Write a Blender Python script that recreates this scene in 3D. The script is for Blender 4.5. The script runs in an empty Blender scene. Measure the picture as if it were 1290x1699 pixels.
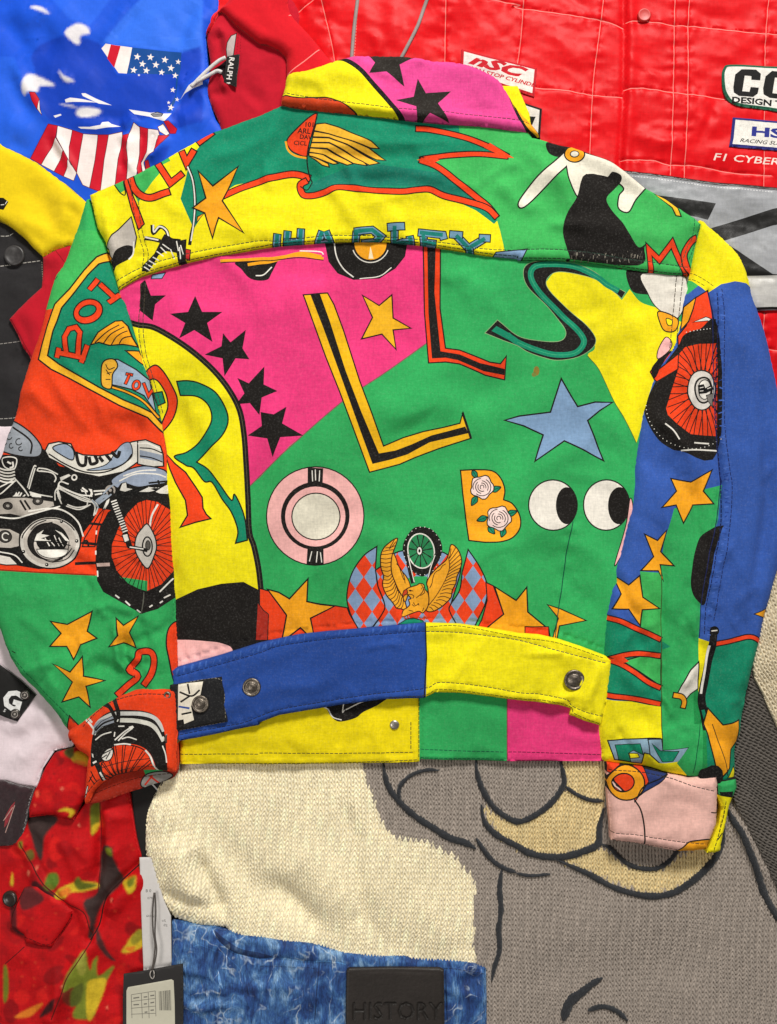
import bpy, math, random
import numpy as np
from mathutils import Vector
from mathutils.geometry import delaunay_2d_cdt

# ---------------------------------------------------------------- camera, light, exposure
SC = bpy.context.scene
COL = SC.collection
S = 0.0007                      # metres on the cloth per photo pixel
ZREF = 0.03                     # height of the plane the jacket lies in
DIST = 1.25                     # camera above that plane
FW, FH = 1290.0, 1699.0

cam_d = bpy.data.cameras.new('camera')
cam = bpy.data.objects.new('camera', cam_d)
COL.objects.link(cam)
cam.location = (0, 0, ZREF + DIST)
cam.rotation_euler = (0, 0, 0)
cam_d.sensor_fit = 'VERTICAL'
cam_d.sensor_height = 36.0
cam_d.lens = 36.0 * DIST / (FH * S)
cam_d.clip_start = 0.05
cam_d.clip_end = 50
SC.camera = cam

W = bpy.data.worlds.new('World')
SC.world = W
W.use_nodes = True
W.node_tree.nodes['Background'].inputs['Color'].default_value = (1.0, 0.965, 0.92, 1)
W.node_tree.nodes['Background'].inputs['Strength'].default_value = 0.15


def area(name, loc, target, size, power, color):
    d = bpy.data.lights.new(name, 'AREA')
    d.shape = 'RECTANGLE'
    d.size, d.size_y = size
    d.energy = power
    d.color = color
    o = bpy.data.objects.new(name, d)
    COL.objects.link(o)
    o.location = loc
    v = Vector(target) - Vector(loc)
    o.rotation_euler = v.to_track_quat('-Z', 'Y').to_euler()
    return o


area('ceiling_and_fill_lamp', (0.6, 2.3, 1.9), (0.0, -0.1, 0.0), (0.8, 0.5), 112, (1.0, 0.97, 0.92))
area('ceiling_and_fill_lamp', (-1.1, -0.7, 1.9), (0.0, -0.3, 0.0), (0.6, 0.6), 13, (1.0, 0.95, 0.88))  # added fill lamp, brightens the lower part and evens the light
SC.view_settings.view_transform = 'Standard'
SC.view_settings.look = 'None'
SC.view_settings.exposure = -0.06
SC.view_settings.gamma = 1.0
SC.view_settings.use_curve_mapping = False
SC.cycles.max_bounces = 6
SC.cycles.use_denoising = True


# ---------------------------------------------------------------- colours (sRGB of the dye -> linear)
def lin(r, g, b):
    return tuple((c / 255 / 12.92) if c / 255 <= 0.04045 else ((c / 255 + 0.055) / 1.055) ** 2.4 for c in (r, g, b))


G = lin(48, 166, 90)
G2 = lin(62, 176, 88)
P = lin(232, 58, 124)
P2 = lin(222, 70, 142)
Y = lin(240, 226, 18)
Y2 = lin(236, 214, 10)
R = lin(234, 66, 24)
O = lin(242, 164, 28)
T = lin(16, 134, 100)
T2 = lin(20, 118, 98)
B = lin(38, 74, 152)
B2 = lin(52, 88, 168)
LB = lin(128, 160, 196)
K = lin(26, 23, 21)
K2 = lin(19, 18, 17)
WH = lin(232, 228, 218)
PK = lin(246, 184, 180)
GY = lin(172, 162, 154)
STITCH = lin(40, 40, 36)


# ---------------------------------------------------------------- 2-D helpers (photo pixels, y down)
TILES = {'A': (0, 0), 'B': (430, 0), 'C': (860, 0), 'D': (0, 400), 'E': (430, 400), 'F': (860, 400),
         'G': (0, 800), 'H': (430, 800), 'I': (860, 800), 'J': (0, 1200), 'K': (430, 1200), 'L': (860, 1200),
         'M': (0, 0, 3.909), 'N': (320, 0, 5.375), 'U': (570, 860, 5.16), 'V': (0, 700, 4.3), 'X': (90, 1030, 5.309), 'Z': (0, 1250, 3.783), 'Y': (980, 420, 4.161)}


def q(s):
    """'A 10 20 30 40 B 1 2' : measured points, thirds of a unit from the corner named; '@' for whole units"""
    out = []
    t = None
    pend = None
    for w in s.split():
        if w in TILES or w == '@':
            t = w
        elif pend is None:
            pend = float(w)
        else:
            y = float(w)
            if t == '@':
                out.append((pend, y))
            else:
                ox, oy = TILES[t][:2]
                k = TILES[t][2] if len(TILES[t]) > 2 else 3
                out.append((ox + pend / k, oy + y / k))
            pend = None
    return out


def sm(pts, closed=True, k=5):
    """Catmull-Rom through the points"""
    n = len(pts)
    out = []
    rng = range(n if closed else n - 1)
    for i in rng:
        if closed:
            p0, p1, p2, p3 = pts[i - 1], pts[i], pts[(i + 1) % n], pts[(i + 2) % n]
        else:
            p1, p2 = pts[i], pts[i + 1]
            p0 = pts[i - 1] if i > 0 else (2 * p1[0] - p2[0], 2 * p1[1] - p2[1])
            p3 = pts[i + 2] if i + 2 < n else (2 * p2[0] - p1[0], 2 * p2[1] - p1[1])
        for j in range(k):
            u = j / k
            out.append(tuple(0.5 * (2 * p1[a] + (p2[a] - p0[a]) * u + (2 * p0[a] - 5 * p1[a] + 4 * p2[a] - p3[a]) * u * u
                                    + (3 * p1[a] - p0[a] - 3 * p2[a] + p3[a]) * u ** 3) for a in (0, 1)))
    if not closed:
        out.append(tuple(pts[-1]))
    return out


def ell(cx, cy, rx, ry, n=28, rot=0.0, a0=0, a1=360):
    c, s_ = math.cos(math.radians(rot)), math.sin(math.radians(rot))
    out = []
    full = abs(a1 - a0) >= 360
    for i in range(n if full else n + 1):
        a = math.radians(a0 + (a1 - a0) * i / n)
        x, y = rx * math.cos(a), ry * math.sin(a)
        out.append((cx + x * c - y * s_, cy + x * s_ + y * c))
    return out


def loop_edges(pts):
    a = np.array(pts, float)
    return np.hstack([a, np.roll(a, -1, 0)])


def offset_side(pts, w, closed):
    n = len(pts)
    res = []
    for i in range(n):
        p = pts[i]
        a = pts[i - 1] if (i > 0 or closed) else None
        b = pts[(i + 1) % n] if (i < n - 1 or closed) else None
        def nrm(u, v):
            dx, dy = v[0] - u[0], v[1] - u[1]
            l = math.hypot(dx, dy) or 1e-9
            return (-dy / l, dx / l)
        if a is None:
            m = nrm(p, b); k_ = 1
        elif b is None:
            m = nrm(a, p); k_ = 1
        else:
            n1, n2 = nrm(a, p), nrm(p, b)
            m = (n1[0] + n2[0], n1[1] + n2[1])
            l = math.hypot(*m)
            if l < 1e-6:
                m = n1; k_ = 1
            else:
                m = (m[0] / l, m[1] / l)
                k_ = min(2.6, 1 / max(0.2, m[0] * n1[0] + m[1] * n1[1]))
        res.append((p[0] + m[0] * w * k_, p[1] + m[1] * w * k_))
    return res


def dedupe(pts, e=0.05):
    out = [pts[0]]
    for p in pts[1:]:
        if math.hypot(p[0] - out[-1][0], p[1] - out[-1][1]) > e:
            out.append(p)
    return out


def fill(pts, col, ink=0.0, smooth=False, clip=None, inkcol=None):
    if smooth:
        pts = sm(pts)
    pts = dedupe(pts)
    L = [(loop_edges(pts), col, 'nz', clip)]
    if ink:
        L += stroke(pts, ink, inkcol or K, closed=True, smooth=False, clip=clip)
    return L


def stroke(pts, w, col, ink=0.0, smooth=True, closed=False, clip=None, taper=None):
    if smooth:
        pts = sm(pts, closed)
    pts = dedupe(pts)
    if closed:
        a = offset_side(pts, w / 2, True)
        b = offset_side(pts, -w / 2, True)
        L = [(np.vstack([loop_edges(a), loop_edges(b)]), col, 'eo', clip)]
        return L
    if taper:
        n = len(pts)
        ww = [w * (taper[0] + (taper[1] - taper[0]) * i / (n - 1)) / 2 for i in range(n)]
        full = offset_side(pts, 1.0, False)
        a = [(p[0] + (f[0] - p[0]) * k, p[1] + (f[1] - p[1]) * k) for p, f, k in zip(pts, full, ww)]
        b = [(p[0] - (f[0] - p[0]) * k, p[1] - (f[1] - p[1]) * k) for p, f, k in zip(pts, full, ww)]
    else:
        a = offset_side(pts, w / 2, False)
        b = offset_side(pts, -w / 2, False)
    poly = a + b[::-1]
    return fill(poly, col, ink, clip=clip)


def lines(s, w, col, smooth=True, clip=None):
    """several strokes, separated by '/' """
    out = []
    for part in s.split('/'):
        out += stroke(q(part), w, col, smooth=smooth, clip=clip)
    return out


def dashes(pts, w, col, on=6.0, off=1.8, smooth=True):
    if smooth:
        pts = sm(pts, False)
    out = []
    seg = [pts[0]]
    left, drawing = on, True
    i = 0
    cur = pts[0]
    while i < len(pts) - 1:
        nx = pts[i + 1]
        d = math.hypot(nx[0] - cur[0], nx[1] - cur[1])
        if d < left:
            left -= d
            cur = nx
            if drawing:
                seg.append(cur)
            i += 1
        else:
            t = left / d
            cur = (cur[0] + (nx[0] - cur[0]) * t, cur[1] + (nx[1] - cur[1]) * t)
            if drawing:
                seg.append(cur)
                if len(seg) > 1 and math.hypot(seg[0][0] - seg[-1][0], seg[0][1] - seg[-1][1]) > 0.5:
                    out += stroke([seg[0], seg[-1]], w, col, smooth=False)
                left = off
            else:
                seg = [cur]
                left = on
            drawing = not drawing
    return out


def text(s, x, y, size, col, rot=0.0, shear=0.0, bold=0.0, sx=1.0, align='LEFT', clip=None, space=1.0):
    """lettering from Blender's own font as edge lists; size is the capital height, (x,y) the left end of the baseline"""
    c = bpy.data.curves.new('lettering', 'FONT')
    c.body = s
    c.size = 1.0
    c.shear = shear
    c.offset = bold
    c.resolution_u = 2
    c.align_x = align
    c.space_character = space
    o = bpy.data.objects.new('lettering', c)
    me = bpy.data.meshes.new_from_object(o)
    v = np.array([p.co[:2] for p in me.vertices])
    cnt = {}
    for f in me.polygons:
        for e in f.edge_keys:
            cnt[e] = cnt.get(e, 0) + 1
    E = [e for e, n in cnt.items() if n == 1]
    bpy.data.objects.remove(o)
    bpy.data.curves.remove(c)
    bpy.data.meshes.remove(me)
    k = size / 0.70
    a = math.radians(rot)
    X = v[:, 0] * k * sx
    Yy = -v[:, 1] * k
    px = x + X * math.cos(a) - Yy * math.sin(a)
    py = y + X * math.sin(a) + Yy * math.cos(a)
    e = np.array([(px[i], py[i], px[j], py[j]) for i, j in E])
    return [(e, col, 'eo', clip)]


def inside(ed, x, y, rule):
    r = np.zeros(len(x), int)
    for x0, y0, x1, y1 in ed:
        if y0 == y1:
            continue
        up = (y0 <= y) & (y1 > y)
        dn = (y1 <= y) & (y0 > y)
        m = up | dn
        if not m.any():
            continue
        xi = x0 + (y[m] - y0) * (x1 - x0) / (y1 - y0)
        hit = xi > x[m]
        idx = np.nonzero(m)[0]
        if rule == 'eo':
            r[idx[hit]] += 1
        else:
            sg = np.where(up[idx], 1, -1)
            r[idx[hit]] += sg[hit]
    return (r % 2 == 1) if rule == 'eo' else (r != 0)


def classify(layers, x, y, base):
    col = np.tile(np.array(base, float), (len(x), 1))
    for ed, c, rule, clip in layers:
        m = (x >= min(ed[:, 0].min(), ed[:, 2].min())) & (x <= max(ed[:, 0].max(), ed[:, 2].max())) \
            & (y >= ed[:, 1].min()) & (y <= ed[:, 1].max())
        if not m.any():
            continue
        ix = np.nonzero(m)[0]
        ins = inside(ed, x[ix], y[ix], rule)
        if clip is not None:
            ins &= inside(loop_edges(clip), x[ix], y[ix], 'nz')
        col[ix[ins]] = c
    return col


def pdist(x, y, pts, closed=False):
    """distance to a polyline and arc length of the nearest point"""
    a = np.array(pts, float)
    b = np.roll(a, -1, 0) if closed else a[1:]
    if not closed:
        a = a[:-1]
    best = np.full(len(x), 1e9)
    arc = np.zeros(len(x))
    s0 = 0.0
    for (ax, ay), (bx, by) in zip(a, b):
        dx, dy = bx - ax, by - ay
        l2 = dx * dx + dy * dy
        if l2 < 1e-9:
            continue
        l = math.sqrt(l2)
        t = np.clip(((x - ax) * dx + (y - ay) * dy) / l2, 0, 1)
        d = np.hypot(x - ax - t * dx, y - ay - t * dy)
        m = d < best
        best[m] = d[m]
        arc[m] = s0 + t[m] * l
        s0 += l
    return best, arc, s0


# ---------------------------------------------------------------- noise
def gnoise(x, y, seed=0):
    xi = np.floor(x).astype(np.int64)
    yi = np.floor(y).astype(np.int64)
    fx, fy = x - xi, y - yi

    def grad(ix, iy, dx, dy):
        h = (ix * 374761393 + iy * 668265263 + seed * 974634777) & 0xffffffff
        h = ((h ^ (h >> 13)) * 1274126177) & 0xffffffff
        h = h ^ (h >> 16)
        a = (h & 0xffff) / 65536.0 * 2 * np.pi
        return np.cos(a) * dx + np.sin(a) * dy
    u = fx * fx * fx * (fx * (fx * 6 - 15) + 10)
    v = fy * fy * fy * (fy * (fy * 6 - 15) + 10)
    n00 = grad(xi, yi, fx, fy)
    n10 = grad(xi + 1, yi, fx - 1, fy)
    n01 = grad(xi, yi + 1, fx, fy - 1)
    n11 = grad(xi + 1, yi + 1, fx - 1, fy - 1)
    return 1.4 * ((n00 * (1 - u) + n10 * u) * (1 - v) + (n01 * (1 - u) + n11 * u) * v)


def fbm(x, y, scale, seed=0, rot=0.0, ax=1.0, octv=3, gain=0.45, ridged=False):
    c, s_ = math.cos(math.radians(rot)), math.sin(math.radians(rot))
    u = (x * c + y * s_) / scale / ax
    v = (-x * s_ + y * c) / scale
    r = np.zeros(len(x))
    a = 1.0
    for o in range(octv):
        n = gnoise(u, v, seed + o)
        r += a * ((1 - 2.2 * np.abs(n)) if ridged else n)
        a *= gain
        u, v = u * 2.03 + 11.3, v * 2.03 + 5.7
    return r


# ---------------------------------------------------------------- objects
def link(o, parent=None):
    COL.objects.link(o)
    if parent:
        o.parent = parent
    return o


def thing(name, label, cat, px, py, group=None):
    o = bpy.data.objects.new(name, None)
    COL.objects.link(o)
    o.empty_display_size = 0.05
    o.location = wx(px, py)
    o['label'] = label
    o['category'] = cat
    if group:
        o['group'] = group
    return o


def wx(px, py, z=0.0):
    return ((px - FW / 2) * S, (FH / 2 - py) * S, z)


def root_loc(parent):
    v = Vector((0, 0, 0))
    while parent:
        v += parent.location
        parent = parent.parent
    return v


def make_mesh(name, verts, faces, mat, parent, colors=None, normals=None, smooth=True):
    """verts: world coordinates (n,3); faces list; colours per face"""
    v = np.array(verts, float) - np.array(root_loc(parent))
    me = bpy.data.meshes.new(name)
    if isinstance(faces, np.ndarray):
        k = faces.shape[1]
        me.vertices.add(len(v))
        me.vertices.foreach_set('co', v.astype(np.float32).ravel())
        me.loops.add(faces.size)
        me.loops.foreach_set('vertex_index', faces.astype(np.int32).ravel())
        me.polygons.add(len(faces))
        me.polygons.foreach_set('loop_start', np.arange(0, faces.size, k, dtype=np.int32))
        me.update(calc_edges=True)
    else:
        me.from_pydata([tuple(p) for p in v], [], faces)
        me.update()
    if smooth:
        me.polygons.foreach_set('use_smooth', np.ones(len(me.polygons), bool))
    if colors is not None:
        at = me.color_attributes.new('print', 'FLOAT_COLOR', 'CORNER')
        tot = np.zeros(len(me.polygons), np.int32)
        me.polygons.foreach_get('loop_total', tot)
        c = np.hstack([colors, np.ones((len(colors), 1))])
        if len(c) == len(me.polygons):
            c = np.repeat(c, tot, axis=0)
        at.data.foreach_set('color', c.astype(np.float32).ravel())
    if normals is not None:
        me.normals_split_custom_set_from_vertices([tuple(n) for n in normals])
    me.materials.append(mat)
    o = bpy.data.objects.new(name, me)
    return link(o, parent)


class Height:
    """height of a piece of cloth over the photo plane"""
    def __init__(self, z0, outline, t=0.004, r=8.0, folds=(), noise=(), seams=(), ramps=(), roll_on=None, extra=None, fs=1.0, top=None):
        self.top = top
        self.fs = fs
        self.z0, self.out, self.t, self.r = z0, outline, t, r
        self.folds, self.noise, self.seams, self.ramps, self.extra = folds, noise, seams, ramps, extra
        self.roll_on = roll_on

    def __call__(self, x, y):
        x = np.atleast_1d(np.asarray(x, float))
        y = np.atleast_1d(np.asarray(y, float))
        z = np.full(len(x), self.z0)
        if self.t:
            d, _, _ = pdist(x, y, self.roll_on or self.out, self.roll_on is None)
            k = np.clip(1 - d / self.r, 0, 1)
            z -= self.t * (1 - np.sqrt(np.maximum(0, 1 - k * k)))
        for x0, y0, x1, y1, dz in self.ramps:
            dx, dy = x1 - x0, y1 - y0
            u = np.clip(((x - x0) * dx + (y - y0) * dy) / (dx * dx + dy * dy), 0, 1)
            z += dz * u * u * (3 - 2 * u)
        for f in self.folds:
            pts, A, w = f[0], f[1] * self.fs, f[2]
            d, s_, tot = pdist(x, y, pts)
            fade = np.clip(np.minimum(s_, tot - s_) / (0.25 * tot) + (1.0 if len(f) > 3 and f[3] else 0.0), 0, 1)
            z += A * fade * np.exp(-(d / w) ** 2)
        for (A, sc, seed, rot, ax, ridged) in self.noise:
            z += A * fbm(x, y, sc, seed, rot, ax, 3, 0.45, ridged)
        for (pts, A, w, lam) in self.seams:
            d, s_, tot = pdist(x, y, pts)
            e = np.exp(-(d / w) ** 2)
            ph = 2 * np.pi * s_ / lam + 2.5 * gnoise(s_ / lam / 2.2, s_ * 0 + 0.5, 5)
            z += -A * 0.8 * np.exp(-(d / 2.2) ** 2) + A * 0.9 * e * np.sin(ph) * (0.5 + 0.5 * gnoise(s_ / 45.0, s_ * 0 + 3.3, 9))
        if self.extra:
            z += self.extra(x, y)
        if self.top:
            # pressed flat under what lies on it
            m, k = self.top
            z = np.where(z > m - k, m - k * np.exp(-np.maximum(z - m + k, 0) / k), z)
        return z


def rfolds(box, n, direc, spread, length, A, w, seed):
    """irregular drag lines: short curved ridges and hollows scattered over a region"""
    rs_ = random.Random(seed)
    out = []
    for _ in range(n):
        cx, cy = rs_.uniform(box[0], box[2]), rs_.uniform(box[1], box[3])
        a = math.radians(direc + rs_.gauss(0, spread))
        l = rs_.uniform(*length)
        bend = rs_.uniform(-.22, .22) * l
        dx, dy = math.cos(a), math.sin(a)
        pts = [(cx - dx * l / 2, cy - dy * l / 2), (cx - dx * l / 6 - dy * bend * .8, cy - dy * l / 6 + dx * bend * .8), (cx + dx * l / 5 - dy * bend, cy + dy * l / 5 + dx * bend), (cx + dx * l / 2, cy + dy * l / 2)]
        out.append((sm(pts, False, 3), rs_.choice((1, 1, -1)) * rs_.uniform(*A), rs_.uniform(*w)))
    return out


def piece(name, parent, outline, base, layers, H, mat, step=7.0, drop=0.006, smooth_outline=True, soft=None, soft_r=3.0):
    """one part of a garment: a triangulated sheet whose colour regions are cut along the print's own outlines"""
    if smooth_outline:
        outline = sm(outline, True, 4)
    outline = dedupe(outline)
    H.out = outline
    oe = loop_edges(outline)
    x0, y0 = oe[:, :2].min(0)
    x1, y1 = oe[:, :2].max(0)
    pts, edges = [], []

    def add_edges(ed):
        for a, b, c, d in ed:
            l = math.hypot(c - a, d - b)
            if l < 1e-4:
                continue
            if max(a, c) < x0 - 5 or min(a, c) > x1 + 5 or max(b, d) < y0 - 5 or min(b, d) > y1 + 5:
                continue
            n = max(1, int(math.ceil(l / (step * 1.3))))
            base_i = len(pts)
            for i in range(n + 1):
                pts.append((a + (c - a) * i / n, b + (d - b) * i / n))
            for i in range(n):
                edges.append((base_i + i, base_i + i + 1))
    add_edges(oe)
    for L in layers:
        add_edges(L[0])
    # inner offset ring so the rolled edge is resolved, then a hexagonal field
    if H.t and H.r > 3:
        for f in (0.12, 0.35, 0.7):
            for sgn in (1, -1):
                rp = np.array(offset_side(outline, sgn * H.r * f, True))
                pts += [tuple(p) for p in rp[inside(oe, rp[:, 0], rp[:, 1], 'nz')]]
    gx, gy = np.meshgrid(np.arange(x0, x1 + step, step), np.arange(y0, y1 + step, step * 0.866))
    gx = gx + (np.arange(gx.shape[0]) % 2)[:, None] * step / 2
    gx, gy = gx.ravel(), gy.ravel()
    m = inside(oe, gx, gy, 'nz')
    rs = np.random.RandomState(len(name) * 7 + int(x0) % 97)
    gx, gy = gx[m] + rs.uniform(-.15, .15, m.sum()) * step, gy[m] + rs.uniform(-.15, .15, m.sum()) * step
    pts += list(zip(gx, gy))
    res = delaunay_2d_cdt([Vector(p) for p in pts], edges, [], 0, 1e-3)
    v = np.array([p[:] for p in res[0]])
    f = np.array([list(t) for t in res[2] if len(t) == 3], dtype=np.int64)
    cen = v[f].mean(1)
    keep = inside(oe, cen[:, 0], cen[:, 1], 'nz')
    f = f[keep]
    cen = cen[keep]
    used = np.unique(f)
    remap = -np.ones(len(v), np.int64)
    remap[used] = np.arange(len(used))
    v = v[used]
    f = remap[f]
    # photo y runs down: turn faces so that normals point up
    a, b, c = v[f[:, 0]], v[f[:, 1]], v[f[:, 2]]
    ar = (b[:, 0] - a[:, 0]) * (c[:, 1] - a[:, 1]) - (b[:, 1] - a[:, 1]) * (c[:, 0] - a[:, 0])
    fl = ar > 0
    f[fl] = f[fl][:, [0, 2, 1]]
    good = np.abs(ar) > 1e-5
    f, cen = f[good], cen[good]
    if soft is not None:
        # painterly print: the dye areas run into each other over a few millimetres
        acc = np.zeros((len(v), 3))
        offs = [(0, 0)] + [(soft_r * .5 * math.cos(k), soft_r * .5 * math.sin(k)) for k in np.arange(5) * 1.2566] + \
            [(soft_r * math.cos(k + .5), soft_r * math.sin(k + .5)) for k in np.arange(7) * .8976]
        for ox, oy in offs:
            acc += classify(soft, v[:, 0] + ox, v[:, 1] + oy, base)
        vcol = acc / len(offs)
        mark = classify([(a_, (1, 1, 1), r_, c_) for a_, _, r_, c_ in layers], cen[:, 0], cen[:, 1], (0, 0, 0))[:, :1]
        hard = classify(layers, cen[:, 0], cen[:, 1], base)
        ccol = vcol[f] * (1 - mark[:, None, :]) + hard[:, None, :] * mark[:, None, :]
        col = ccol.mean(1)
    else:
        col = classify(layers, cen[:, 0], cen[:, 1], base)
        ccol = None
    z = H(v[:, 0], v[:, 1])
    zx = H(v[:, 0] + 1.0, v[:, 1])
    zy = H(v[:, 0], v[:, 1] + 1.0)
    nx, ny = -(zx - z) / S, (zy - z) / S
    nx, ny = np.clip(nx, -2.5, 2.5), np.clip(ny, -2.5, 2.5)
    n = np.stack([nx, ny, np.ones(len(z))], 1)
    n /= np.linalg.norm(n, axis=1)[:, None]
    V = np.stack([(v[:, 0] - FW / 2) * S, (FH / 2 - v[:, 1]) * S, z], 1)
    # cloth edge: a short wall down from the boundary
    cnt = {}
    for fi, t in enumerate(f):
        for i in range(3):
            a_, b_ = t[i], t[(i + 1) % 3]
            k_ = (a_, b_) if a_ < b_ else (b_, a_)
            cnt.setdefault(k_, []).append((a_, b_, fi))
    bd = [e[0] for e in cnt.values() if len(e) == 1]
    nv = len(V)
    top, bot, wn, wf, wc = {}, {}, {}, [], []
    newV, newN = [], []
    for a_, b_, fi in bd:
        d = V[b_] - V[a_]
        nn = np.array([d[1], -d[0], 0.0])
        nn /= (np.linalg.norm(nn) or 1)
        for i in (a_, b_):
            wn[i] = wn.get(i, np.zeros(3)) + nn
    for i in wn:
        top[i] = nv + len(newV)
        newV.append(V[i]); newN.append(wn[i] / (np.linalg.norm(wn[i]) or 1))
        bot[i] = nv + len(newV)
        newV.append(V[i] - np.array([0, 0, drop])); newN.append(wn[i] / (np.linalg.norm(wn[i]) or 1))
    for a_, b_, fi in bd:
        wf += [(top[b_], top[a_], bot[a_]), (top[b_], bot[a_], bot[b_])]
        wc += [col[fi], col[fi]]
    if newV:
        V = np.vstack([V, newV]); n = np.vstack([n, newN])
        f = np.vstack([f, np.array(wf)])
        if ccol is not None:
            ccol = np.concatenate([ccol, np.repeat(np.array(wc)[:, None, :], 3, 1)])
        col = np.vstack([col, np.array(wc)])
    o = make_mesh(name, V, f, mat, parent, col if ccol is None else ccol.reshape(-1, 3), n)
    return o


def lathe(name, parent, px, py, z, prof, mat, n=28, tilt=(0, 0)):
    """turned shape: profile of (radius px, height m)"""
    V, F = [], []
    cx, cy, _ = wx(px, py)
    for r, h in prof:
        for i in range(n):
            a = 2 * math.pi * i / n
            x, y = r * S * math.cos(a), r * S * math.sin(a)
            V.append((cx + x, cy + y, z + h + x * tilt[0] + y * tilt[1]))
    for j in range(len(prof) - 1):
        for i in range(n):
            k = (i + 1) % n
            F.append((j * n + i, j * n + k, (j + 1) * n + k, (j + 1) * n + i))
    F.append(tuple((len(prof) - 1) * n + i for i in range(n)))
    return make_mesh(name, V, F, mat, parent)


def tube(name, parent, pts3, r, mat, n=8, smooth_pts=True):
    """round cord through world points"""
    P3 = [Vector(p) for p in pts3]
    V, F = [], []
    for i, p in enumerate(P3):
        d = (P3[min(i + 1, len(P3) - 1)] - P3[max(i - 1, 0)]).normalized()
        s_ = d.cross(Vector((0, 0, 1)))
        if s_.length < 1e-4:
            s_ = Vector((1, 0, 0))
        s_.normalize()
        u = s_.cross(d)
        for k in range(n):
            a = 2 * math.pi * k / n
            V.append(p + (s_ * math.cos(a) + u * math.sin(a)) * r)
    m = len(P3)
    for i in range(m - 1):
        for k in range(n):
            k2 = (k + 1) % n
            F.append((i * n + k, i * n + k2, (i + 1) * n + k2, (i + 1) * n + k))
    F.append(tuple(range(n - 1, -1, -1)))
    F.append(tuple((m - 1) * n + k for k in range(n)))
    return make_mesh(name, [tuple(v) for v in V], F, mat, parent)


# ---------------------------------------------------------------- materials
def nodes(mat):
    mat.use_nodes = True
    nt = mat.node_tree
    nt.nodes.clear()
    out = nt.nodes.new('ShaderNodeOutputMaterial')
    bs = nt.nodes.new('ShaderNodeBsdfPrincipled')
    nt.links.new(bs.outputs[0], out.inputs[0])
    return nt, bs


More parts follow.
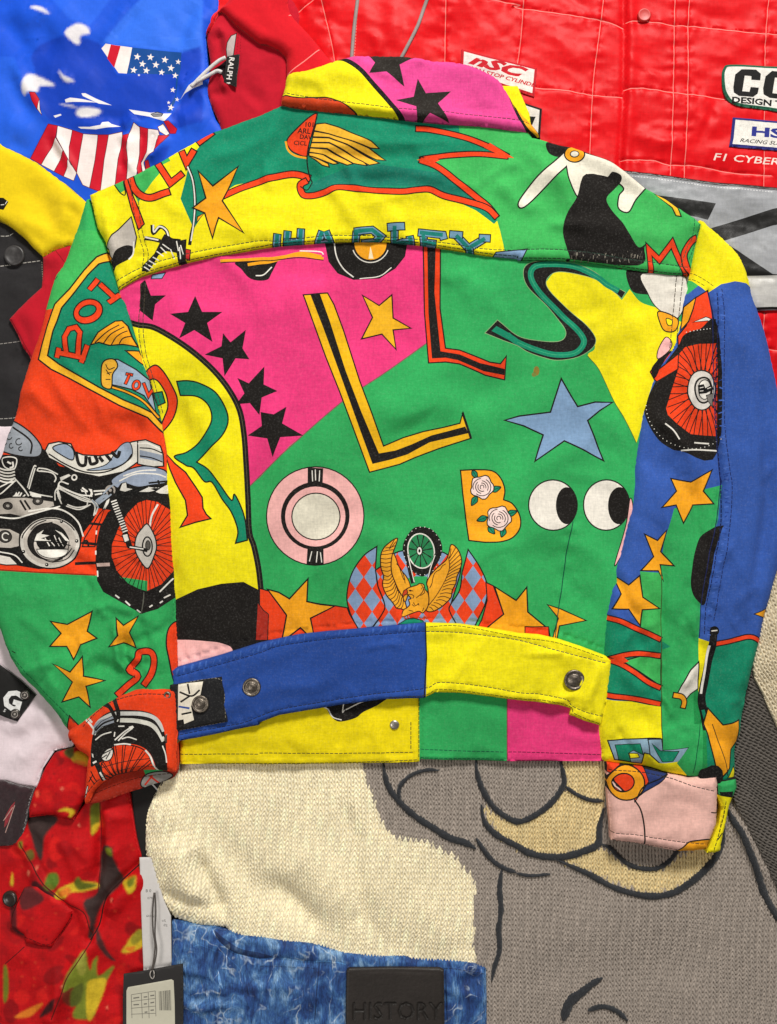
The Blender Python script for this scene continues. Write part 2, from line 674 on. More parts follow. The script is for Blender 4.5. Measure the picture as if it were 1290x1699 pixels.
def cloth_mat(name, rough=0.85, weave=0.25, vary=0.16, mott=0.10, sheen=0.12, spec=0.25, weave_scale=1500.0, color=None,
              aniso=0.0, vscale=18.0, bumpn=0.0, bump_scale=60.0, fleck=0.0, thread=0.05):
    """dyed cloth: print colour, uneven dye, thread-scale mottling and a woven bump"""
    m = bpy.data.materials.new(name)
    nt, bs = nodes(m)
    N, Lk = nt.nodes, nt.links
    tc = N.new('ShaderNodeTexCoord')
    if color is None:
        at = N.new('ShaderNodeAttribute')
        at.attribute_name = 'print'
        src = at.outputs['Color']
    else:
        rgb = N.new('ShaderNodeRGB')
        rgb.outputs[0].default_value = (*color, 1)
        src = rgb.outputs[0]

    def noise(scale, detail, rough_=0.55):
        n = N.new('ShaderNodeTexNoise')
        n.inputs['Scale'].default_value = scale
        n.inputs['Detail'].default_value = detail
        n.inputs['Roughness'].default_value = rough_
        Lk.new(tc.outputs['Object'], n.inputs['Vector'])
        return n.outputs['Fac']

    def rng(s_, lo, hi, a=0.3, b=0.7):
        r = N.new('ShaderNodeMapRange')
        r.inputs[1].default_value, r.inputs[2].default_value = a, b
        r.inputs[3].default_value, r.inputs[4].default_value = lo, hi
        Lk.new(s_, r.inputs[0])
        return r.outputs[0]

    def scale_col(c, f):
        mx = N.new('ShaderNodeVectorMath')
        mx.operation = 'SCALE'
        Lk.new(c, mx.inputs[0])
        Lk.new(f, mx.inputs['Scale'])
        return mx.outputs[0]
    c = scale_col(src, rng(noise(vscale, 4), 1 - vary / 2, 1 + vary / 2))
    c = scale_col(c, rng(noise(260, 3, 0.7), 1 - mott, 1 + mott))
    for sx_, sy_ in ((1.0, .12), (.12, 1.0)):      # warp and weft threads
        mp = N.new('ShaderNodeMapping')
        mp.inputs['Scale'].default_value = (sx_, sy_, 1)
        Lk.new(tc.outputs['Object'], mp.inputs[0])
        tn = N.new('ShaderNodeTexNoise')
        tn.inputs['Scale'].default_value = 620
        tn.inputs['Detail'].default_value = 2
        Lk.new(mp.outputs[0], tn.inputs['Vector'])
        c = scale_col(c, rng(tn.outputs['Fac'], 1 - thread, 1 + thread))
    if fleck:
        # washed-out threads: paler flecks
        mixn = N.new('ShaderNodeMix')
        mixn.data_type = 'RGBA'
        Lk.new(rng(noise(480, 2, 0.8), 0, fleck, 0.52, 0.75), mixn.inputs['Factor'])
        Lk.new(c, mixn.inputs['A'])
        mixn.inputs['B'].default_value = (0.75, 0.73, 0.68, 1)
        c = mixn.outputs['Result']
    Lk.new(c, bs.inputs['Base Color'])
    bs.inputs['Roughness'].default_value = rough
    bs.inputs['Specular IOR Level'].default_value = spec
    bs.inputs['Sheen Weight'].default_value = sheen
    bs.inputs['Sheen Roughness'].default_value = 0.5
    if aniso:
        bs.inputs['Anisotropic'].default_value = aniso
    # weave
    wv = []
    for ax in ('X', 'Y'):
        w = N.new('ShaderNodeTexWave')
        w.bands_direction = ax
        w.inputs['Scale'].default_value = weave_scale / 4
        w.inputs['Distortion'].default_value = 1.5
        w.inputs['Detail'].default_value = 1.0
        Lk.new(tc.outputs['Object'], w.inputs['Vector'])
        wv.append(w.outputs['Fac'])
    ad = N.new('ShaderNodeMath')
    ad.operation = 'MULTIPLY'
    Lk.new(wv[0], ad.inputs[0]); Lk.new(wv[1], ad.inputs[1])
    ad2 = N.new('ShaderNodeMath')
    ad2.operation = 'ADD'
    Lk.new(ad.outputs[0], ad2.inputs[0]); Lk.new(noise(700, 3, 0.7), ad2.inputs[1])
    bp = N.new('ShaderNodeBump')
    bp.inputs['Strength'].default_value = weave
    bp.inputs['Distance'].default_value = 0.0006
    Lk.new(ad2.outputs[0], bp.inputs['Height'])
    nrm = bp.outputs[0]
    if bumpn:
        b2 = N.new('ShaderNodeBump')
        b2.inputs['Strength'].default_value = bumpn
        b2.inputs['Distance'].default_value = 0.004
        Lk.new(noise(bump_scale, 4, 0.55), b2.inputs['Height'])
        Lk.new(nrm, b2.inputs['Normal'])
        nrm = b2.outputs[0]
    Lk.new(nrm, bs.inputs['Normal'])
    return m


def plain_mat(name, col, rough=0.5, metal=0.0, spec=0.5, vary=0.15, vscale=120.0, bump=0.0, bscale=400.0):
    m = bpy.data.materials.new(name)
    nt, bs = nodes(m)
    N, Lk = nt.nodes, nt.links
    tc = N.new('ShaderNodeTexCoord')
    n = N.new('ShaderNodeTexNoise')
    n.inputs['Scale'].default_value = vscale
    n.inputs['Detail'].default_value = 5
    Lk.new(tc.outputs['Object'], n.inputs['Vector'])
    rp = N.new('ShaderNodeValToRGB')
    rp.color_ramp.elements[0].position = 0.3
    rp.color_ramp.elements[1].position = 0.7
    rp.color_ramp.elements[0].color = (*[c * (1 - vary) for c in col], 1)
    rp.color_ramp.elements[1].color = (*[min(1, c * (1 + vary)) for c in col], 1)
    Lk.new(n.outputs['Fac'], rp.inputs[0])
    Lk.new(rp.outputs[0], bs.inputs['Base Color'])
    bs.inputs['Roughness'].default_value = rough
    bs.inputs['Metallic'].default_value = metal
    bs.inputs['Specular IOR Level'].default_value = spec
    if bump:
        n2 = N.new('ShaderNodeTexNoise')
        n2.inputs['Scale'].default_value = bscale
        n2.inputs['Detail'].default_value = 4
        Lk.new(tc.outputs['Object'], n2.inputs['Vector'])
        bp = N.new('ShaderNodeBump')
        bp.inputs['Strength'].default_value = bump
        bp.inputs['Distance'].default_value = 0.0008
        Lk.new(n2.outputs['Fac'], bp.inputs['Height'])
        Lk.new(bp.outputs[0], bs.inputs['Normal'])
    return m


M_COTTON = cloth_mat('printed_cotton', 0.85, 0.35, 0.32, 0.09, 0.03, 0.15, vscale=11.0, thread=0.055, fleck=0.05)
M_SATIN = cloth_mat('red_nylon_satin', 0.44, 0.08, 0.10, 0.04, 0.0, 0.13)
M_SILK = cloth_mat('blue_silk', 0.52, 0.08, 0.12, 0.04, 0.0, 0.14, thread=.025)
M_JERSEY = cloth_mat('plain_jersey', 0.9, 0.35, 0.12, 0.05, 0.05, 0.2, thread=.025)
M_PATCH = cloth_mat('embroidered_patch', 0.75, 0.6, 0.08, 0.10)
M_REFLECT = cloth_mat('silver_band', 0.38, 0.15, 0.08, 0.05, 0.0, 0.5)
M_DARK = cloth_mat('black_twill', 0.7, 0.4, 0.25, 0.15, 0.05, 0.35)
M_YARN = cloth_mat('knitting_yarn', 0.95, 0.5, 0.10, 0.14, 0.2, 0.15)
M_METAL = plain_mat('old_pewter', (0.20, 0.17, 0.14), 0.38, 0.9, 0.5, 0.5, 300, 0.4, 500)
M_STEEL = plain_mat('dull_steel', (0.45, 0.42, 0.38), 0.35, 0.9, 0.5, 0.3, 300, 0.2, 500)
M_BLACKPLASTIC = plain_mat('black_plastic', (0.02, 0.018, 0.017), 0.35, 0, 0.5, 0.3, 200)
# ================================================================ the printed jacket
jacket = thing('printed_jacket', 'multicolour cotton jacket spread back up on top, printed with stars, letters and motorbikes',
               'jacket', 645, 760)


def star(s, col=O, ink=2.2, clip=None):
    return fill(q(s), col, ink, clip=clip)


def spokes(cx, cy, rx0, ry0, rx1, ry1, n, w, col, clip=None, twist=10, a0=0):
    out = []
    for i in range(n):
        a = math.radians(a0 + 360 * i / n)
        b = math.radians(a0 + 360 * i / n + (twist if i % 2 else -twist))
        out += stroke([(cx + rx0 * math.cos(a), cy + ry0 * math.sin(a)), (cx + rx1 * math.cos(b), cy + ry1 * math.sin(b))],
                      w, col, smooth=False, clip=clip)
    return out


def rose(cx, cy, r):
    rs = random.Random(int(cx))
    pts = [(cx + r * (1 + 0.10 * math.sin(5 * a + 1) + rs.uniform(-.04, .04)) * math.cos(a),
            cy + r * (1 + 0.10 * math.sin(5 * a + 1)) * math.sin(a)) for a in [2 * math.pi * i / 24 for i in range(24)]]
    L = fill(pts, lin(240, 214, 206), 1.8)
    for k, (rr, a0, a1) in enumerate(((.80, 20, 130), (.80, 150, 250), (.78, 270, 370), (.58, 60, 190), (.56, 220, 340), (.38, 0, 150), (.36, 180, 300), (.18, 30, 300))):
        L += stroke(ell(cx, cy, r * rr, r * rr * .95, 9, k * 13, a0, a1), 1.4, K, smooth=False)
    return L


def leaf(cx, cy, l, w, rot):
    c, s_ = math.cos(math.radians(rot)), math.sin(math.radians(rot))
    pts = [(-l, 0), (-l * .3, -w), (l * .4, -w * .7), (l, 0), (l * .4, w * .7), (-l * .3, w)]
    p = [(cx + x * c - y * s_, cy + x * s_ + y * c) for x, y in pts]
    return fill(p, T, 1.6, smooth=True) + stroke([p[0], p[3]], 1, K, smooth=False)


# ---------------------------------------------------------------- back
L = []
# pink ground
L += fill(q('@ 190 380 726 380 716 470 709 568 640 617 565 668 480 740 430 792 414 806 330 700 200 545'), P)
L += stroke(q('@ 709 568 640 617 565 668 480 742 414 806'), 1.8, lin(120, 90, 80))
# yellow field with its black rim
rim = sm(q('D 640 400 685 412 760 425 860 480 960 550 1060 640 1140 740 1190 840 1212 960 1222 1100 1232 1290 G 1240 250 1262 320 1285 430 1300 560 1330 790'), False, 4)
L += fill(rim + [(440, 1120), (180, 1120), (180, 530)], Y)
L += stroke(rim, 9.5, K, smooth=False)
L += stroke(rim, 1.0, lin(90, 84, 60), smooth=False)
# black and pink scallops low on the field
L += fill(q('G 840 605 880 582 980 535 1100 507 1210 498 1290 540 1330 700 1320 820 1290 830 1100 880 840 960'), K)
L += fill(q('G 840 800 900 786 1000 790 1090 800 1150 826 1140 860 1000 895 850 930'), PK, 1.6, True)
# letter R
L += fill(q('D 718 648 765 613 805 642 850 715 877 790 853 880 803 945 798 910 812 870 828 820 820 760 790 705 760 682 722 690'), R, 2.4, True)
L += fill(q('D 745 755 800 745 815 800 765 822'), T, 2.2)
L += fill(q('D 815 1050 865 1105 920 1150 970 1225 G 1000 75 1005 130 1022 160 1046 182 970 200 895 225 930 165 920 90 870 0 D 840 1130'), R, 2.4)
L += fill(sm(q('D 875 695 930 692 990 705 1070 750 1120 830 1132 900 1100 970 1040 1030 972 1098'), False) +
          sm(q('D 972 1098 1030 1135 1090 1210 1150 1290 G 1165 60 1200 130 1220 200 1229 290'), False) +
          sm(q('G 1170 305 1182 240 1150 150 1100 80 1050 0 D 1010 1195 960 1130 925 1118'), False) +
          sm(q('D 925 1118 862 1072 920 1050 980 1005 1030 940 1052 880 1035 815 980 772 893 765'), False), T, 2.4)
# black stars on pink
for s in ('D 690 205 715 185 745 265 822 265 767 310 755 392 690 340',
          'D 968 268 1005 350 1107 350 1030 405 1055 498 965 440 888 480 920 405 843 358 935 350',
          'D 1108 455 1145 500 1222 438 1205 530 1240 585 1170 580 1115 670 1105 580 1015 562 1100 520',
          '@ 393 626 412 635 438 607 437 637 460 648 434 659 430 688 414 668 391 670 405 652',
          '@ 432 683 454 687 475 674 468 702 503 722 465 725 452 758 443 727 410 722 434 706'):
    L += star(s, K, 0)
# tyres under the yoke
L += fill(q('E 320 -30 345 95 390 152 470 186 600 180 680 130 728 70 745 -30'), K, 0, False)
L += stroke(q('E 372 -10 385 70 420 130 470 172'), 2, WH)
L += stroke(q('E 500 180 600 168 660 125'), 1.6, WH)
L += fill(ell(430 + 185, 402, 28, 28), O, 2.4)
L += fill(q('E 545 80 555 20 570 80'), lin(250, 232, 190))
L += stroke(ell(615, 402, 31, 31, 16, 0, 20, 160), 1.6, WH)
L += fill(q('D 1170 100 1290 80 E 110 70 90 90 60 150 40 185 -10 190 D 1235 175 1200 135'), K, 0, True)
L += stroke(q('E -20 165 20 160 60 120'), 2, WH)
L += lines('D 1095 95 1290 80 E 60 78 200 62 320 80/E -60 110 0 100 60 92 200 52 310 70', 5, O)
L += lines('D 1095 104 1290 90 E 60 88 200 74 320 88', 1.6, K)
L += lines('E 200 40 300 45 320 60', 2, WH)
L += fill(q('D 750 160 818 150 800 180 745 180'), LB, 1.5)
# letter L, yellow
L += fill(q('E 220 265 255 262 340 252 372 310 420 440 500 690 560 850 620 1018 720 975 820 945 920 925 1002 905 1017 850 1058 980 900 1030 780 1075 700 1110 550 1150 480 960 400 745 330 570'), lin(240, 184, 24), 2.2)
L += fill(q('E 255 263 302 258 350 390 430 640 510 850 597 1055 680 1040 760 1010 860 965 1028 922 1044 955 850 1000 740 1060 660 1085 565 1108 500 930 400 650 320 430'), K)
L += stroke(q('E 1015 852 1056 978'), 4, K)
# letter L, red
L += fill(q('E 818 -10 905 -10 903 330 930 530 1000 540 1100 580 1150 600 1205 607 1235 568 1228 685 1130 665 1060 635 1000 610 930 600 845 605 825 350'), R, 2.2)
L += fill(q('E 838 -10 882 -10 875 250 905 545 1000 562 1100 605 1228 632 1226 662 1120 645 990 590 930 578 862 582 845 350'), K)
# orange star
L += star('E 515 265 598 315 662 262 668 378 757 430 668 437 683 535 612 458 510 482 565 375', lin(240, 180, 34))
# yellow field at the right
L += fill(sm(q('F 120 200 145 195 190 150 280 155 400 190 480 250 520 290'), False) + sm(q('F 560 235 620 300 700 330 760 380 860 430 860 640 700 760 640 860 592 1005'), False)
          + sm(q('F 592 1005 540 900 490 800 440 700 400 625 350 565 385 520 300 380 180 280'), False), Y)
L += stroke(q('F 592 1005 540 900 490 800 440 700 400 625 350 570'), 1.4, lin(70, 110, 50))
# letter S
L += fill(sm(q('F 540 250 450 200 390 150 300 110 180 92 70 100 30 140 50 220 150 320 232 420 240 470 200 495 100 490 0 465 E 1190 388'), False)
          + sm(q('E 1127 453 1220 490 1290 515 F 50 545 120 572 200 590 300 575 372 530 388 480 340 410 240 320 160 240 145 190 190 150 280 155 400 190 480 250 520 282'), False), K, 1.0, inkcol=lin(140, 170, 120))
L += stroke(q('F 505 245 450 215 400 175 300 125 200 110 92 118 67 170 110 250 220 360 310 450 330 505 285 555 190 562 90 535 0 497 E 1240 462'), 9.5, T)
L += fill(q('E 1185 418 1260 460 1290 480 F 0 510 E 1160 442'), T)
L += stroke(q('F 505 245 450 215 400 175 300 125 200 110 92 118 67 170 110 250 220 360 310 450 330 505 285 555 190 562 90 535 0 497'), 1.0, lin(60, 170, 120))
# blue star
L += star('@ 933 627 946 650 960 674 990 666 1020 666 998 680 977 697 990 728 1004 764 970 746 938 731 889 765 896 742 903 721 870 706 838 697 862 690 915 683', LB, 2.6)
# roundel
L += fill(ell(523, 856, 81, 82, 44), PK, 2.0)
L += fill(ell(523, 856, 57, 57, 36), K) + fill(ell(523, 857, 50, 50, 36), PK)
L += fill(ell(524, 857, 40, 39, 32), lin(226, 220, 200), 2.0)
L += fill(q('H 240 -75 318 -70 315 10 240 8'), K, 0) + fill(q('H 240 325 320 322 322 408 280 416 236 408'), K, 0)
L += lines('H 262 -60 265 -5/H 278 -65 280 -10/H 300 -60 298 -5/H 262 345 250 395/H 290 345 285 400/H 305 350 312 400', 1.6, WH, False)
# B with roses
L += fill(sm(q('@ 765 780 792 779 818 781 832 793 839 812 837 829'), False) + sm(q('@ 837 829 852 836 864 856 864 876 852 892 832 899 806 900'), False) + q('@ 779 897 774 860 769 820'), O, 2.2)
for a in ((789, 787, 8, 4.5, 60), (824, 811, 9, 5, -20), (788, 831, 9, 5, 120), (801, 861, 9, 5, 160), (851, 851, 9, 5, -20), (817, 880, 8, 5, 50), (836, 884, 8, 5, 110)):
    L += leaf(*a)
L += rose(801, 808, 19) + rose(829, 860, 20)
# white discs with black discs inside
for cx, cy, rx, ry, bx in ((919, 838, 40.5, 42), (1008, 838, 38, 42)) and ((919, 838, 40.5, 42, 942), (1008, 838, 38, 42, 1029)):
    L += fill(ell(cx, cy, rx, ry, 36), lin(236, 230, 218), 2.2)
    L += fill(ell(bx, cy + 1, 18, 31, 30), K, clip=ell(cx, cy, rx, ry, 36))
# checked oval halves, wheel and eagle
chk = [sm(q('H 587 320 520 368 462 455 437 560 448 640 490 735'), False) + sm(q('H 565 725 612 660 626 612 592 520 580 430'), False),
       sm(q('H 580 440 620 410 700 345 900 345 980 400 1005 440 960 600 950 640 1000 735'), False) + sm(q('H 560 735 612 660 626 612 592 520'), False),
       sm(q('H 1043 336 1105 430 1140 520 1130 600 1095 680 1070 735'), False) + sm(q('H 1000 735 955 655 952 618 1000 540 1012 450'), False)]
for c in chk:
    L += fill(c, lin(132, 158, 192), 2.2)
    for i in range(-8, 24):
        for j in range(-8, 16):
            if (i + j) % 2 == 0 and i % 2 == 0:
                dx, dy = 430 + (437 + i * 42) / 3, 800 + (300 + j * 58) / 3
                dmd = [(dx, dy - 20), (dx + 14, dy), (dx, dy + 20), (dx - 14, dy)]
                if any(inside(loop_edges(c), np.array([p[0]]), np.array([p[1]]), 'nz')[0] for p in dmd + [(dx, dy)]):
                    L += fill(dmd, R, clip=c)
    L += stroke(c, 2.2, K, closed=True, smooth=False)
L += fill(q('H 740 480 780 470 830 470 860 480 850 560 760 560'), G)
L += fill(sm(q('H 790 222 860 235 905 290 912 350 880 420 830 465 800 468 760 440 722 370 718 310 750 250')), K)
L += fill(ell(430 + 808 / 3, 800 + 343 / 3, 22, 29, 30, -10), lin(40, 130, 80), 2.0, inkcol=WH)
L += spokes(430 + 805 / 3, 800 + 343 / 3, 3, 4, 20, 27, 22, 1.2, K)
L += fill(ell(430 + 800 / 3, 800 + 343 / 3, 4.5, 7), WH, 1.4) + fill(ell(430 + 800 / 3, 800 + 343 / 3, 1.8, 3), K)
L += lines('H 735 360 750 430 768 505/H 885 360 862 430 842 505', 7, K) + lines('H 742 362 757 430 774 500/H 878 364 855 430 838 500', 1.4, WH)
for i in range(26):
    a = 2 * math.pi * i / 26
    L += fill(ell(430 + 815 / 3 + 31 * math.cos(a), 800 + 343 / 3 + 40 * math.sin(a), .9, .9, 5), WH)
EO, EK = lin(238, 166, 40), lin(58, 26, 16)
lw = sm(q('U 465 175 440 178 400 205 350 250 322 310 318 380 325 440 345 500 335 560 345 610 375 670 420 720 455 770 500 780 545 800 530 720 500 660 470 620 440 540 415 470 410 380 425 300 450 230'))
L += fill(lw, EO, 2.0, inkcol=EK)
L += fill(sm(q('U 425 300 450 340 470 400 500 450 540 500 570 560 575 620 555 660 530 720 505 670 470 610 440 540 415 470 410 380')), EO, 1.8, inkcol=EK)
for a in ('U 440 180 415 225 400 245', 'U 450 200 420 240 390 265', 'U 445 235 400 250 360 255', 'U 435 270 380 275 340 285', 'U 425 300 370 310 326 312', 'U 415 340 365 350 322 345', 'U 412 375 370 385 320 380', 'U 412 410 370 420 325 415', 'U 415 440 380 455 332 450',
          'U 420 470 385 500 345 490', 'U 425 490 390 530 348 530', 'U 430 520 390 560 338 560', 'U 438 540 400 585 345 600', 'U 445 560 420 610 360 635', 'U 452 585 430 640 380 670', 'U 465 610 440 670 400 700', 'U 475 630 460 690 420 725', 'U 488 655 470 720 440 750', 'U 500 680 490 740 460 770', 'U 515 700 510 750 490 780',
          'U 455 390 490 430 520 500 530 560', 'U 480 420 500 480 520 530'):
    L += stroke(q(a), 1.3, EK)
rw = sm(q('U 925 228 965 245 1000 300 1015 370 1000 440 975 500 965 560 935 620 925 680 880 730 830 770 770 800 720 800 700 760 730 700 725 600 715 560 740 500 800 430 880 360 905 300'))
L += fill(rw, EO, 2.0, inkcol=EK)
for a in ('U 925 260 915 320 900 345', 'U 965 250 925 320 905 350', 'U 985 280 940 335 908 370', 'U 1003 310 950 360 910 400', 'U 1010 350 950 395 910 430', 'U 1012 385 950 425 900 460', 'U 1005 425 950 450 895 485', 'U 995 460 940 480 885 510', 'U 980 500 930 510 875 540', 'U 970 535 920 540 865 565',
          'U 960 570 910 570 855 590', 'U 940 610 890 605 845 620', 'U 935 650 880 640 830 650', 'U 915 690 860 670 810 680', 'U 890 720 840 700 795 705', 'U 850 755 810 730 775 725', 'U 815 775 780 750 755 745', 'U 775 795 755 770 735 762', 'U 905 350 910 430 870 540 800 660 735 745',
          'U 880 390 850 410 830 440 790 465 770 510 760 560 740 600'):
    L += stroke(q(a), 1.3, EK)
bd = q('U 540 610 580 590 630 575 655 560 690 570 700 610 725 640 735 700 725 760 700 800 680 815 650 800 610 810 560 830 520 845 500 840 515 790 545 770 570 740 560 700 580 690 555 660 545 640')
L += fill(bd, EO, 1.8, True, inkcol=EK)
L += fill(q('U 508 650 520 620 545 608 552 640 540 655 525 660 512 685'), lin(206, 70, 30), 1.5, inkcol=EK)
L += lines('U 555 655 585 655 605 670 595 690/U 690 590 680 630 655 660 625 685/U 665 570 680 585 670 610/U 690 610 695 640 660 665/U 590 740 610 755 650 735/U 600 725 615 745/U 640 730 650 750/U 560 790 600 800/U 690 770 680 800/U 560 620 600 625', 1.3, EK)
L += fill(ell(570 + 575 / 5.16, 860 + 622 / 5.16, 2.4, 1.4), EK)
L += lines('U 520 850 545 870/U 550 840 560 875/U 500 820 495 845/U 650 850 670 870 700 850 690 880/U 690 840 720 870', 2.6, lin(206, 70, 30)) + fill(q('U 470 910 540 870 600 858 680 880 700 910'), T, 1.6)
# red band and orange stars by the waist
L += fill(q('H 0 530 50 545 150 580 240 600 375 618 438 628 450 660 492 730 490 790 0 790'), R, 2.0)
L += fill(q('H -10 600 20 640 45 660 40 790 -20 790'), lin(170, 44, 30), 1.5)
L += star('H 40 535 95 550 150 582 243 482 237 596 300 610 375 620 255 680 278 800 205 727 110 800 135 665', O, 2.6)
L += fill(q('H 1132 500 1170 518 1185 560 1222 660 1200 720 1240 790 1060 790 1110 690 1138 590'), R, 2.0)
L += star('@ 822 974 858 997 876 975 877 1016 912 1045 917 1075 800 1075 806 1045 837 1020', O, 2.4)
L += fill(q('I 38 722 155 722 160 800 38 800'), R, 1.6)
L += star('I 150 612 220 635 345 692 210 718 195 800 170 800 205 680', O, 2.0)
# right edge slivers beside the sleeve
L += fill(q('I 560 80 575 140 550 300 500 400 485 410 520 300 545 200'), PK, 1.6, True)
L += fill(q('F 545 140 640 150 680 250 640 260 570 240'), K, 0, True)
L += fill(q('F 625 155 840 170 850 260 800 380 700 330 650 250'), lin(226, 220, 208), 1.6, True)
L += fill(q('F 705 345 800 380 790 440 740 445 715 410'), O, 2.0, True) + fill(q('F 745 380 775 390 770 415 750 412'), Y, 1.5, True)
L += fill(q('F 740 475 700 540 700 585 760 540 770 500'), PK, 1.6, True) + fill(q('F 800 530 700 590 660 650 690 700 800 640'), R, 1.8) + fill(q('F 665 640 700 590 770 540 730 600 690 690'), K, 0, True)
L += fill(q('F 440 95 540 100 520 135 450 115'), lin(190, 60, 30), 1.2)
# stitching and a small rust mark
SEAM_L = q('D 695 200 690 300 683 430 700 560 725 640 760 760 790 860')
SEAM_L2 = q('D 718 200 712 300 706 430 722 560 745 640 778 760 806 860')
SEAM_R = q('F 800 150 785 300 770 450 760 540')
SEAM_R2 = q('F 830 170 815 300 800 450 790 540')
SIDE = q('I 278 195 250 330 232 480 205 640 190 780')
for s in (SEAM_L, SEAM_L2, SEAM_R, SEAM_R2):
    L += dashes(s, 1.3, lin(70, 62, 50), 7, 1.6)
L += stroke(SIDE, 1.6, lin(14, 80, 60))
L += fill(ell(892, 614, 5, 8, 10), lin(140, 120, 50)) + fill(ell(888, 620, 4, 4, 8), lin(120, 130, 60))

WTOP = q('@ 290 1100 430 1058 500 1046 700 1028 830 1038 930 1052 1010 1080')
H_back = Height(0.0236, None, 0.002, 10, top=(.0296, .003),
                folds=[(q('@ 560 700 700 670 800 690 930 680'), 0.0050, 30), (q('@ 600 760 740 700 830 640 900 560'), -0.0040, 26), (q('@ 640 640 760 600 860 590'), 0.003, 28),
                       (q('@ 430 620 470 760 450 940'), 0.0032, 24), (q('@ 250 620 330 760 350 900'), -0.0040, 22), (q('@ 300 640 370 760 390 900'), 0.0032, 18), (q('@ 285 760 300 900 320 1060'), 0.0035, 18),
                       (q('@ 700 1010 780 930 900 880 1000 860'), 0.0032, 26), (q('@ 470 960 600 900 720 940'), 0.0030, 26), (q('@ 480 900 600 850 700 880'), -0.0030, 22),
                       (q('@ 1110 540 1060 640 1040 760 1050 900'), 0.0045, 20), (q('@ 1060 560 1010 680 990 800'), -0.0042, 22), (q('@ 1100 520 1000 560 900 620'), 0.0032, 20), (q('@ 1090 500 980 520 880 540'), -0.0026, 18),
                       (q('@ 240 480 320 520 440 520 560 470'), 0.0028, 24), (q('@ 860 800 960 740 1060 680'), 0.0030, 22), (q('@ 880 900 960 960 990 1040'), -0.0030, 22), (q('@ 930 870 1010 940 1030 1060'), 0.0032, 18),
                       (q('@ 500 1060 490 990 520 930'), 0.0026, 14), (q('@ 560 1050 555 1000 570 960'), -0.0022, 12), (q('@ 660 1040 650 980 680 930'), 0.0024, 14), (q('@ 790 1040 800 980 770 930'), 0.0022, 14), (q('@ 850 1040 870 990 880 940'), -0.0022, 13),
                       (q('@ 400 430 520 460 640 440'), -0.0024, 20), (q('@ 720 440 800 480 860 560'), 0.0026, 22), (q('@ 640 470 700 560 720 660'), 0.0022, 24), (q('@ 1000 470 1060 540 1090 620'), 0.0026, 16)] +
                rfolds((240, 440, 1060, 1040), 46, 20, 40, (70, 190), (.0006, .0020), (9, 20), 5),
                noise=[(0.0016, 170, 3, 20, 1.3, False), (0.0006, 52, 8, 70, 1.6, False)],
                seams=[(SEAM_L, 0.0010, 12, 26), (SIDE, 0.0013, 14, 34), (SEAM_R, 0.0010, 12, 26), (sm(WTOP, False, 3), .0013, 16, 24)],
                ramps=[(330, 0, 200, 0, -0.002)])
BACK = q('@ 176 440 240 395 330 390 480 380 640 372 760 376 900 392 1060 424 1140 450 1150 500 1140 600 1110 700 1085 800 1065 960 1040 1070 1020 1130 860 1110 700 1090 500 1110 300 1150 270 1140 262 1000 250 800 225 650 190 520')
H_back.folds += rfolds((225, 430, 1110, 530), 26, 80, 30, (30, 90), (.0004, .0010), (6, 10), 71) + rfolds((230, 940, 1050, 1060), 40, 85, 25, (30, 90), (.0004, .0011), (6, 10), 72) + rfolds((1000, 520, 1110, 1000), 16, 70, 30, (50, 120), (.0005, .0012), (6, 11), 73) + rfolds((240, 560, 340, 1000), 14, 70, 30, (50, 120), (.0005, .0012), (6, 11), 74)
back = piece('back_panel', jacket, BACK, G, L, H_back, M_COTTON, 5.5, smooth_outline=False)

# ---------------------------------------------------------------- front hem seen under the waistband
L = []
L += fill(q('@ 280 1100 696 1100 697 1300 280 1300'), Y2)
L += fill(q('@ 843 1100 1030 1100 1030 1300 843 1300'), P)
L += stroke(q('@ 843 1150 843 1280'), 1.4, lin(120, 60, 60))
L += fill(q('H 270 1100 330 1130 352 1165 380 1192 412 1198 480 1180 520 1150 600 1110 640 1060 400 1060'), K, 0, True)
L += lines('H 300 1120 340 1135 365 1175 410 1190/H 420 1110 415 1150 425 1140/H 430 1140 500 1105 560 1085', 1.8, WH)
L += dashes(q('K 0 155 400 157 770 152'), 1.3, STITCH) + dashes(q('K -400 215 0 208 400 205 795 190'), 1.2, STITCH)
L += dashes(q('K 757 0 757 152'), 1.3, STITCH) + dashes(q('J 890 163 1290 160'), 1.3, STITCH)
L += dashes(q('H 797 1080 797 1290 K 797 195'), 1.2, lin(60, 60, 30))
L += dashes(q('K 805 138 1236 150'), 1.3, lin(10, 80, 60)) + dashes(q('K 805 180 1236 187'), 1.2, lin(10, 80, 60))
L += dashes(q('K 1245 150 1290 150 L 100 153 440 165'), 1.3, lin(90, 20, 50)) + dashes(q('L 0 193 440 203'), 1.2, lin(90, 20, 50))
H_hem = Height(0.0222, None, 0.0025, 7, fs=2.0,
               folds=[(q('@ 300 1235 420 1225 560 1245'), 0.0006, 14), (q('@ 700 1100 698 1280'), -0.0016, 4, 1)],
               noise=[(0.0004, 70, 31, 0, 2, False)],
               seams=[(q('@ 297 1262 500 1260 690 1253'), 0.0005, 8, 22), (q('@ 700 1255 1005 1258'), 0.0005, 8, 22)])
H_hem.folds += rfolds((300, 1170, 1000, 1265), 20, 5, 40, (40, 120), (.0004, .0010), (7, 14), 26)
hem = piece('front_hem', jacket, q('@ 294 1130 420 1110 700 1100 1015 1110 1012 1200 1010 1266 845 1266 699 1263 696 1268 500 1271 297 1271'), G, L, H_hem, M_COTTON, 6.0, smooth_outline=False)

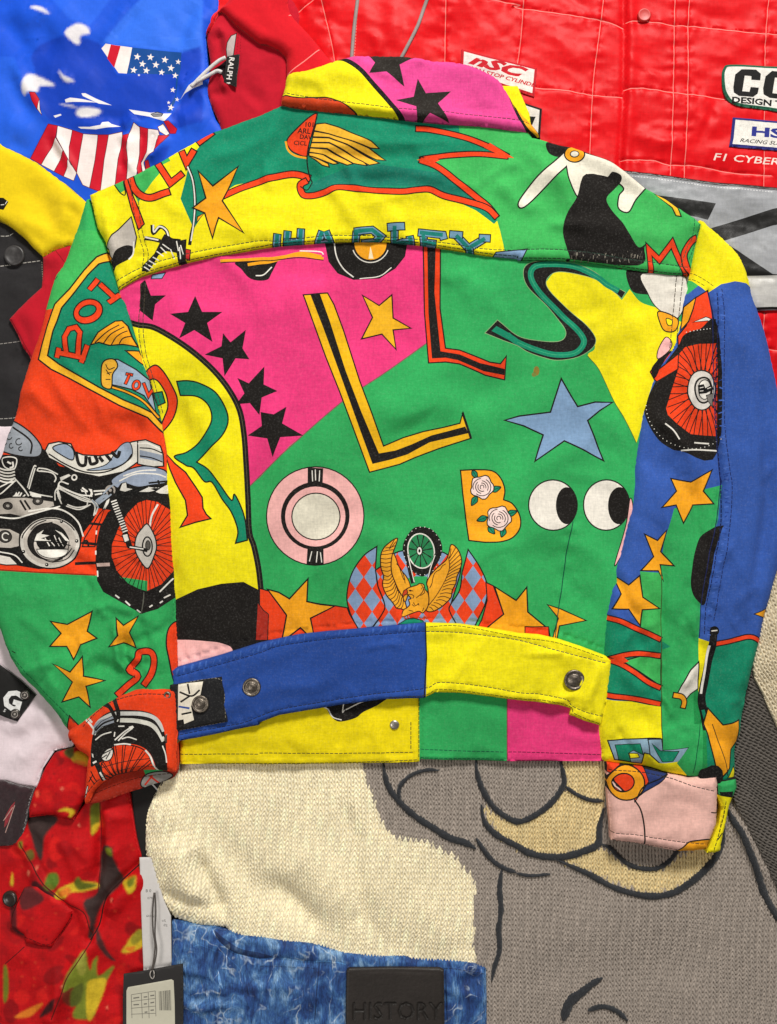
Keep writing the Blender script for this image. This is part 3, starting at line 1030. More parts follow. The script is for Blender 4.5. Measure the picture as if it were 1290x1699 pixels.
# ---------------------------------------------------------------- yoke
L = []
L += fill(q('@ 300 330 308 300 316 262 353 215 480 160 740 190 800 212 862 256 850 340 820 372 790 350 740 325 690 316 620 316 560 318 520 330 503 322 498 305 514 300 508 292 470 290 430 298 390 306 372 318 345 345 322 380'), T)
L += fill(q('@ 512 320 560 309 640 308 715 312 790 340 810 345 740 290 600 270 520 300'), T2)
L += fill(q('@ 760 200 900 210 1060 280 1180 360 1180 500 838 470 838 418 830 383 823 360 790 330 760 305 724 272 690 264 750 257 840 256 850 262 820 240 763 222'), G2)
# red outlined arrow tail
L += stroke(q('B 780 640 850 645 1000 680 1130 725 1240 782'), 9.5, R, 2.0)
L += stroke(q('B 1240 782 1100 768 960 775 870 785 800 795'), 9.0, R, 2.0)
L += fill(q('B 1270 790 1150 712 1120 735 1180 765 1130 772'), R)
L += stroke(q('B 800 795 880 830 980 905 1080 980 1140 1030 1185 1085'), 10.5, R, 2.0)
L += fill(q('B 785 795 860 778 900 800 870 815'), R)
L += stroke(q('A 1110 975 1200 935 1290 905 B 120 873 190 868 255 885'), 11, R, 2.0)
L += stroke(q('B 240 895 205 920 220 968 265 975 330 960 400 935 520 945 700 958 780 950 850 945 920 975 1020 1000 1130 1035 1185 1085'), 10.5, R, 2.0)
L += stroke(q('B 205 925 240 945 265 905'), 2, K)
# badge and wing
L += fill(q('B 290 572 258 580 200 630 140 692 150 735 180 762 240 780 250 720 268 660'), R, 2.2, True)
L += stroke(q('B 132 700 145 745 180 775 240 790'), 3.4, O)
cb = lin(46, 26, 20)
L += text('101', 505, 211, 8.2, cb, 4, 0, 0.02) + text('ARL', 494, 221, 8.6, cb, 6, 0, 0.02) + text('DAV', 497, 230, 7.2, cb, 8, 0, 0.02) + text('CICL', 487, 240, 7.4, cb, 6, 0, 0.02)
for s in ('B 286 622 330 618 400 640 480 675 560 712 600 745 555 742 440 700 350 672 275 655', 'B 275 658 350 672 440 700 545 740 598 775 632 800 585 795 440 725 350 690 268 685',
          'B 268 688 350 692 440 727 560 790 600 815 550 825 440 760 350 715 262 712', 'B 262 714 350 718 440 762 520 805 540 828 470 815 400 775 340 745 255 738',
          'B 255 740 340 748 400 778 470 818 440 828 380 800 330 775 250 762', 'B 250 764 320 772 380 805 395 815 370 818 300 795 250 780', 'B 250 782 300 797 345 815 350 832 315 825 280 800'):
    L += fill(q(s), lin(236, 180, 50), 2.0)
L += stroke(q('B 292 565 275 640 250 720 240 800 250 870 265 905'), 2.2, K)
# star, rope, big letters at the shoulder
L += fill(q('A 560 905 640 870 700 850 760 815 830 770 850 800 790 870 720 960 690 1010 650 930 600 960'), G2)
L += fill(q('A 790 830 870 790 935 740 940 830 880 900 800 940'), Y)
L += stroke(q('A 648 880 665 930 700 970 755 985 848 955'), 11.5, R, 2.2)
L += stroke(q('A 785 812 830 880 850 912 912 862'), 11, R, 2.2, smooth=False)
L += stroke(q('A 905 752 930 812 968 745'), 10.5, R, 2.2, smooth=False) + stroke(q('A 985 715 1062 655'), 9, R, 2.2)
L += fill(q('A 612 885 632 880 665 980 700 1060 720 1115 690 1143 655 1040'), R, 2.2)
L += stroke(q('A 560 905 600 960 625 965 612 890'), 2, K)
L += stroke(q('A 935 825 962 900 972 1000 968 1100 955 1160 945 1220'), 5.5, K) + stroke(q('A 935 830 961 900 971 1000 967 1100 952 1200'), 2.2, WH)
L += fill(q('A 980 1110 1020 1060 985 1080'), O, 1.8)
L += star('A 988 852 1060 925 1187 828 1108 1000 1215 1162 1090 1085 1060 1187 1020 1060 960 1035 1025 985', O, 2.6)
# white and black scrap, handlebar
L += fill(q('A 525 1225 560 1170 655 1080 680 1180 670 1230 600 1290 D 560 140 540 40'), lin(190, 182, 172), 2.0)
L += fill(q('D 550 130 570 60 620 20 665 30 650 80 600 110'), K, 0, True) + stroke(q('D 665 0 662 60 640 90'), 2.4, WH)
L += fill(q('A 470 1290 485 1250 530 1245 560 1290'), O, 1.8)
L += lines('A 760 1120 765 1160 800 1130 830 1150 845 1190 900 1200/A 720 1185 760 1190 800 1200', 6.5, K)
L += lines('A 765 1120 768 1155 795 1128 828 1145 843 1185/A 722 1180 790 1195', 2.6, WH)
L += fill(q('A 790 1215 820 1165 850 1180 880 1200 930 1190 925 1290 D 930 110 890 115 880 60 830 50 790 70 740 150 705 150 710 120 770 60 800 0'), K)
L += lines('A 800 1230 830 1260/A 810 1215 845 1240/A 780 1250 815 1275/D 725 110 760 130/D 740 95 775 115/D 760 78 790 95/D 715 125 745 145/A 850 1240 870 1290/A 895 1230 900 1290/D 900 20 915 70/D 880 0 890 50', 1.8, WH, False)
L += fill(q('D 925 40 950 45 945 95 925 90'), lin(200, 40, 40), 1.6)
# lettering cut by the hem
cl1, cl2 = lin(110, 150, 176), lin(22, 122, 112)
clipY = None
for s in ('@ 461 389 457 422', '@ 478 384 474 424', '@ 500 380 497 424', '@ 471 403 499 401', '@ 535 384 523 418', '@ 541 384 554 416', '@ 528 405 549 403',
          '@ 592 384 588 424', '@ 588 385 618 382 632 392 622 402 600 404', '@ 614 404 632 424', '@ 655 376 655 412', '@ 655 404 682 402 680 392', '@ 643 378 672 376', '@ 702 384 706 424',
          '@ 694 386 735 390 737 398', '@ 703 403 724 405', '@ 757 391 778 412 805 396', '@ 778 410 784 430', '@ 746 389 768 391', '@ 795 395 814 396'):
    L += stroke(q(s), 12.5, cl1, 1.8, smooth=False)
for s in ('@ 461 389 457 422', '@ 478 384 474 424', '@ 500 380 497 424', '@ 471 403 499 401', '@ 535 384 523 418', '@ 541 384 554 416', '@ 528 405 549 403',
          '@ 592 384 588 424', '@ 588 385 618 382 632 392 622 402 600 404', '@ 614 404 632 424', '@ 655 376 655 412', '@ 655 404 682 402 680 392', '@ 702 384 706 424',
          '@ 697 386 735 390', '@ 703 403 724 405', '@ 757 391 778 412 805 396', '@ 778 410 784 430'):
    L += stroke(q(s), 6.5, cl2, smooth=False)
L += fill(q('B 1180 1255 1290 1245 C 45 1240 25 1280 0 1330 B 1150 1300'), LB, 1.8)
# black drape with cream bands and orange rings
L += fill(q('C 140 712 200 700 250 730 235 770 190 780 150 760'), K, 0, True)
L += fill(sm(q('C 262 725 330 755 440 790 540 850 640 932'), False) + sm(q('C 640 932 590 990 550 1055 500 1035 505 970 530 930 470 890 400 870 340 868'), False)
          + sm(q('C 340 868 310 940 292 985 250 900 240 830'), False) + sm(q('C 240 830 140 930 30 1035 0 1010 80 900 160 825 195 790'), False), lin(232, 226, 208), 2.4)
L += fill(q('C 330 872 380 862 440 880 470 855 512 870 515 900 480 940 440 990 470 1050 520 1110 555 1170 600 1230 C 640 1210 F 630 30 600 120 260 90 C 260 1290 222 1160 240 1070 290 985 310 910'), K, 0, True)
for cx, cy, r in ((282, 765, 50),):
    L += fill(ell(860 + cx / 3, cy / 3, r / 3, r / 3 * .8), O, 2.2) + fill(ell(860 + cx / 3, cy / 3, r / 7, r / 10), lin(232, 226, 208) if cx < 500 else G2, 1.6)
L += fill(q('C 680 960 740 985 800 1030 815 1075 790 1070 770 1030'), lin(236, 190, 40), 2.0)
L += stroke(q('F 668 170 652 40 705 92 768 8 805 90 850 175'), 9.5, R, 2.0, smooth=False)
L += stroke(q('C 895 1180 870 1195 F 845 30 830 70 845 130 880 160'), 10.5, R, 2.0)
rs = random.Random(21)
for i in range(60):      # worn-through print along the hem
    X, Y_ = 947 + rs.uniform(0, 120), 416 + rs.uniform(0, 16)
    L += stroke([(X, Y_), (X + rs.uniform(-1.5, 1.5), Y_ + rs.uniform(2, 7))], rs.uniform(.7, 1.5), rs.choice((lin(92, 86, 78), lin(60, 56, 52), lin(150, 144, 130))), smooth=False)
HEM = q('D 585 240 640 205 700 172 800 140 950 100 1100 70 1290 35 E 100 20 320 5 520 0 640 2 800 18 960 42 1130 70 1290 85 F 0 92 200 95 350 105 500 130 620 148 760 165 850 166')
HEM1 = q('D 575 195 640 160 700 130 800 98 950 60 1100 30 1290 0 B 100 1200 320 1175 440 1172 640 1180 800 1195 960 1215 1130 1240 C 0 1245 100 1240 240 1245 400 1262 F 520 85 650 100 860 130')
HEM2 = q('D 582 230 640 195 700 162 800 130 950 92 1100 62 1290 27 E 100 12 320 -4 520 -9 640 -7 800 9 960 32 1130 60 1290 75 F 0 82 200 86 350 96 500 120 620 138 760 156 850 158')
L += dashes(HEM1, 1.4, lin(40, 60, 50)) + dashes(HEM2, 1.2, lin(40, 60, 50))
L += dashes(q('A 650 890 660 1000 680 1120 700 1200 D 715 60 706 150'), 1.2, lin(60, 60, 40)) + dashes(q('A 690 980 700 1100 720 1200 D 738 60 728 140'), 1.2, lin(60, 60, 40))
L += dashes(q('C 880 1085 870 1180 F 845 30 800 165'), 1.2, lin(20, 90, 60)) + dashes(q('C 905 1115 890 1190 F 875 40 845 110'), 1.2, lin(20, 90, 60))
H_yoke = Height(0.0305, None, 0.0055, 10, fs=2.4,
                folds=[(q('@ 480 230 580 210 700 235'), 0.0014, 22), (q('@ 520 285 640 280 800 300'), 0.0014, 18), (q('@ 540 300 640 300 740 305'), -0.0014, 12),
                       (q('@ 330 250 420 230 520 240'), -0.0012, 22), (q('@ 880 240 960 330 1000 420'), 0.001, 30), (q('@ 1000 300 1080 340 1130 400'), -0.0012, 24),
                       (q('@ 640 350 760 345 860 380'), 0.0008, 22), (q('@ 350 360 450 345 560 360'), 0.0008, 24), (q('@ 900 180 880 250 900 330'), 0.0012, 26),
                       (q('@ 173 330 180 380 200 440'), 0.002, 10)],
                noise=[(0.0008, 120, 13, -10, 1.8, False), (0.0007, 38, 18, 10, 2.0, False), (0.0005, 60, 19, 20, 2.5, False)],
                seams=[(HEM1, 0.0009, 10, 24), (q('A 670 930 690 1100 720 1200 D 716 150'), 0.0008, 10, 24), (q('C 890 1100 880 1180 F 850 60 820 160'), 0.0007, 10, 24)],
                ramps=[(230, 300, 150, 340, -0.0025), (1080, 300, 1165, 340, -0.003)])
H_yoke.folds += rfolds((250, 230, 1130, 400), 36, 5, 28, (70, 190), (.0005, .0014), (8, 17), 15) + [(q('@ 470 215 400 250 330 270'), .0015, 12), (q('@ 480 230 420 290 330 330'), -.0012, 12), (q('@ 860 240 930 300 960 380'), .0014, 14), (q('@ 880 235 980 280 1080 340'), -.0013, 13), (q('@ 560 225 640 240 760 235'), .0013, 9), (q('@ 500 250 600 262 700 262'), -.0012, 9)]
YOKE = q('A 440 962 490 940 600 897 680 860 760 820 900 742 1060 650 1290 570 B 120 515 200 400 B 1290 420 C 60 560 70 680 200 715 270 728 340 752 450 790 540 850 640 930 760 992 880 1078 917 1112 F 890 30 862 165') + HEM[::-1] + q('D 560 150 520 0 A 480 1130 455 1020')
yoke = piece('yoke', jacket, dedupe(YOKE), Y, L, H_yoke, M_COTTON, 6.0, smooth_outline=False)

# ---------------------------------------------------------------- collar
L = []
L += fill(q('B 100 380 150 366 250 348 380 298 425 303 480 345 540 405 600 470 660 545 712 615 600 610 480 585 250 560 100 520'), Y)
L += stroke(q('B 385 292 430 305 500 355 600 462 660 535 730 625'), 8.0, K)
L += fill(q('B 105 485 200 502 330 500 400 520 450 550 485 590 300 580 100 535'), lin(214, 70, 30), 2.0, True)
L += star('B 535 262 590 275 660 262 790 287 700 330 724 440 635 365 550 375 578 320', lin(40, 36, 32), 0)
L += star('B 790 400 830 472 955 463 890 525 948 622 850 580 790 635 782 542 680 508 770 490', lin(40, 36, 32), 0)
L += fill(q('B 1235 455 1290 540 C 60 610 110 690 60 690 0 600 B 1265 540'), O, 2.0)
L += lines('B 1255 480 1290 580 C 40 650 90 690', 3.5, K)
CST = q('B 118 468 200 490 400 520 560 540 700 555 850 565 1000 578 1150 592 1290 608 C 60 625')
L += dashes(CST, 1.4, STITCH)
H_col = Height(0.0390, None, 0.0085, 12, fs=2.2,
               folds=[(q('@ 560 150 720 170 860 200'), -0.0008, 16), (q('@ 490 140 560 120 640 130'), 0.0016, 18), (q('@ 700 115 800 125 850 160'), 0.0016, 20), (q('@ 480 165 600 183 760 197 880 205'), 0.001, 8)],
               noise=[(0.0006, 80, 23, 0, 2.0, False), (0.0004, 34, 28, 0, 2.0, False)], seams=[(CST, 0.0007, 9, 22)],
               ramps=[(620, 190, 640, 95, -0.006)])
COLLAR = q('B 112 505 130 440 150 370 250 350 380 300 450 282 540 272 700 278 850 298 1000 312 1100 345 1190 395 1245 470 1290 545 C 60 612 112 688 50 672 0 660 B 1150 640 1000 628 900 620 720 603 600 590 480 578 250 552 130 530')
H_col.folds += rfolds((480, 100, 880, 210), 14, 15, 35, (50, 130), (.0004, .0012), (8, 16), 27)
collar = piece('collar', jacket, COLLAR, P2, L, H_col, M_COTTON, 5.0, drop=0.004)

# ---------------------------------------------------------------- waistband
L = []
L += fill(q('@ 706 980 1100 980 1100 1300 704 1300 708 1100'), Y)
L += stroke(q('@ 706 1030 708 1090 704 1165'), 2.2, K, smooth=False)
WB1 = q('G 885 965 1100 905 1290 850 H 100 815 300 785 500 765 700 750 830 742 1000 748 1150 765 1290 785 I 150 825 300 865 440 900')
WB2 = q('I 420 1165 330 1140 262 1110 240 1080 100 1052 0 1045 H 1150 1020 1000 1000 890 995 830 1025 640 1045 480 1065 300 1095 100 1130 0 1165 G 1200 1200 1000 1235 890 1258')
WB3 = q('I 400 1200 330 1172 272 1145 262 1118 150 1085 0 1075 H 1150 1055 1000 1035 885 1028 822 1060 640 1070')
L += dashes(WB1, 1.3, lin(22, 34, 70)) + dashes(WB2, 1.3, lin(30, 36, 50)) + dashes(WB3, 1.1, lin(70, 66, 20))
L += dashes(q('H 825 720 1000 715 1290 770 I 200 800 440 880'), 1.1, lin(70, 66, 20))
rs = random.Random(4)
for i in range(70):   # rubbed seam ridges on the blue half
    t = rs.random()
    a, b = sm(WB1, False, 6), None
    p = a[int(t * len(a) * .52)]
    L += stroke([(p[0] - 1, p[1] - rs.uniform(2, 5)), (p[0] + rs.uniform(-1, 3), p[1] - rs.uniform(7, 14))], rs.uniform(1.2, 2.6), lin(58, 96, 174), smooth=False)
H_wb = Height(0.0330, None, 0.0055, 7, fs=2.2,
              folds=[(q('@ 925 1085 940 1140 950 1185'), -0.002, 14), (q('@ 720 1160 760 1110 800 1060'), 0.001, 14), (q('@ 700 1030 705 1160'), -0.0008, 5, 1),
                     (q('@ 500 1150 560 1100 680 1080'), 0.0010, 24), (q('@ 320 1200 420 1150 520 1120'), 0.0012, 20), (q('@ 960 1180 985 1130 1000 1090'), 0.002, 12)],
              noise=[(0.0007, 90, 41, -10, 2.0, False), (0.0005, 38, 44, -10, 2.0, False)],
              seams=[(WB1, 0.0011, 10, 20), (WB2, 0.0010, 9, 20)])
WAIST = q('G 855 938 885 920 1100 860 1290 800 H 100 778 200 758 350 742 500 730 680 712 830 700 1000 705 1200 735 1290 752 I 100 758 200 780 320 820 430 862 470 880 450 1060 410 1212 330 1188 258 1160 266 1130 200 1108 100 1095 0 1085 H 1200 1075 1100 1062 1000 1050 880 1045 822 1076 640 1080 400 1110 250 1135 100 1160 0 1198 G 1290 1210 1100 1250 990 1272 880 1292')
H_wb.folds += rfolds((300, 1040, 1000, 1200), 30, -8, 45, (40, 110), (.0004, .0011), (6, 13), 25)
waist = piece('waistband', jacket, WAIST, B, L, H_wb, M_COTTON, 5.5, smooth_outline=False)


def button(parent, px, py, z, r, label=None, mat=None, name='button'):
    prof = [(r, -0.001), (r * 1.02, 0.0012), (r * .95, 0.0020), (r * .80, 0.0021), (r * .76, 0.0015), (r * .58, 0.0015), (r * .54, 0.0021), (r * .48, 0.0021),
            (r * .40, 0.0026), (r * .22, 0.0031), (r * .05, 0.0033)]
    o = lathe(name, parent, px, py, z, prof, mat or M_METAL, 32)
    return o


button(waist, 953, 1128, float(H_wb(953, 1128)[0]) + .0005, 17)
button(waist, 419, 1139, float(H_wb(419, 1139)[0]) + .0005, 15)
# little adjuster tab
L = []
L += fill(q('G 890 1000 1020 985 1005 1060 960 1110 975 1180 890 1215'), lin(226, 218, 200), 1.8)
L += lines('G 900 1040 960 1060 1000 1030/G 905 1090 950 1060/G 940 1000 950 1050/G 910 1150 960 1140', 3, K) + lines('G 895 1112 950 1120', 3, B)
L += fill(q('G 890 1180 920 1175 925 1210 890 1235'), K, 0)
L += dashes(q('G 895 1003 1098 975 1122 1090 1128 1180'), 1.0, lin(130, 125, 110), 4, 2) + dashes(q('G 900 1232 1130 1188'), 1.0, lin(130, 125, 110), 4, 2)
H_tab = Height(0.0365, None, 0.004, 6, noise=[(0.0006, 40, 50, 0, 1, False), (0.0004, 14, 54, 0, 1, False)])
tab = piece('adjuster_tab', jacket, q('G 850 1008 1000 982 1108 965 1115 1020 1128 1090 1136 1190 1020 1212 880 1238 850 1244'), lin(30, 30, 32), L, H_tab, M_COTTON, 4.0, drop=.004, smooth_outline=False)
button(tab, 335, 1166, float(H_tab(335, 1166)[0]) + .0005, 14)
lathe('snap_stud', hem, 655, 1205, float(H_hem(655, 1205)[0]), [(8, -.001), (8, .0006), (7, .0013), (4, .0017), (.5, .0018)], M_STEEL, 24)
# ---------------------------------------------------------------- sleeve with the motorbike
L = []
L += fill(q('D 320 -10 220 345 300 340 500 0'), G2)
L += fill(q('D 320 -60 215 342 285 335 700 -60'), G2)
L += fill(q('D 150 342 700 320 900 900 G 900 500 480 463 300 452 0 440 -80 430 D -100 1000'), R)
L += stroke(q('G -60 432 200 448 480 462'), 2.2, lin(140, 40, 20))
# shield
L += fill(q('D 560 45 525 50 480 76 420 145 350 240 275 315 255 370 235 430 195 590 260 640 350 685 480 755 600 820 740 880 800 945 870 1000 900 0'), lin(240, 180, 40), 2.6)
L += fill(q('D 580 80 545 90 492 112 440 170 382 250 312 335 290 400 270 450 243 572 300 615 400 672 500 730 620 792 700 825 760 855 800 905 880 980 920 0'), T, 2.6)
for s in ('D 300 535 288 582', 'D 290 556 430 585', 'D 442 522 408 606', 'D 338 572 330 480 350 440 385 432 408 460 392 575',
          'D 500 215 575 285', 'D 490 192 452 246', 'D 602 250 545 308'):
    L += stroke(q(s), 9.2, R, 2.0, smooth=False)
L += fill(ell(445 / 3, 400 + 355 / 3, 25, 20, 28, -20), R, 2.2) + fill(ell(443 / 3, 400 + 352 / 3, 15, 9, 24, -20), T, 2.0)
for s in ('D 300 535 288 582', 'D 290 556 430 585', 'D 442 522 408 606', 'D 338 572 330 480 350 440 385 432 408 460 392 575', 'D 500 215 575 285', 'D 490 192 452 246', 'D 602 250 545 308'):
    L += stroke(q(s), 7.4, R, smooth=False)
L += fill(q('D 458 520 500 460 545 428 580 402 612 398 640 425 660 480 685 525 620 518 550 522 500 508'), O, 2.2)
L += lines('D 480 510 540 460 600 420/D 520 515 560 470 625 430/D 560 520 590 480 640 450/D 600 515 620 490 655 475', 1.8, K)
L += fill(q('D 630 548 690 545 720 620 690 600'), O, 2.2)
L += fill(q('D 540 595 590 590 680 640 740 690 775 850 720 770 660 740 555 715'), lin(150, 170, 190), 2.2)
L += stroke(q('D 560 728 640 755 720 800 790 880'), 4.5, O, 1.8)
L += fill(q('D 510 620 535 592 575 592 590 625 565 665 560 735 520 728 508 690'), lin(226, 170, 50), 2.2, True)
L += lines('D 530 615 545 640 575 630/D 535 660 560 655/D 530 690 555 690/D 530 640 550 668', 1.6, K)
for s in ('D 630 662 665 668', 'D 648 665 630 715', 'D 715 705 740 770 755 735 775 790 800 750'):
    L += stroke(q(s), 4.5, R, 1.3, smooth=False)
L += fill(ell(682 / 3, 400 + 718 / 3, 7, 9, 18, 15), R, 1.4) + fill(ell(682 / 3, 400 + 718 / 3, 3, 5, 12, 15), lin(150, 170, 190), 1.0)
# motorbike: engine mass
L += fill(q('D -60 1060 80 1065 200 1060 215 1030 260 1060 300 1120 500 1160 700 1150 860 1180 G 860 110 800 90 740 60 640 110 560 140 500 130 470 190 420 260 410 330 380 385 300 425 200 432 100 415 0 395 -60 380'), K2)
L += fill(q('D -40 880 60 895 140 940 200 1000 217 1045 190 1075 100 1070 0 1045 -40 1040'), lin(150, 156, 164), 2.4, True)
L += stroke(q('D 60 925 130 970 165 1010 160 1060'), 3, K)
for cx, cy, r in ((45, 970, 18), (100, 1000, 16), (60, 1020, 12), (20, 1000, 12), (110, 1035, 10)):
    L += stroke(ell(cx / 3, 400 + cy / 3, r / 3, r / 3, 10, 0, 20, 290), 1.7, K, smooth=False)
# seat and tank
L += fill(q('D 232 1045 250 1010 300 1000 360 1010 380 1050 420 1065 500 1070 560 1060 610 1020 660 1000 690 995 690 1100 620 1150 500 1175 380 1150 290 1100 250 1080'), lin(226, 222, 210), 2.4)
L += fill(q('D 270 1030 330 1010 372 1040 370 1090 320 1070'), lin(150, 165, 185), 2.0, True)
L += fill(q('D 600 1020 650 1005 660 1070 600 1120 520 1140 440 1140 540 1110'), lin(150, 165, 185), 1.6, True)
for s in ('D 385 1050 400 1110 430 1115 435 1070', 'D 450 1075 460 1110 490 1100 480 1070', 'D 500 1075 520 1100', 'D 535 1065 560 1095', 'D 560 1050 590 1075 600 1045'):
    L += stroke(q(s), 5.5, K)
L += lines('D 405 1065 412 1095/D 468 1085 472 1100', 1.8, WH) + lines('D 250 1060 330 1110 430 1150 530 1150 620 1110 660 1060', 2.4, K)
L += fill(q('D 690 995 730 990 800 1020 812 1060 815 1120 760 1125 690 1110'), lin(206, 202, 192), 2.2)
L += fill(q('D 700 1040 810 1065 812 1100 700 1080'), lin(140, 150, 165))
L += lines('D 700 1030 760 1035 808 1055/D 700 1070 760 1080 810 1100', 2.0, K) + lines('D 690 1010 740 1008 800 1035', 2.0, WH)
L += fill(q('D 560 1190 640 1140 720 1120 790 1130 828 1150 830 1200 760 1215 690 1225 620 1205 590 1230'), lin(150, 162, 182), 2.2, True)
L += lines('D 600 1195 680 1160 780 1160 825 1175/D 620 1170 700 1145 780 1140', 2.2, WH)
L += fill(q('D 740 1240 800 1225 840 1240 838 1290 G 800 30 740 20'), lin(220, 216, 206), 2.0)
L += lines('D 760 1250 830 1255/G 745 5 830 -5/G 790 -10 800 30', 3, K)
# highlights of the machinery
WM, GM = lin(222, 218, 208), lin(164, 156, 148)
L += fill(q('V 15 265 60 250 110 255 130 275 118 330 90 340 40 320'), K2, 2.0, True, inkcol=WM) + lines('V 100 285 105 320 80 330/V 60 285 90 300', 3, WM)
for y in (330, 352, 374, 396, 418):
    L += stroke(q('V 0 %d 40 %d 80 %d 118 %d' % (y, y + 12, y + 14, y + 4)), 2.6, WM)
L += lines('V 0 470 60 440 110 405/V 0 520 40 500 120 415/V 115 405 180 480 215 530/V 100 545 130 520/V 130 545 150 500/V 150 540 165 505/V 170 540 190 520', 2.2, WM)
L += fill(q('V 130 500 150 530 140 550 110 545'), WM)
L += lines('V 205 470 250 325 270 318/V 215 480 262 330/V 285 330 350 340 420 375/V 300 350 380 365 405 400 395 430/V 285 330 280 350 340 355/V 220 500 290 520 380 535/V 225 520 300 535', 2.0, WM)
L += fill(q('V 218 500 260 515 300 525 295 540 240 535'), WM) + fill(q('V 430 395 500 370 520 385 450 420 440 440'), WM, 1.2)
L += stroke(ell(540 / 4.3, 700 + 397 / 4.3, 4, 4.2, 14), 2.4, WM, closed=True, smooth=False)
L += lines('V 415 460 520 500 660 555/V 420 475 530 520 655 565/V 410 500 440 580 420 540/V 395 560 400 500 430 450/V 490 590 560 610 630 600 640 570/V 480 600 580 625 660 590', 2.0, WM)
L += fill(q('V 425 490 440 540 430 560 412 530'), WM) + fill(q('V 590 480 630 500 640 540 620 500 600 500'), WM) + fill(q('V 640 475 670 480 680 520 650 545 660 505'), WM, 1.0)
L += lines('V 680 495 760 490/V 690 520 740 510/V 600 470 640 500', 2.6, WM)
L += fill(q('V 690 560 740 520 780 510 790 530 750 550 730 590 700 585'), lin(140, 150, 162), 1.4) + fill(q('V 745 625 770 560 795 540 790 580 765 625'), WM, 1.4)
L += stroke(ell(795 / 4.3, 700 + 488 / 4.3, 7, 7, 16), 3.0, GM, closed=True, smooth=False) + fill(ell(795 / 4.3, 700 + 488 / 4.3, 3.2, 3.2, 10), GM, 1.0)
L += fill(q('V 880 440 910 430 915 470 960 480 900 500 860 490'), WM, 1.0) + fill(q('V 1000 500 1060 470 1110 490 1070 500'), WM) + fill(q('V 1110 500 1150 470 1195 440 1200 545 1160 520'), WM, 1.4)
L += lines('V 660 560 690 600 680 670/V 670 555 710 600 690 660', 2.2, WM)
# lower cover plates
L += fill(q('G -40 90 60 75 140 75 270 95 275 120 200 150 130 175 60 160 -40 165'), lin(176, 168, 158), 2.4)
for cx, cy in ((50, 118), (195, 95)):
    L += fill(ell(cx / 3, 800 + cy / 3, 8, 6, 16), lin(60, 56, 52), 1.6) + fill(ell(cx / 3, 800 + cy / 3, 3, 2.4, 10), lin(170, 164, 156))
L += lines('G 110 90 140 140/G 130 90 160 135', 3.2, K) + lines('G -20 170 80 180 160 160 300 120', 2.4, WH)
L += fill(q('G -40 225 60 230 110 255 105 320 60 330 -40 325'), lin(186, 178, 168), 2.4)
L += fill(ell(35 / 3, 800 + 270 / 3, 11, 10), lin(60, 56, 52), 1.6) + stroke(ell(38 / 3, 800 + 270 / 3, 6, 6, 12, 0, 60, 330), 2, WH, smooth=False)
L += fill(q('G -40 350 60 370 100 410 40 412 -40 400'), lin(226, 220, 210), 2.0)
L += lines('G 0 345 80 362 120 400', 2, WH) + lines('G 150 145 260 130 340 150 400 200 425 270', 2.6, WH) + lines('G 300 20 400 60 470 70/G 300 30 420 90 480 100/G 290 60 300 0 350 10', 2.2, WH)
cx, cy = 258 / 3, 800 + 300 / 3
L += fill(ell(cx, cy, 51, 43, 40), lin(206, 200, 190), 2.6)
L += fill(ell(cx, cy, 44, 37, 40, 0), lin(186, 178, 168)) + stroke(ell(cx, cy, 47, 40, 24, 0, 190, 330), 2.0, K, smooth=False)
L += fill(ell(cx - 4, cy - 2, 33, 30, 36), lin(30, 28, 26), 2.0) + fill(ell(cx + 2, cy + 2, 30, 27, 36), lin(196, 188, 178), 1.6)
L += fill(ell(cx + 3, cy - 4, 27, 21, 32), K2)
L += fill(ell(cx + 4, cy + 11, 26, 15, 30, 0, 0, 180), lin(234, 230, 220), 1.4)
for i in range(9):
    L += stroke([(cx - 14 + i * 4, cy - 4 - (i % 3) * 4), (cx - 6 + i * 4, cy + 6)], 1.6, WH if i % 2 else K, smooth=False)
    L += stroke([(cx - 18 + i * 5, cy + 10), (cx - 10 + i * 5, cy + 11)], 1.3, K, smooth=False)
L += fill(q('V 250 850 270 800 320 770 300 800 360 810 300 830 370 850'), WM) + fill(q('V 400 770 450 790 510 850 480 845 440 800'), WM) + fill(q('V 430 800 470 840 455 850'), K2) + lines('V 250 850 380 855 520 880/V 225 770 270 730 340 700/V 240 790 290 740 380 715/V 400 985 470 960 530 900/V 380 1000 480 980 550 910', 1.8, K2)
L += lines('G 175 290 190 240 240 215/G 160 310 175 250 230 205/G 200 370 260 395 320 380', 2.0, K)
for x, y in ((312, 195), (392, 292), (240, 410), (125, 345)):
    L += fill(ell(x / 3, 800 + y / 3, 3, 3, 10), K2) + fill(ell(x / 3 - .6, 800 + y / 3 - .6, 1.1, 1.1, 6), WH)
# red wedges, struts
L += fill(q('G 530 130 500 160 430 280 420 320 480 320 490 230'), R, 2.0) + fill(q('G 440 330 480 330 485 420 350 430 400 370'), R, 0)
L += lines('G 410 200 560 215 660 215', 4, K) + lines('G 420 300 500 310 660 325', 4.5, K) + lines('G 380 405 500 400 690 395', 5, K) + lines('G 415 305 440 290 450 320', 3, K)
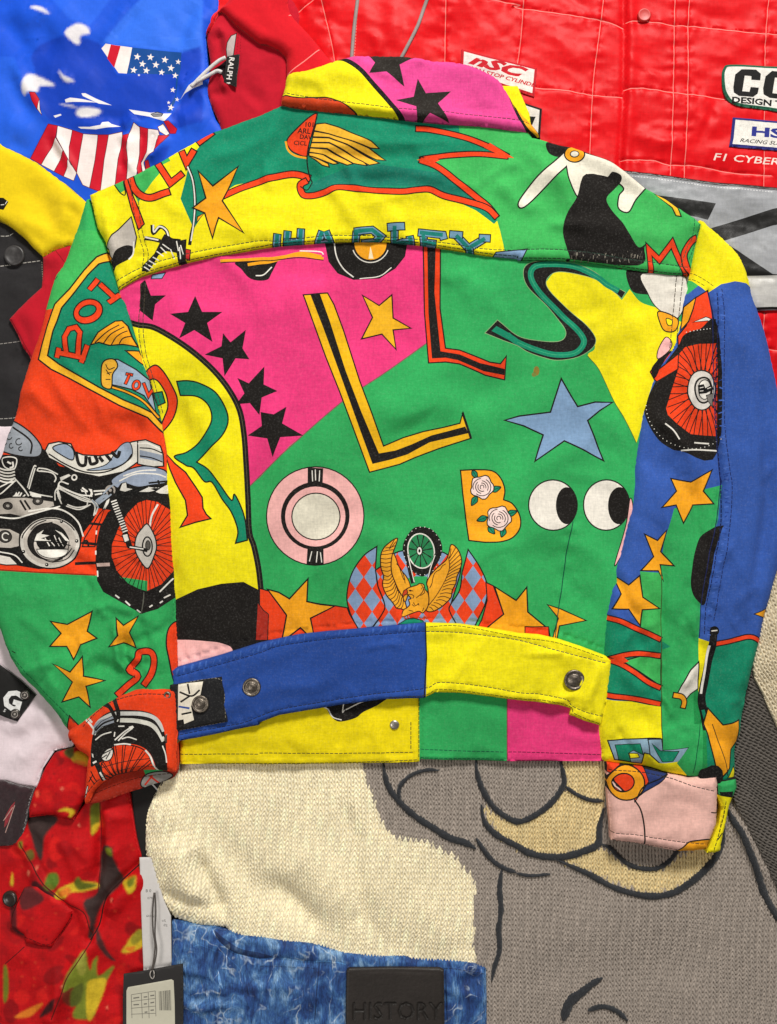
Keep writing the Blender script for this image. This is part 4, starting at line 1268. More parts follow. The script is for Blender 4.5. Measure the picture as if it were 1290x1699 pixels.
# front wheel
tyre = q('G 760 55 680 70 600 110 545 150 505 220 488 300 482 400 490 490 520 545 600 590 712 652 790 630 880 570 890 60')
L += fill(tyre, K)
rimp = q('G 735 85 690 100 640 150 590 230 560 310 556 370 580 440 640 505 690 530 737 545 810 510 860 450 885 380 885 180 840 130 790 95')
L += fill(rimp, R) + fill(q('G 600 470 740 490 740 545 690 530 640 505'), G)
hx, hy = 733 / 3, 800 + 320 / 3
L += spokes(hx, hy, 8, 16, 66, 88, 44, 1.3, K, clip=rimp, twist=9)
L += stroke(rimp, 2.4, K, closed=True, smooth=False)
L += stroke(q('G 790 110 760 170 750 240 745 300'), 3, WH)
L += fill(q('G 740 208 772 260 784 310 778 350 742 428 700 385 677 330 685 270 712 230'), lin(200, 194, 184), 2.2, True)
L += stroke(ell(hx + 2, hy, 8, 16, 18), 2.4, K, closed=True, smooth=False) + fill(ell(hx + 3, hy - 2, 4, 8, 14), lin(90, 86, 80), 1.4)
L += stroke(q('G 640 320 690 328 740 340'), 6, K) + stroke(q('G 650 322 720 332'), 2, WH)
L += stroke(q('G 555 50 580 110 605 170 625 240 650 320'), 9.5, K, 0)
for i in range(13):
    t = i / 12
    x, y = 572 + t * 55, 95 + t * 150
    L += stroke([((x - 12) / 3, 800 + (y + 4) / 3), ((x + 14) / 3, 800 + (y - 6) / 3)], 2.0, WH, smooth=False)
L += fill(q('G 612 262 640 255 650 290 625 300'), WH, 1.6) + lines('G 520 60 560 20 600 0/G 500 110 560 60/G 470 90 500 130', 2.6, lin(150, 160, 172))
L += fill(q('G 484 400 552 398 552 420 486 422'), lin(206, 178, 168), 1.6)
for s in ('G 488 240 486 260', 'G 484 340 484 360', 'G 490 440 493 470', 'G 580 560 600 575', 'G 630 590 655 612', 'G 690 632 710 645', 'G 750 620 765 610', 'G 800 600 815 590', 'G 800 545 860 480', 'G 820 575 850 560'):
    L += stroke(q(s), 2.4, WH, smooth=False)
L += lines('G 723 545 722 600 715 650', 1.6, lin(90, 90, 80))
# stars, ribbons
L += star('G 260 690 345 705 467 640 440 740 488 775 412 805 375 880 340 815 256 815 312 750')
L += star('G 584 674 622 710 697 663 655 745 682 822 615 800 548 817 596 760')
L += star('G 273 900 360 940 420 863 427 960 528 985 440 1010 456 1117 400 1065 314 1092 370 990')
L += stroke(q('G 585 1060 640 1010 690 965 650 930 690 880 700 845 755 842 775 880 760 950 720 1010'), 11, R, 2.0)
L += fill(q('G 870 697 840 730 832 800 845 880 860 970 880 1010 900 900 890 720'), R, 2.2, True)
L += fill(q('G 350 1160 320 1270 345 1290 400 1210'), R, 2.2)
ST1 = q('G 0 800 30 880 90 950 170 1040 250 1120 345 1225')
ST2 = q('G 0 760 60 870 120 930 200 1020 280 1100 380 1200')
L += dashes(ST1, 1.3, lin(14, 90, 56)) + dashes(ST2, 1.3, lin(14, 90, 56))
L += lines('D 265 185 280 170/D 62 850 72 830/D 60 860 70 845/G 60 840 80 850/G 75 940 85 960', 1.6, K)
H_sl = Height(0.0345, None, 0.013, 34, fs=1.9,
              folds=[(q('X 585 60 605 200 625 330 700 420 760 480'), -0.0040, 8), (q('X 540 -20 575 180 590 350 650 430 720 490'), 0.0042, 8), (q('X 330 330 420 380 520 440 640 470'), -0.002, 12), (q('X 400 460 520 470 640 490'), 0.002, 12), (q('X 740 470 760 400 850 330'), -0.0016, 8), (q('G 640 680 690 780 720 850'), 0.0020, 14),
                     (q('G 715 640 720 750 730 850'), -0.002, 8), (q('G 440 900 540 950 640 980'), -0.0028, 16), (q('G 380 960 480 1010 560 1060'), 0.0022, 16),
                     (q('G 300 860 380 940 480 980'), 0.0016, 18), (q('D 580 860 640 930 760 960'), -0.0014, 18), (q('D 300 700 450 800 650 860'), 0.0018, 26),
                     (q('D 640 860 680 940 700 990'), -0.0014, 14), (q('G 200 500 300 640 340 760'), 0.0014, 26), (q('G 60 560 120 760 200 900'), -0.0014, 26),
                     (q('D 200 560 320 640 480 760'), -0.001, 22), (q('D 420 150 480 300 560 520'), 0.0012, 22), (q('G 720 560 715 640 730 760'), 0.002, 8), (q('G 780 700 800 820 800 960'), 0.002, 14)],
              noise=[(0.0010, 110, 61, 60, 1.6, False), (0.0007, 40, 65, 50, 1.8, False), (0.0006, 60, 66, 30, 2.2, False)],
              seams=[(ST1, 0.0009, 9, 24)],
              ramps=[(200, 560, 150, 340, -0.008)])
SLEEVE = q('A 430 970 380 1080 310 1290 D 262 170 217 340 190 450 130 620 90 770 60 880 30 960 0 1060 -30 1140 -60 1290 G -70 300 -50 620 0 760 20 820 60 905 130 1000 250 1130 340 1250 420 1290 J 840 120 G 880 1060 882 950 880 800 872 620 862 450 852 250 845 100 D 835 1240 830 1150 825 1050 808 950 795 880 770 800 735 680 705 600 690 540 660 440 620 310 585 240 520 0 A 490 1150')
H_sl.folds += rfolds((20, 480, 280, 1180), 40, 50, 40, (60, 170), (.0006, .0018), (8, 18), 35)
H_sl.folds += rfolds((60, 900, 285, 1170), 26, 70, 45, (30, 90), (.0005, .0014), (5, 9), 75)
sleeve1 = piece('sleeve', jacket, SLEEVE, G, L, H_sl, M_COTTON, 5.0, drop=0.012)
# cuff: a tube whose mouth faces down the picture
L = []
L += fill(sm(q('X 350 1250 358 1050 370 980 400 880 450 820 540 775 640 765 780 775 880 800 950 860 990 960 1005 1080 1010 1310 930 1310 900 1220 850 1130 780 1085 700 1065 600 1065 550 1080 470 1200 400 1240')), K)
L += stroke(q('X 375 985 400 900 450 850 550 805 680 798 800 805 890 830 945 880 975 960'), 6.5, lin(206, 206, 200))
L += stroke(q('X 375 930 440 870 550 850'), 6.5, lin(150, 156, 166)) + stroke(q('X 380 960 450 900 560 862 680 858 800 872 880 900 940 960 985 1040'), 7.0, lin(216, 214, 202))
L += stroke(q('X 380 940 450 880 560 835 680 828 800 838 890 865 940 920 980 1000'), 3.2, K)
L += fill(q('X 385 940 440 870 550 815 555 880 450 915 375 985'), lin(150, 156, 166), 1.2) + stroke(q('X 390 950 460 885 560 848'), 3.0, K)
L += stroke(q('X 510 655 560 710 590 790 585 880'), 7, K) + stroke(q('X 410 725 500 740 545 800 575 880 560 1000'), 6, K)
L += lines('X 555 1000 560 960/X 580 870 590 850/X 390 1030 450 985 530 960/X 590 910 645 908/X 620 1020 680 1005 750 1028', 2.0, WH)
L += lines('X 560 1030 640 960 700 920/X 590 1035 650 975 715 925', 2.2, WH) + fill(q('X 680 915 715 905 728 920 700 935'), WH)
L += lines('X 290 860 340 890 375 935/X 320 850 360 880', 3, WH)
rimc = sm(q('X 440 1250 480 1200 540 1120 560 1075 640 1070 720 1080 800 1110 850 1160 880 1230 905 1310 700 1320 560 1345 480 1380'))
L += fill(rimc, R, 2.0)
L += spokes(90 + 600 / 5.309, 1030 + 1440 / 5.309, 2, 2, 64, 74, 46, 1.5, K, clip=rimc, twist=6)
L += lines('X 420 1280 640 1220 900 1190', 1.2, K)
L += stroke(q('X 555 1070 640 1062 700 1070'), 2.2, WH) + lines('X 825 1120 870 1180 900 1260 930 1310', 3, WH) + lines('X 975 1080 1000 1150 1010 1230', 2, WH)
L += fill(q('X 440 1180 480 1120 530 1100 545 1140 520 1200 470 1215'), WH, 1.8, True) + lines('X 400 1190 460 1150 540 1110/X 430 1200 490 1160/X 370 1230 420 1180/X 480 1200 520 1130', 1.8, K)
L += fill(q('X 355 1140 375 1150 380 1190 360 1180'), WH, 1.2) + stroke(q('X 400 1230 430 1300 460 1390'), 8, K) + lines('X 430 1310 450 1350 462 1390/X 370 1230 400 1215', 3, WH)
L += lines('X 340 1350 380 1420/X 330 1400 370 1330/X 350 1300 400 1400', 1.8, K) + fill(q('X 300 1470 315 1430 325 1440 310 1500 285 1560'), WH, 1.2)
L += fill(q('X 790 1310 900 1300 940 1305 830 1360'), G)
L += dashes(q('G 425 1210 480 1150 560 1090 700 1050 860 1050'), 1.3, STITCH) + dashes(q('J 435 350 520 260 700 205 860 215'), 1.2, STITCH)
H_cf = Height(0.042, None, 0.011, 16, folds=[(q('J 470 60 460 200 450 330'), 0.0016, 10), (q('G 620 1060 640 1200 J 640 150'), 0.0012, 26), (q('J 440 0 400 100'), -.002, 10)],
              noise=[(0.0007, 50, 71, 0, 1.3, False)], seams=[(q('G 425 1210 560 1090 700 1050 860 1050'), 0.0008, 8, 22)])
CUFF = q('G 350 1290 345 1240 400 1200 440 1170 500 1120 560 1082 640 1045 720 1022 800 1022 850 1030 885 1050 J 892 0 885 120 882 230 850 238 780 230 700 232 620 248 540 280 480 330 445 395 425 385 430 300 440 200 445 160 395 130 350 70')
H_cf.folds += rfolds((150, 1160, 280, 1300), 9, 20, 60, (40, 90), (.0005, .0013), (6, 12), 37)
cuff1 = piece('cuff', sleeve1, CUFF, R, L, H_cf, M_COTTON, 5.0, drop=0.012)
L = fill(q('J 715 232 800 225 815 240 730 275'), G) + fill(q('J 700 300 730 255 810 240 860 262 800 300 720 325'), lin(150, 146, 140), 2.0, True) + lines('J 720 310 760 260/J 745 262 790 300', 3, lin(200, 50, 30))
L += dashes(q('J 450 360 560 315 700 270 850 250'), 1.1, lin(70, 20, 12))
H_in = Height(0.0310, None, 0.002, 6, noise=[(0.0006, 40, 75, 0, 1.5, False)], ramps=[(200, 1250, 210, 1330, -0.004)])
piece('cuff_lining', cuff1, q('J 440 400 442 350 500 285 600 240 720 220 870 225 872 262 840 285 760 308 700 330 620 355 540 385 480 402'), lin(160, 40, 22), L, H_in, M_COTTON, 5.0, drop=0.010)  # red darkened for the shade inside the cuff mouth and a faded underside
for x, y, rx in ((281, 1151, 6),):
    lathe('eyelet', cuff1, x, y, float(H_cf(x, y)[0]), [(6, -.001), (6, .001), (4.5, .0016), (3, .001), (2.5, -.0005)], M_METAL, 20)
lathe('button', cuff1, 289, 1222, 0.034, [(12, -.001), (12.2, .002), (11, .003), (8, .0028), (6, .0035), (1, .004)], M_METAL, 28, tilt=(-.9, 0))

# ---------------------------------------------------------------- other sleeve
L = []
L += fill(q('F 780 240 800 60 C 860 1030 1000 1060 1080 1190 1140 1290 F 1185 230 1172 226 1140 208 1080 200 1010 215 945 258 900 220 840 190 820 320'), Y)
L += fill(q('F 945 258 1010 217 1080 201 1140 208 1180 230 1400 500 I 1400 800 1210 805 1150 772 1050 790 960 812 900 775 905 600 940 400 990 180 1005 10 F 1000 1200 985 1000 970 500'), B2)
L += fill(q('F 590 960 800 990 985 1045 1005 1200 I 1000 15 925 35 860 120 770 130 740 220 700 300 600 435 600 480 610 640 600 715 540 690 440 665 430 560 560 300 575 100'), B2)
L += stroke(q('I 1150 772 1050 790 965 812'), 1, K)
# mixed top: red, orange
L += fill(q('F 945 245 880 285 840 420 800 470 800 560 960 560 975 440'), R, 2.0) + fill(q('F 885 280 830 325 815 440 850 400 870 340'), O, 2.0)
L += fill(q('F 870 405 930 380 975 395 970 432 940 400'), WH, 1.6)
L += fill(q('F 860 180 900 220 850 260 830 240'), G2)
# wheel
L += fill(sm(q('F 985 432 900 440 830 465 800 520 740 600 690 690 645 790 632 850 650 920 690 985 745 1030 800 1047 990 1050')), K)
rim2 = q('F 985 508 900 512 830 525 800 560 785 650 750 760 728 835 735 870 780 915 850 965 920 972 990 975')
L += fill(rim2, R, 2.0)
hx, hy = 860 + 912 / 3, 400 + 742 / 3
L += spokes(hx, hy, 20, 30, 62, 84, 46, 1.5, K, clip=rim2, twist=8, a0=3)
L += fill(ell(hx - 2, hy + 1, 24, 33, 32), lin(216, 210, 202), 2.2)
L += fill(ell(hx + 1, hy + 1, 15, 21, 26), lin(196, 190, 182), 3.0) + fill(ell(hx + 3, hy, 11, 16, 22), WH, 1.6)
L += fill(q('F 885 722 915 715 925 735 960 715 970 740 930 760 890 765'), K2) + lines('F 895 735 915 730/F 895 750 915 748/F 935 738 955 730', 1.3, WH, False)
L += fill(q('F 930 770 965 760 965 830 940 800'), lin(120, 116, 110), 1.2)
L += lines('F 720 912 760 945 790 990/F 870 1005 945 1010/F 800 1045 880 1040 985 1045', 2.4, WH)
for i in range(26):
    t = i / 25
    a = math.radians(195 - t * 145)
    L += fill(ell(860 + (860 + 220 * math.cos(a)) / 3, 400 + (830 + 205 * math.sin(a)) / 3, .9, .9, 5), WH)
for i in range(8):
    L += fill(ell(860 + (840 + 16 * i) / 3, 400 + (452 - i * 2) / 3, .9, .9, 5), WH)
L += fill(q('F 655 640 700 590 700 640 800 560 790 640 690 700'), R, 1.8)
# greens, stars
L += fill(q('I 1010 15 925 35 860 120 770 130 745 215 720 300 705 450 700 640 710 900 712 1290 L 712 100 920 290 I 890 1290 890 1000 895 770 905 600 940 400 990 180'), G)
L += fill(q('I 710 300 712 1290 L 712 100 690 100 I 700 440'), lin(30, 140, 72))
L += fill(q('I 600 442 705 450 708 640 610 640 604 560'), G2) + fill(q('I 608 640 712 630 712 780 600 720'), G2)
L += star('@ 1112 794 1145 800 1180 780 1166 815 1183 836 1149 838 1132 868 1120 838 1096 842 1121 815')
L += star('I 625 258 690 290 734 238 706 345 768 415 703 410 719 492 692 440 604 438 670 370')
L += star('I 477 462 545 510 599 463 612 570 702 628 610 632 602 712 545 630 468 630 510 555')
L += fill(q('I 1010 215 960 230 905 270 872 340 858 420 852 500 866 560 895 596 925 604 945 480 975 330 1000 240'), K, 0, True)
# teal and red ribbons
L += fill(q('I 420 672 520 690 600 720 705 785 750 815 706 832 705 1110 560 1090 410 1060'), T)
L += fill(q('I 515 887 600 862 706 858 706 1012 600 940'), G2, 2.0)
for s in ('I 420 672 500 688 580 725 640 750 706 782', 'I 430 890 500 862 580 850 640 852 706 862', 'I 430 880 500 900 570 940 640 990 706 1022', 'I 400 1055 500 1065 580 1075 650 1090 706 1102'):
    L += stroke(q(s), 9, R, 2.0)
L += fill(q('I 440 880 520 868 545 888 500 900'), R)
L += fill(q('I 380 1075 560 1088 640 1105 709 1115 709 1290 L 709 300 380 300'), Y)
L += stroke(q('I 709 440 709 800 709 1290 L 709 240'), 1.6, lin(60, 90, 40))
# lower right: strap, teal, star
L += fill(q('I 870 1000 870 1290 L 870 300 1000 300 I 1000 1100'), lin(30, 140, 72))
L += fill(q('I 960 812 1050 790 1150 772 1260 815 1240 1290 L 1085 290 940 290 I 930 1250 920 1000'), T)
L += stroke(q('I 955 805 1050 790 1150 768 1215 800'), 8, R, 2.0)
L += fill(q('I 895 775 942 790 930 900 915 1000 895 1080 888 1000'), Y)
L += stroke(q('I 968 720 962 790 940 900 920 1000 908 1080 925 1160 935 1230'), 13, K2)
L += lines('I 945 810 925 920 905 1050', 4, WH) + lines('I 915 1130 935 1200', 5, T) + fill(ell(860 + 970 / 3, 800 + 738 / 3, 8, 8), K2) + lines('I 955 738 985 735', 2, WH)
L += star('I 938 1120 1010 1202 1095 1180 1090 1290 L 1075 110 1060 130 1050 220 1000 290 940 60 920 0', O, 2.2)
L += lines('L 960 0 1000 110 1030 200 1040 260', 1.3, K) + fill(q('L 1040 270 1075 215 1082 240 1078 270'), Y, 1.5)
# cream band with a ring
L += fill(q('I 892 890 850 930 800 1000 775 1055 815 1090 850 1050 890 1025'), lin(226, 220, 208), 2.0)
L += stroke(q('I 760 1052 800 1060 818 1085 812 1120'), 9, O, 2.0)
# big letters at the cuff
L += fill(q('L 445 85 560 72 700 68 712 120 660 150 620 140 615 200 480 180'), lin(136, 166, 186), 2.0) + fill(q('L 480 105 600 95 615 150 570 130 545 145 560 190 500 180'), T, 1.2) + fill(q('L 548 145 590 145 600 165 555 172'), Y, 1.4)
L += fill(q('L 640 75 705 70 712 125 843 112 785 195 700 195 650 150'), lin(136, 166, 186), 2.0) + fill(q('L 660 95 700 130 790 130 760 180 710 185 690 150'), T, 1.2)
L += fill(q('L 610 205 800 180 900 280 610 280'), Y) + fill(q('L 712 0 912 0 912 280 850 270 780 190 843 112 712 125'), G)
L += stroke(q('I 906 1180 890 1290 L 870 250'), 1.4, lin(14, 90, 56))
SB1 = q('F 985 260 985 450 978 700 985 950 1000 1150 I 1005 20 1000 200 965 420 930 620 920 770')
SB2 = q('F 1010 240 1015 450 1012 700 1020 950 1045 1150 I 1055 20 1045 200 1010 420 985 560 965 700')
EDG = q('F 945 255 965 400 968 700 985 1000 1003 1200 I 1005 0 985 180 940 400 910 590 898 770')
L += dashes(SB1, 1.4, lin(24, 34, 84)) + dashes(SB2, 1.4, lin(24, 34, 84)) + stroke(EDG, 1.4, lin(24, 34, 84))
rs = random.Random(9)
sb = sm(SB1, False, 8)
for i in range(90):
    p = sb[rs.randrange(len(sb))]
    L += stroke([(p[0] + rs.uniform(3, 5), p[1]), (p[0] + rs.uniform(8, 13), p[1] + rs.uniform(-3, 3))], rs.uniform(1, 2.4), lin(70, 106, 188) if i % 2 else lin(36, 66, 140), smooth=False)
L += dashes(q('F 845 130 900 170 960 215 985 240'), 1.1, lin(80, 76, 20)) + dashes(q('F 835 160 890 195 945 235'), 1.1, lin(80, 76, 20))
L += fill(q('I 1170 655 1235 630 1240 680'), O, 1.6)
H_sr = Height(0.0350, None, 0.013, 34, fs=1.9,
              folds=[(EDG, -0.0016, 5, 1), (q('F 1000 260 1000 700 1025 1150 I 1030 100 975 500'), 0.0018, 10, 1), (q('F 1050 300 1150 600 1180 1000 I 1150 300 1120 700'), 0.003, 40),
                     (q('F 1200 700 1235 1000 1240 1290 I 1210 300 1150 800 1080 1000'), -0.004, 14), (q('I 1220 350 1180 700 1110 1050'), 0.003, 14),
                     (q('I 700 200 720 500 706 800 710 1200'), -0.0016, 6), (q('I 620 300 640 600 640 900'), 0.0018, 16), (q('I 800 150 800 500 820 900 800 1200'), 0.002, 24),
                     (q('I 840 700 860 800 820 1000'), -0.0018, 16), (q('I 560 680 600 780 640 850'), -0.0018, 12), (q('I 500 930 560 1000 660 1050'), 0.0014, 12),
                     (q('F 700 850 760 960 860 1050'), 0.0016, 20), (q('F 620 1150 700 1120 800 1150'), -0.0014, 18), (q('I 500 500 560 560 600 650'), 0.0014, 14),
                     (q('I 460 1150 560 1180 680 1160'), -0.0014, 16), (q('F 840 300 830 500 780 700'), -0.0022, 12), (q('F 1100 60 1140 200 1160 260'), 0.001, 20), (q('L 620 20 700 100 800 200'), 0.001, 16)],
              noise=[(0.0010, 110, 81, 80, 1.8, False), (0.0007, 38, 85, 80, 2.0, False), (0.0006, 60, 86, 60, 2.2, False)],
              seams=[(SB1, 0.0010, 10, 22)], ramps=[(1170, 560, 1180, 390, -0.009)])
SLEEVE2 = q('F 870 150 C 905 1085 980 1120 1060 1192 1120 1260 F 1160 170 1180 260 1205 340 1240 460 1270 600 1300 740 1330 900 1345 1290 I 1345 300 1290 470 1255 600 1225 700 1200 820 1165 950 1130 1130 1110 1240 L 1092 110 1082 290 1000 300 985 255 850 270 610 215 440 200 420 130 I 408 1240 420 1060 432 900 440 700 460 560 490 430 530 300 560 140 575 20 F 580 1130 600 990 620 880 650 760 700 640 770 540 800 430 830 280')
H_sr.folds += rfolds((1020, 480, 1270, 1260), 46, 80, 28, (60, 190), (.0006, .0018), (8, 17), 36)
H_sr.folds += rfolds((1010, 900, 1230, 1270), 30, 70, 40, (30, 90), (.0005, .0014), (5, 9), 76)
sleeve2 = piece('sleeve', jacket, SLEEVE2, B2, L, H_sr, M_COTTON, 5.0, drop=0.012)
# cuff
L = []
L += fill(q('L 600 215 740 245 690 290 620 330 570 370 600 280'), lin(40, 56, 110), 1.6) + fill(q('L 440 190 620 210 640 280 600 340 570 380 560 240 440 240'), R, 1.6)
L += fill(ell(860 + 530 / 3, 1200 + 288 / 3, 30, 28), O, 2.4) + fill(ell(860 + 515 / 3, 1200 + 285 / 3, 18, 15, 24, -10), R, 2.2) + fill(q('L 470 270 480 300 520 325 500 326 470 305 460 285'), lin(236, 200, 190), 1.2)
L += stroke(q('L 465 275 515 325'), 3, K)
L += stroke(q('L 570 370 600 420 618 500 622 605'), 2.6, K) + stroke(q('L 580 365 610 310 660 280 740 248'), 2.2, K)
L += fill(q('L 785 645 810 605 850 578 935 568 960 600 950 645'), O, 2.4, True)
L += stroke(q('L 948 432 985 440'), 2.0, K)
C1 = q('L 445 225 600 235 740 262 850 300 970 330')
C2 = q('L 455 535 560 540 680 560 850 585 930 590')
L += dashes(C1, 1.3, STITCH) + dashes(C2, 1.3, STITCH) + dashes(q('L 465 572 620 592 800 622'), 1.2, STITCH)
H_c2 = Height(0.040, None, 0.011, 15, folds=[(q('L 480 470 600 430 760 350'), 0.0014, 20), (q('L 640 440 780 400 920 420'), -0.0018, 22), (q('L 700 530 820 520 940 500'), 0.0012, 14)],
              noise=[(0.0008, 60, 91, 0, 1.5, False)], seams=[(C1, 0.0007, 8, 22), (C2, 0.0008, 8, 20)])
CUFF2 = q('L 440 195 520 205 610 215 740 244 850 274 985 258 992 300 988 400 985 500 960 560 935 625 870 635 800 636 700 618 620 602 540 588 462 580 458 500 448 380')
H_c2.folds += rfolds((1010, 1280, 1180, 1400), 12, 10, 60, (40, 100), (.0005, .0014), (6, 13), 38)
cuff2 = piece('cuff', sleeve2, CUFF2, lin(240, 190, 178), L, H_c2, M_COTTON, 5.0, drop=0.012, smooth_outline=False)
L = fill(q('L 985 290 1080 270 1085 330 1060 360 990 350'), G, 1.6) + fill(q('L 995 335 1060 330 1058 358 1000 352'), K2) + dashes(q('L 1025 380 1010 480 965 625'), 1.2, lin(70, 66, 20)) + lines('L 985 570 1005 540 1015 560 1000 600', 1.6, K)
H_pl = Height(0.038, None, 0.008, 8, noise=[(0.0006, 30, 95, 0, 1.5, False), ])
piece('cuff_placket', cuff2, q('L 985 300 1010 285 1082 268 1086 320 1065 365 1045 420 1035 480 1015 560 1005 632 975 642 938 644 960 590 1000 500 1012 420 990 360'), Y, L, H_pl, M_COTTON, 4.0, drop=.012, smooth_outline=False)
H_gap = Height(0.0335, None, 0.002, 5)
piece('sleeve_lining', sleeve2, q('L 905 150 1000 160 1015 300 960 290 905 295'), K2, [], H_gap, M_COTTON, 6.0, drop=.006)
# ================================================================ what lies under and around it
M_TABLE = plain_mat('dark_wood', (0.035, 0.028, 0.024), 0.5, 0, 0.4, 0.3, 8)
tv = [wx(-900, -900, -.004), wx(2200, -900, -.004), wx(2200, 2600, -.004), wx(-900, 2600, -.004)]
tb = [(x, y, -.034) for x, y, z in tv]
table = make_mesh('table_top', tv + tb, [(3, 2, 1, 0), (4, 5, 6, 7), (0, 1, 5, 4), (1, 2, 6, 5), (2, 3, 7, 6), (3, 0, 4, 7)], M_TABLE, None, smooth=False)
table['kind'] = 'structure'

# ---------------------------------------------------------------- red racing jacket
RR = lin(214, 13, 22)
RD = lin(196, 16, 26)
race = thing('racing_jacket', 'glossy red nylon racing jacket with sewn patches and a silver band, under the printed jacket', 'jacket', 900, 200)
TH = lin(232, 128, 120)
grid_v = ['C 45 -120 25 150 5 300 B 1285 400', 'C 450 -120 425 100 400 280 385 450 372 770', 'C 805 -120 800 100 795 420 780 845', 'C 880 -120 870 100 868 430 850 880', 'C 1285 -120 1262 140 1255 440 1252 910',
          'B 935 -60 930 290', 'B 300 -60 355 170 378 300', 'B 300 235 135 355', 'B 150 50 300 -60', 'F 1255 340 1250 480 1275 560']
grid_h = ['B 930 -80 1290 -20 C 0 -5 250 35 440 68 545 103', 'C 555 75 640 68 800 90 870 92 1060 115 1290 135 1500 150', 'B 930 270 1290 390 C 110 408 250 420 390 445 540 452', 'C 545 415 640 408 800 430 1000 455 1290 490',
          'C 530 772 680 770 780 795 900 798 1100 835 1290 850', 'F 1240 520 1500 560', 'C -600 760 200 780 520 800']
L = []
sm_ = []
for s in grid_v + grid_h:
    L += stroke(q(s), 1.3, TH)
    sm_.append((q(s), 0.0012, 11, 26))
L += dashes(q('B 487 -60 485 60 470 280'), 1.2, TH, 3, 2)
L += text('F1 CYBER', 1190, 257, 11.5, lin(235, 215, 205), 4.5, .15, 0.01, 1.62)
H_race = Height(0.0105, None, 0.003, 8,
                folds=[(q('B 510 -60 540 100 560 260'), 0.002, 18), (q('B 660 -60 680 60 640 200'), 0.0022, 16), (q('B 200 40 330 120 420 250'), 0.0022, 20),
                       (q('B 740 100 900 60 1000 -40'), 0.0024, 16), (q('B 800 180 900 140 1010 120'), -0.0018, 14), (q('B 560 120 600 200 590 260'), 0.0018, 8),
                       (q('C 545 -80 550 200 545 450 525 830'), -0.0030, 6, 1), (q('C 575 -80 580 200 575 450 560 830'), 0.0022, 12, 1),
                       (q('C 100 160 300 250 520 210'), 0.0020, 18), (q('C 560 170 650 140 790 150'), 0.0014, 14), (q('C 560 640 680 670 800 700'), 0.0018, 14), (q('C 560 560 700 600 780 560'), -0.0012, 14),
                       (q('C 900 30 1000 60 1250 60'), -0.0018, 14), (q('C 920 200 1050 240 1200 200'), 0.0016, 16), (q('C 900 560 980 600 1050 600'), 0.0016, 14),
                       (q('C 110 600 250 640 380 620'), 0.0018, 16), (q('C 880 700 1000 720 1250 820'), 0.0012, 16)],
                noise=[(0.0012, 95, 101, 20, 1.8, True), (0.0003, 42, 105, 10, 2.6, True), (0.0020, 130, 109, 0, 1.2, False)],
                seams=sm_[:17])
H_race.folds = list(H_race.folds) + rfolds((400, -40, 1300, 300), 44, 15, 40, (40, 130), (.0005, .0014), (6, 13), 45)
RACE = q('@ 330 -80 1400 -80 1400 700 1200 700 900 520 480 300 380 180 345 60')
piece('body', race, RACE, RR, L, H_race, M_SATIN, 5.5, smooth_outline=False)
# grey piping
for s in ('B 495 -90 485 0 470 120 455 300', 'B 860 -90 825 0 795 90 750 180 690 290'):
    p = sm(q(s), False, 6)
    zz = H_race(np.array([a[0] for a in p]), np.array([a[1] for a in p]))
    tube('piping', race, [wx(a, b, float(z) + .001) for (a, b), z in zip(p, zz)], 0.0022, cloth_mat('grey_piping', .6, color=lin(150, 140, 136)), 8)
# silver band
SV = lin(150, 152, 156)
L = []
L += stroke(q('C 505 828 600 838 720 852 850 872 1000 892 1290 916 1500 930'), 7, K2)
L += dashes(q('C 520 850 700 870 850 892 1000 912 1290 936'), 1.1, lin(220, 220, 220), 3, 2)
L += fill(q('C 560 900 680 950 1003 995 963 1078 800 1040 640 1000'), K2)
L += fill(q('C 945 1130 1290 1022 1500 980 1500 1070 1290 1105 1060 1178 980 1200'), K2)
L += fill(q('C 900 1120 1040 1185 1200 1290 F 1290 150 1400 160 1400 185 1290 158 1150 160 1050 0'), K2)
L += stroke(q('F 1200 322 1290 318 1400 320'), 6, K2)
L += fill(q('F 1100 160 1290 156 1400 160 1400 318 1290 314 1150 322'), lin(182, 180, 176))
H_band = Height(0.0145, None, 0.002, 5, folds=[(q('C 700 900 1000 1000 1290 960'), 0.0016, 26), (q('C 800 1180 1100 1080 1290 1200'), -0.0014, 24), (q('C 850 1080 960 1100 1040 1180'), 0.0018, 12),
                                             (q('F 1120 165 1290 170'), -0.0015, 5, 1), (q('F 1210 180 1230 330'), 0.0012, 8)],
                noise=[(0.0010, 70, 121, 30, 1.6, True), (0.0004, 26, 124, 10, 2.0, False)])
piece('reflective_band', race, q('C 480 818 600 832 720 846 850 866 1000 886 1290 908 1560 930 F 1560 330 1290 330 1150 335 900 330 C 560 1200'), SV, L, H_band, M_REFLECT, 5.5, smooth_outline=False)


def patch(px_pts, border, ground, layers, zoff=0.0016, name='patch', H_under=H_race):
    cx, cy = np.mean([p[0] for p in px_pts]), np.mean([p[1] for p in px_pts])
    L_ = fill(px_pts, border) + fill(offset_in(px_pts, 4.2), ground) + layers

    def under(x, y):
        z = 0
        for dx, dy in ((0, 0), (14, 0), (-14, 0), (0, 14), (0, -14)):
            z = z + H_under(x + dx, y + dy) / 5
        return z
    Hp = Height(zoff + .0012, None, 0.0016, 4, noise=[(0.0003, 30, 131, 0, 1, False)], extra=under)
    return piece(name, race, px_pts, ground, L_, Hp, M_PATCH, 4.0, drop=.003, smooth_outline=False)


def offset_in(pts, d):
    oe = loop_edges(pts)
    for s in (1, -1):
        o = offset_side(pts, s * d, True)
        m = inside(oe, np.array([p[0] for p in o]), np.array([p[1] for p in o]), 'nz')
        if m.mean() > .8:
            return o
    return pts


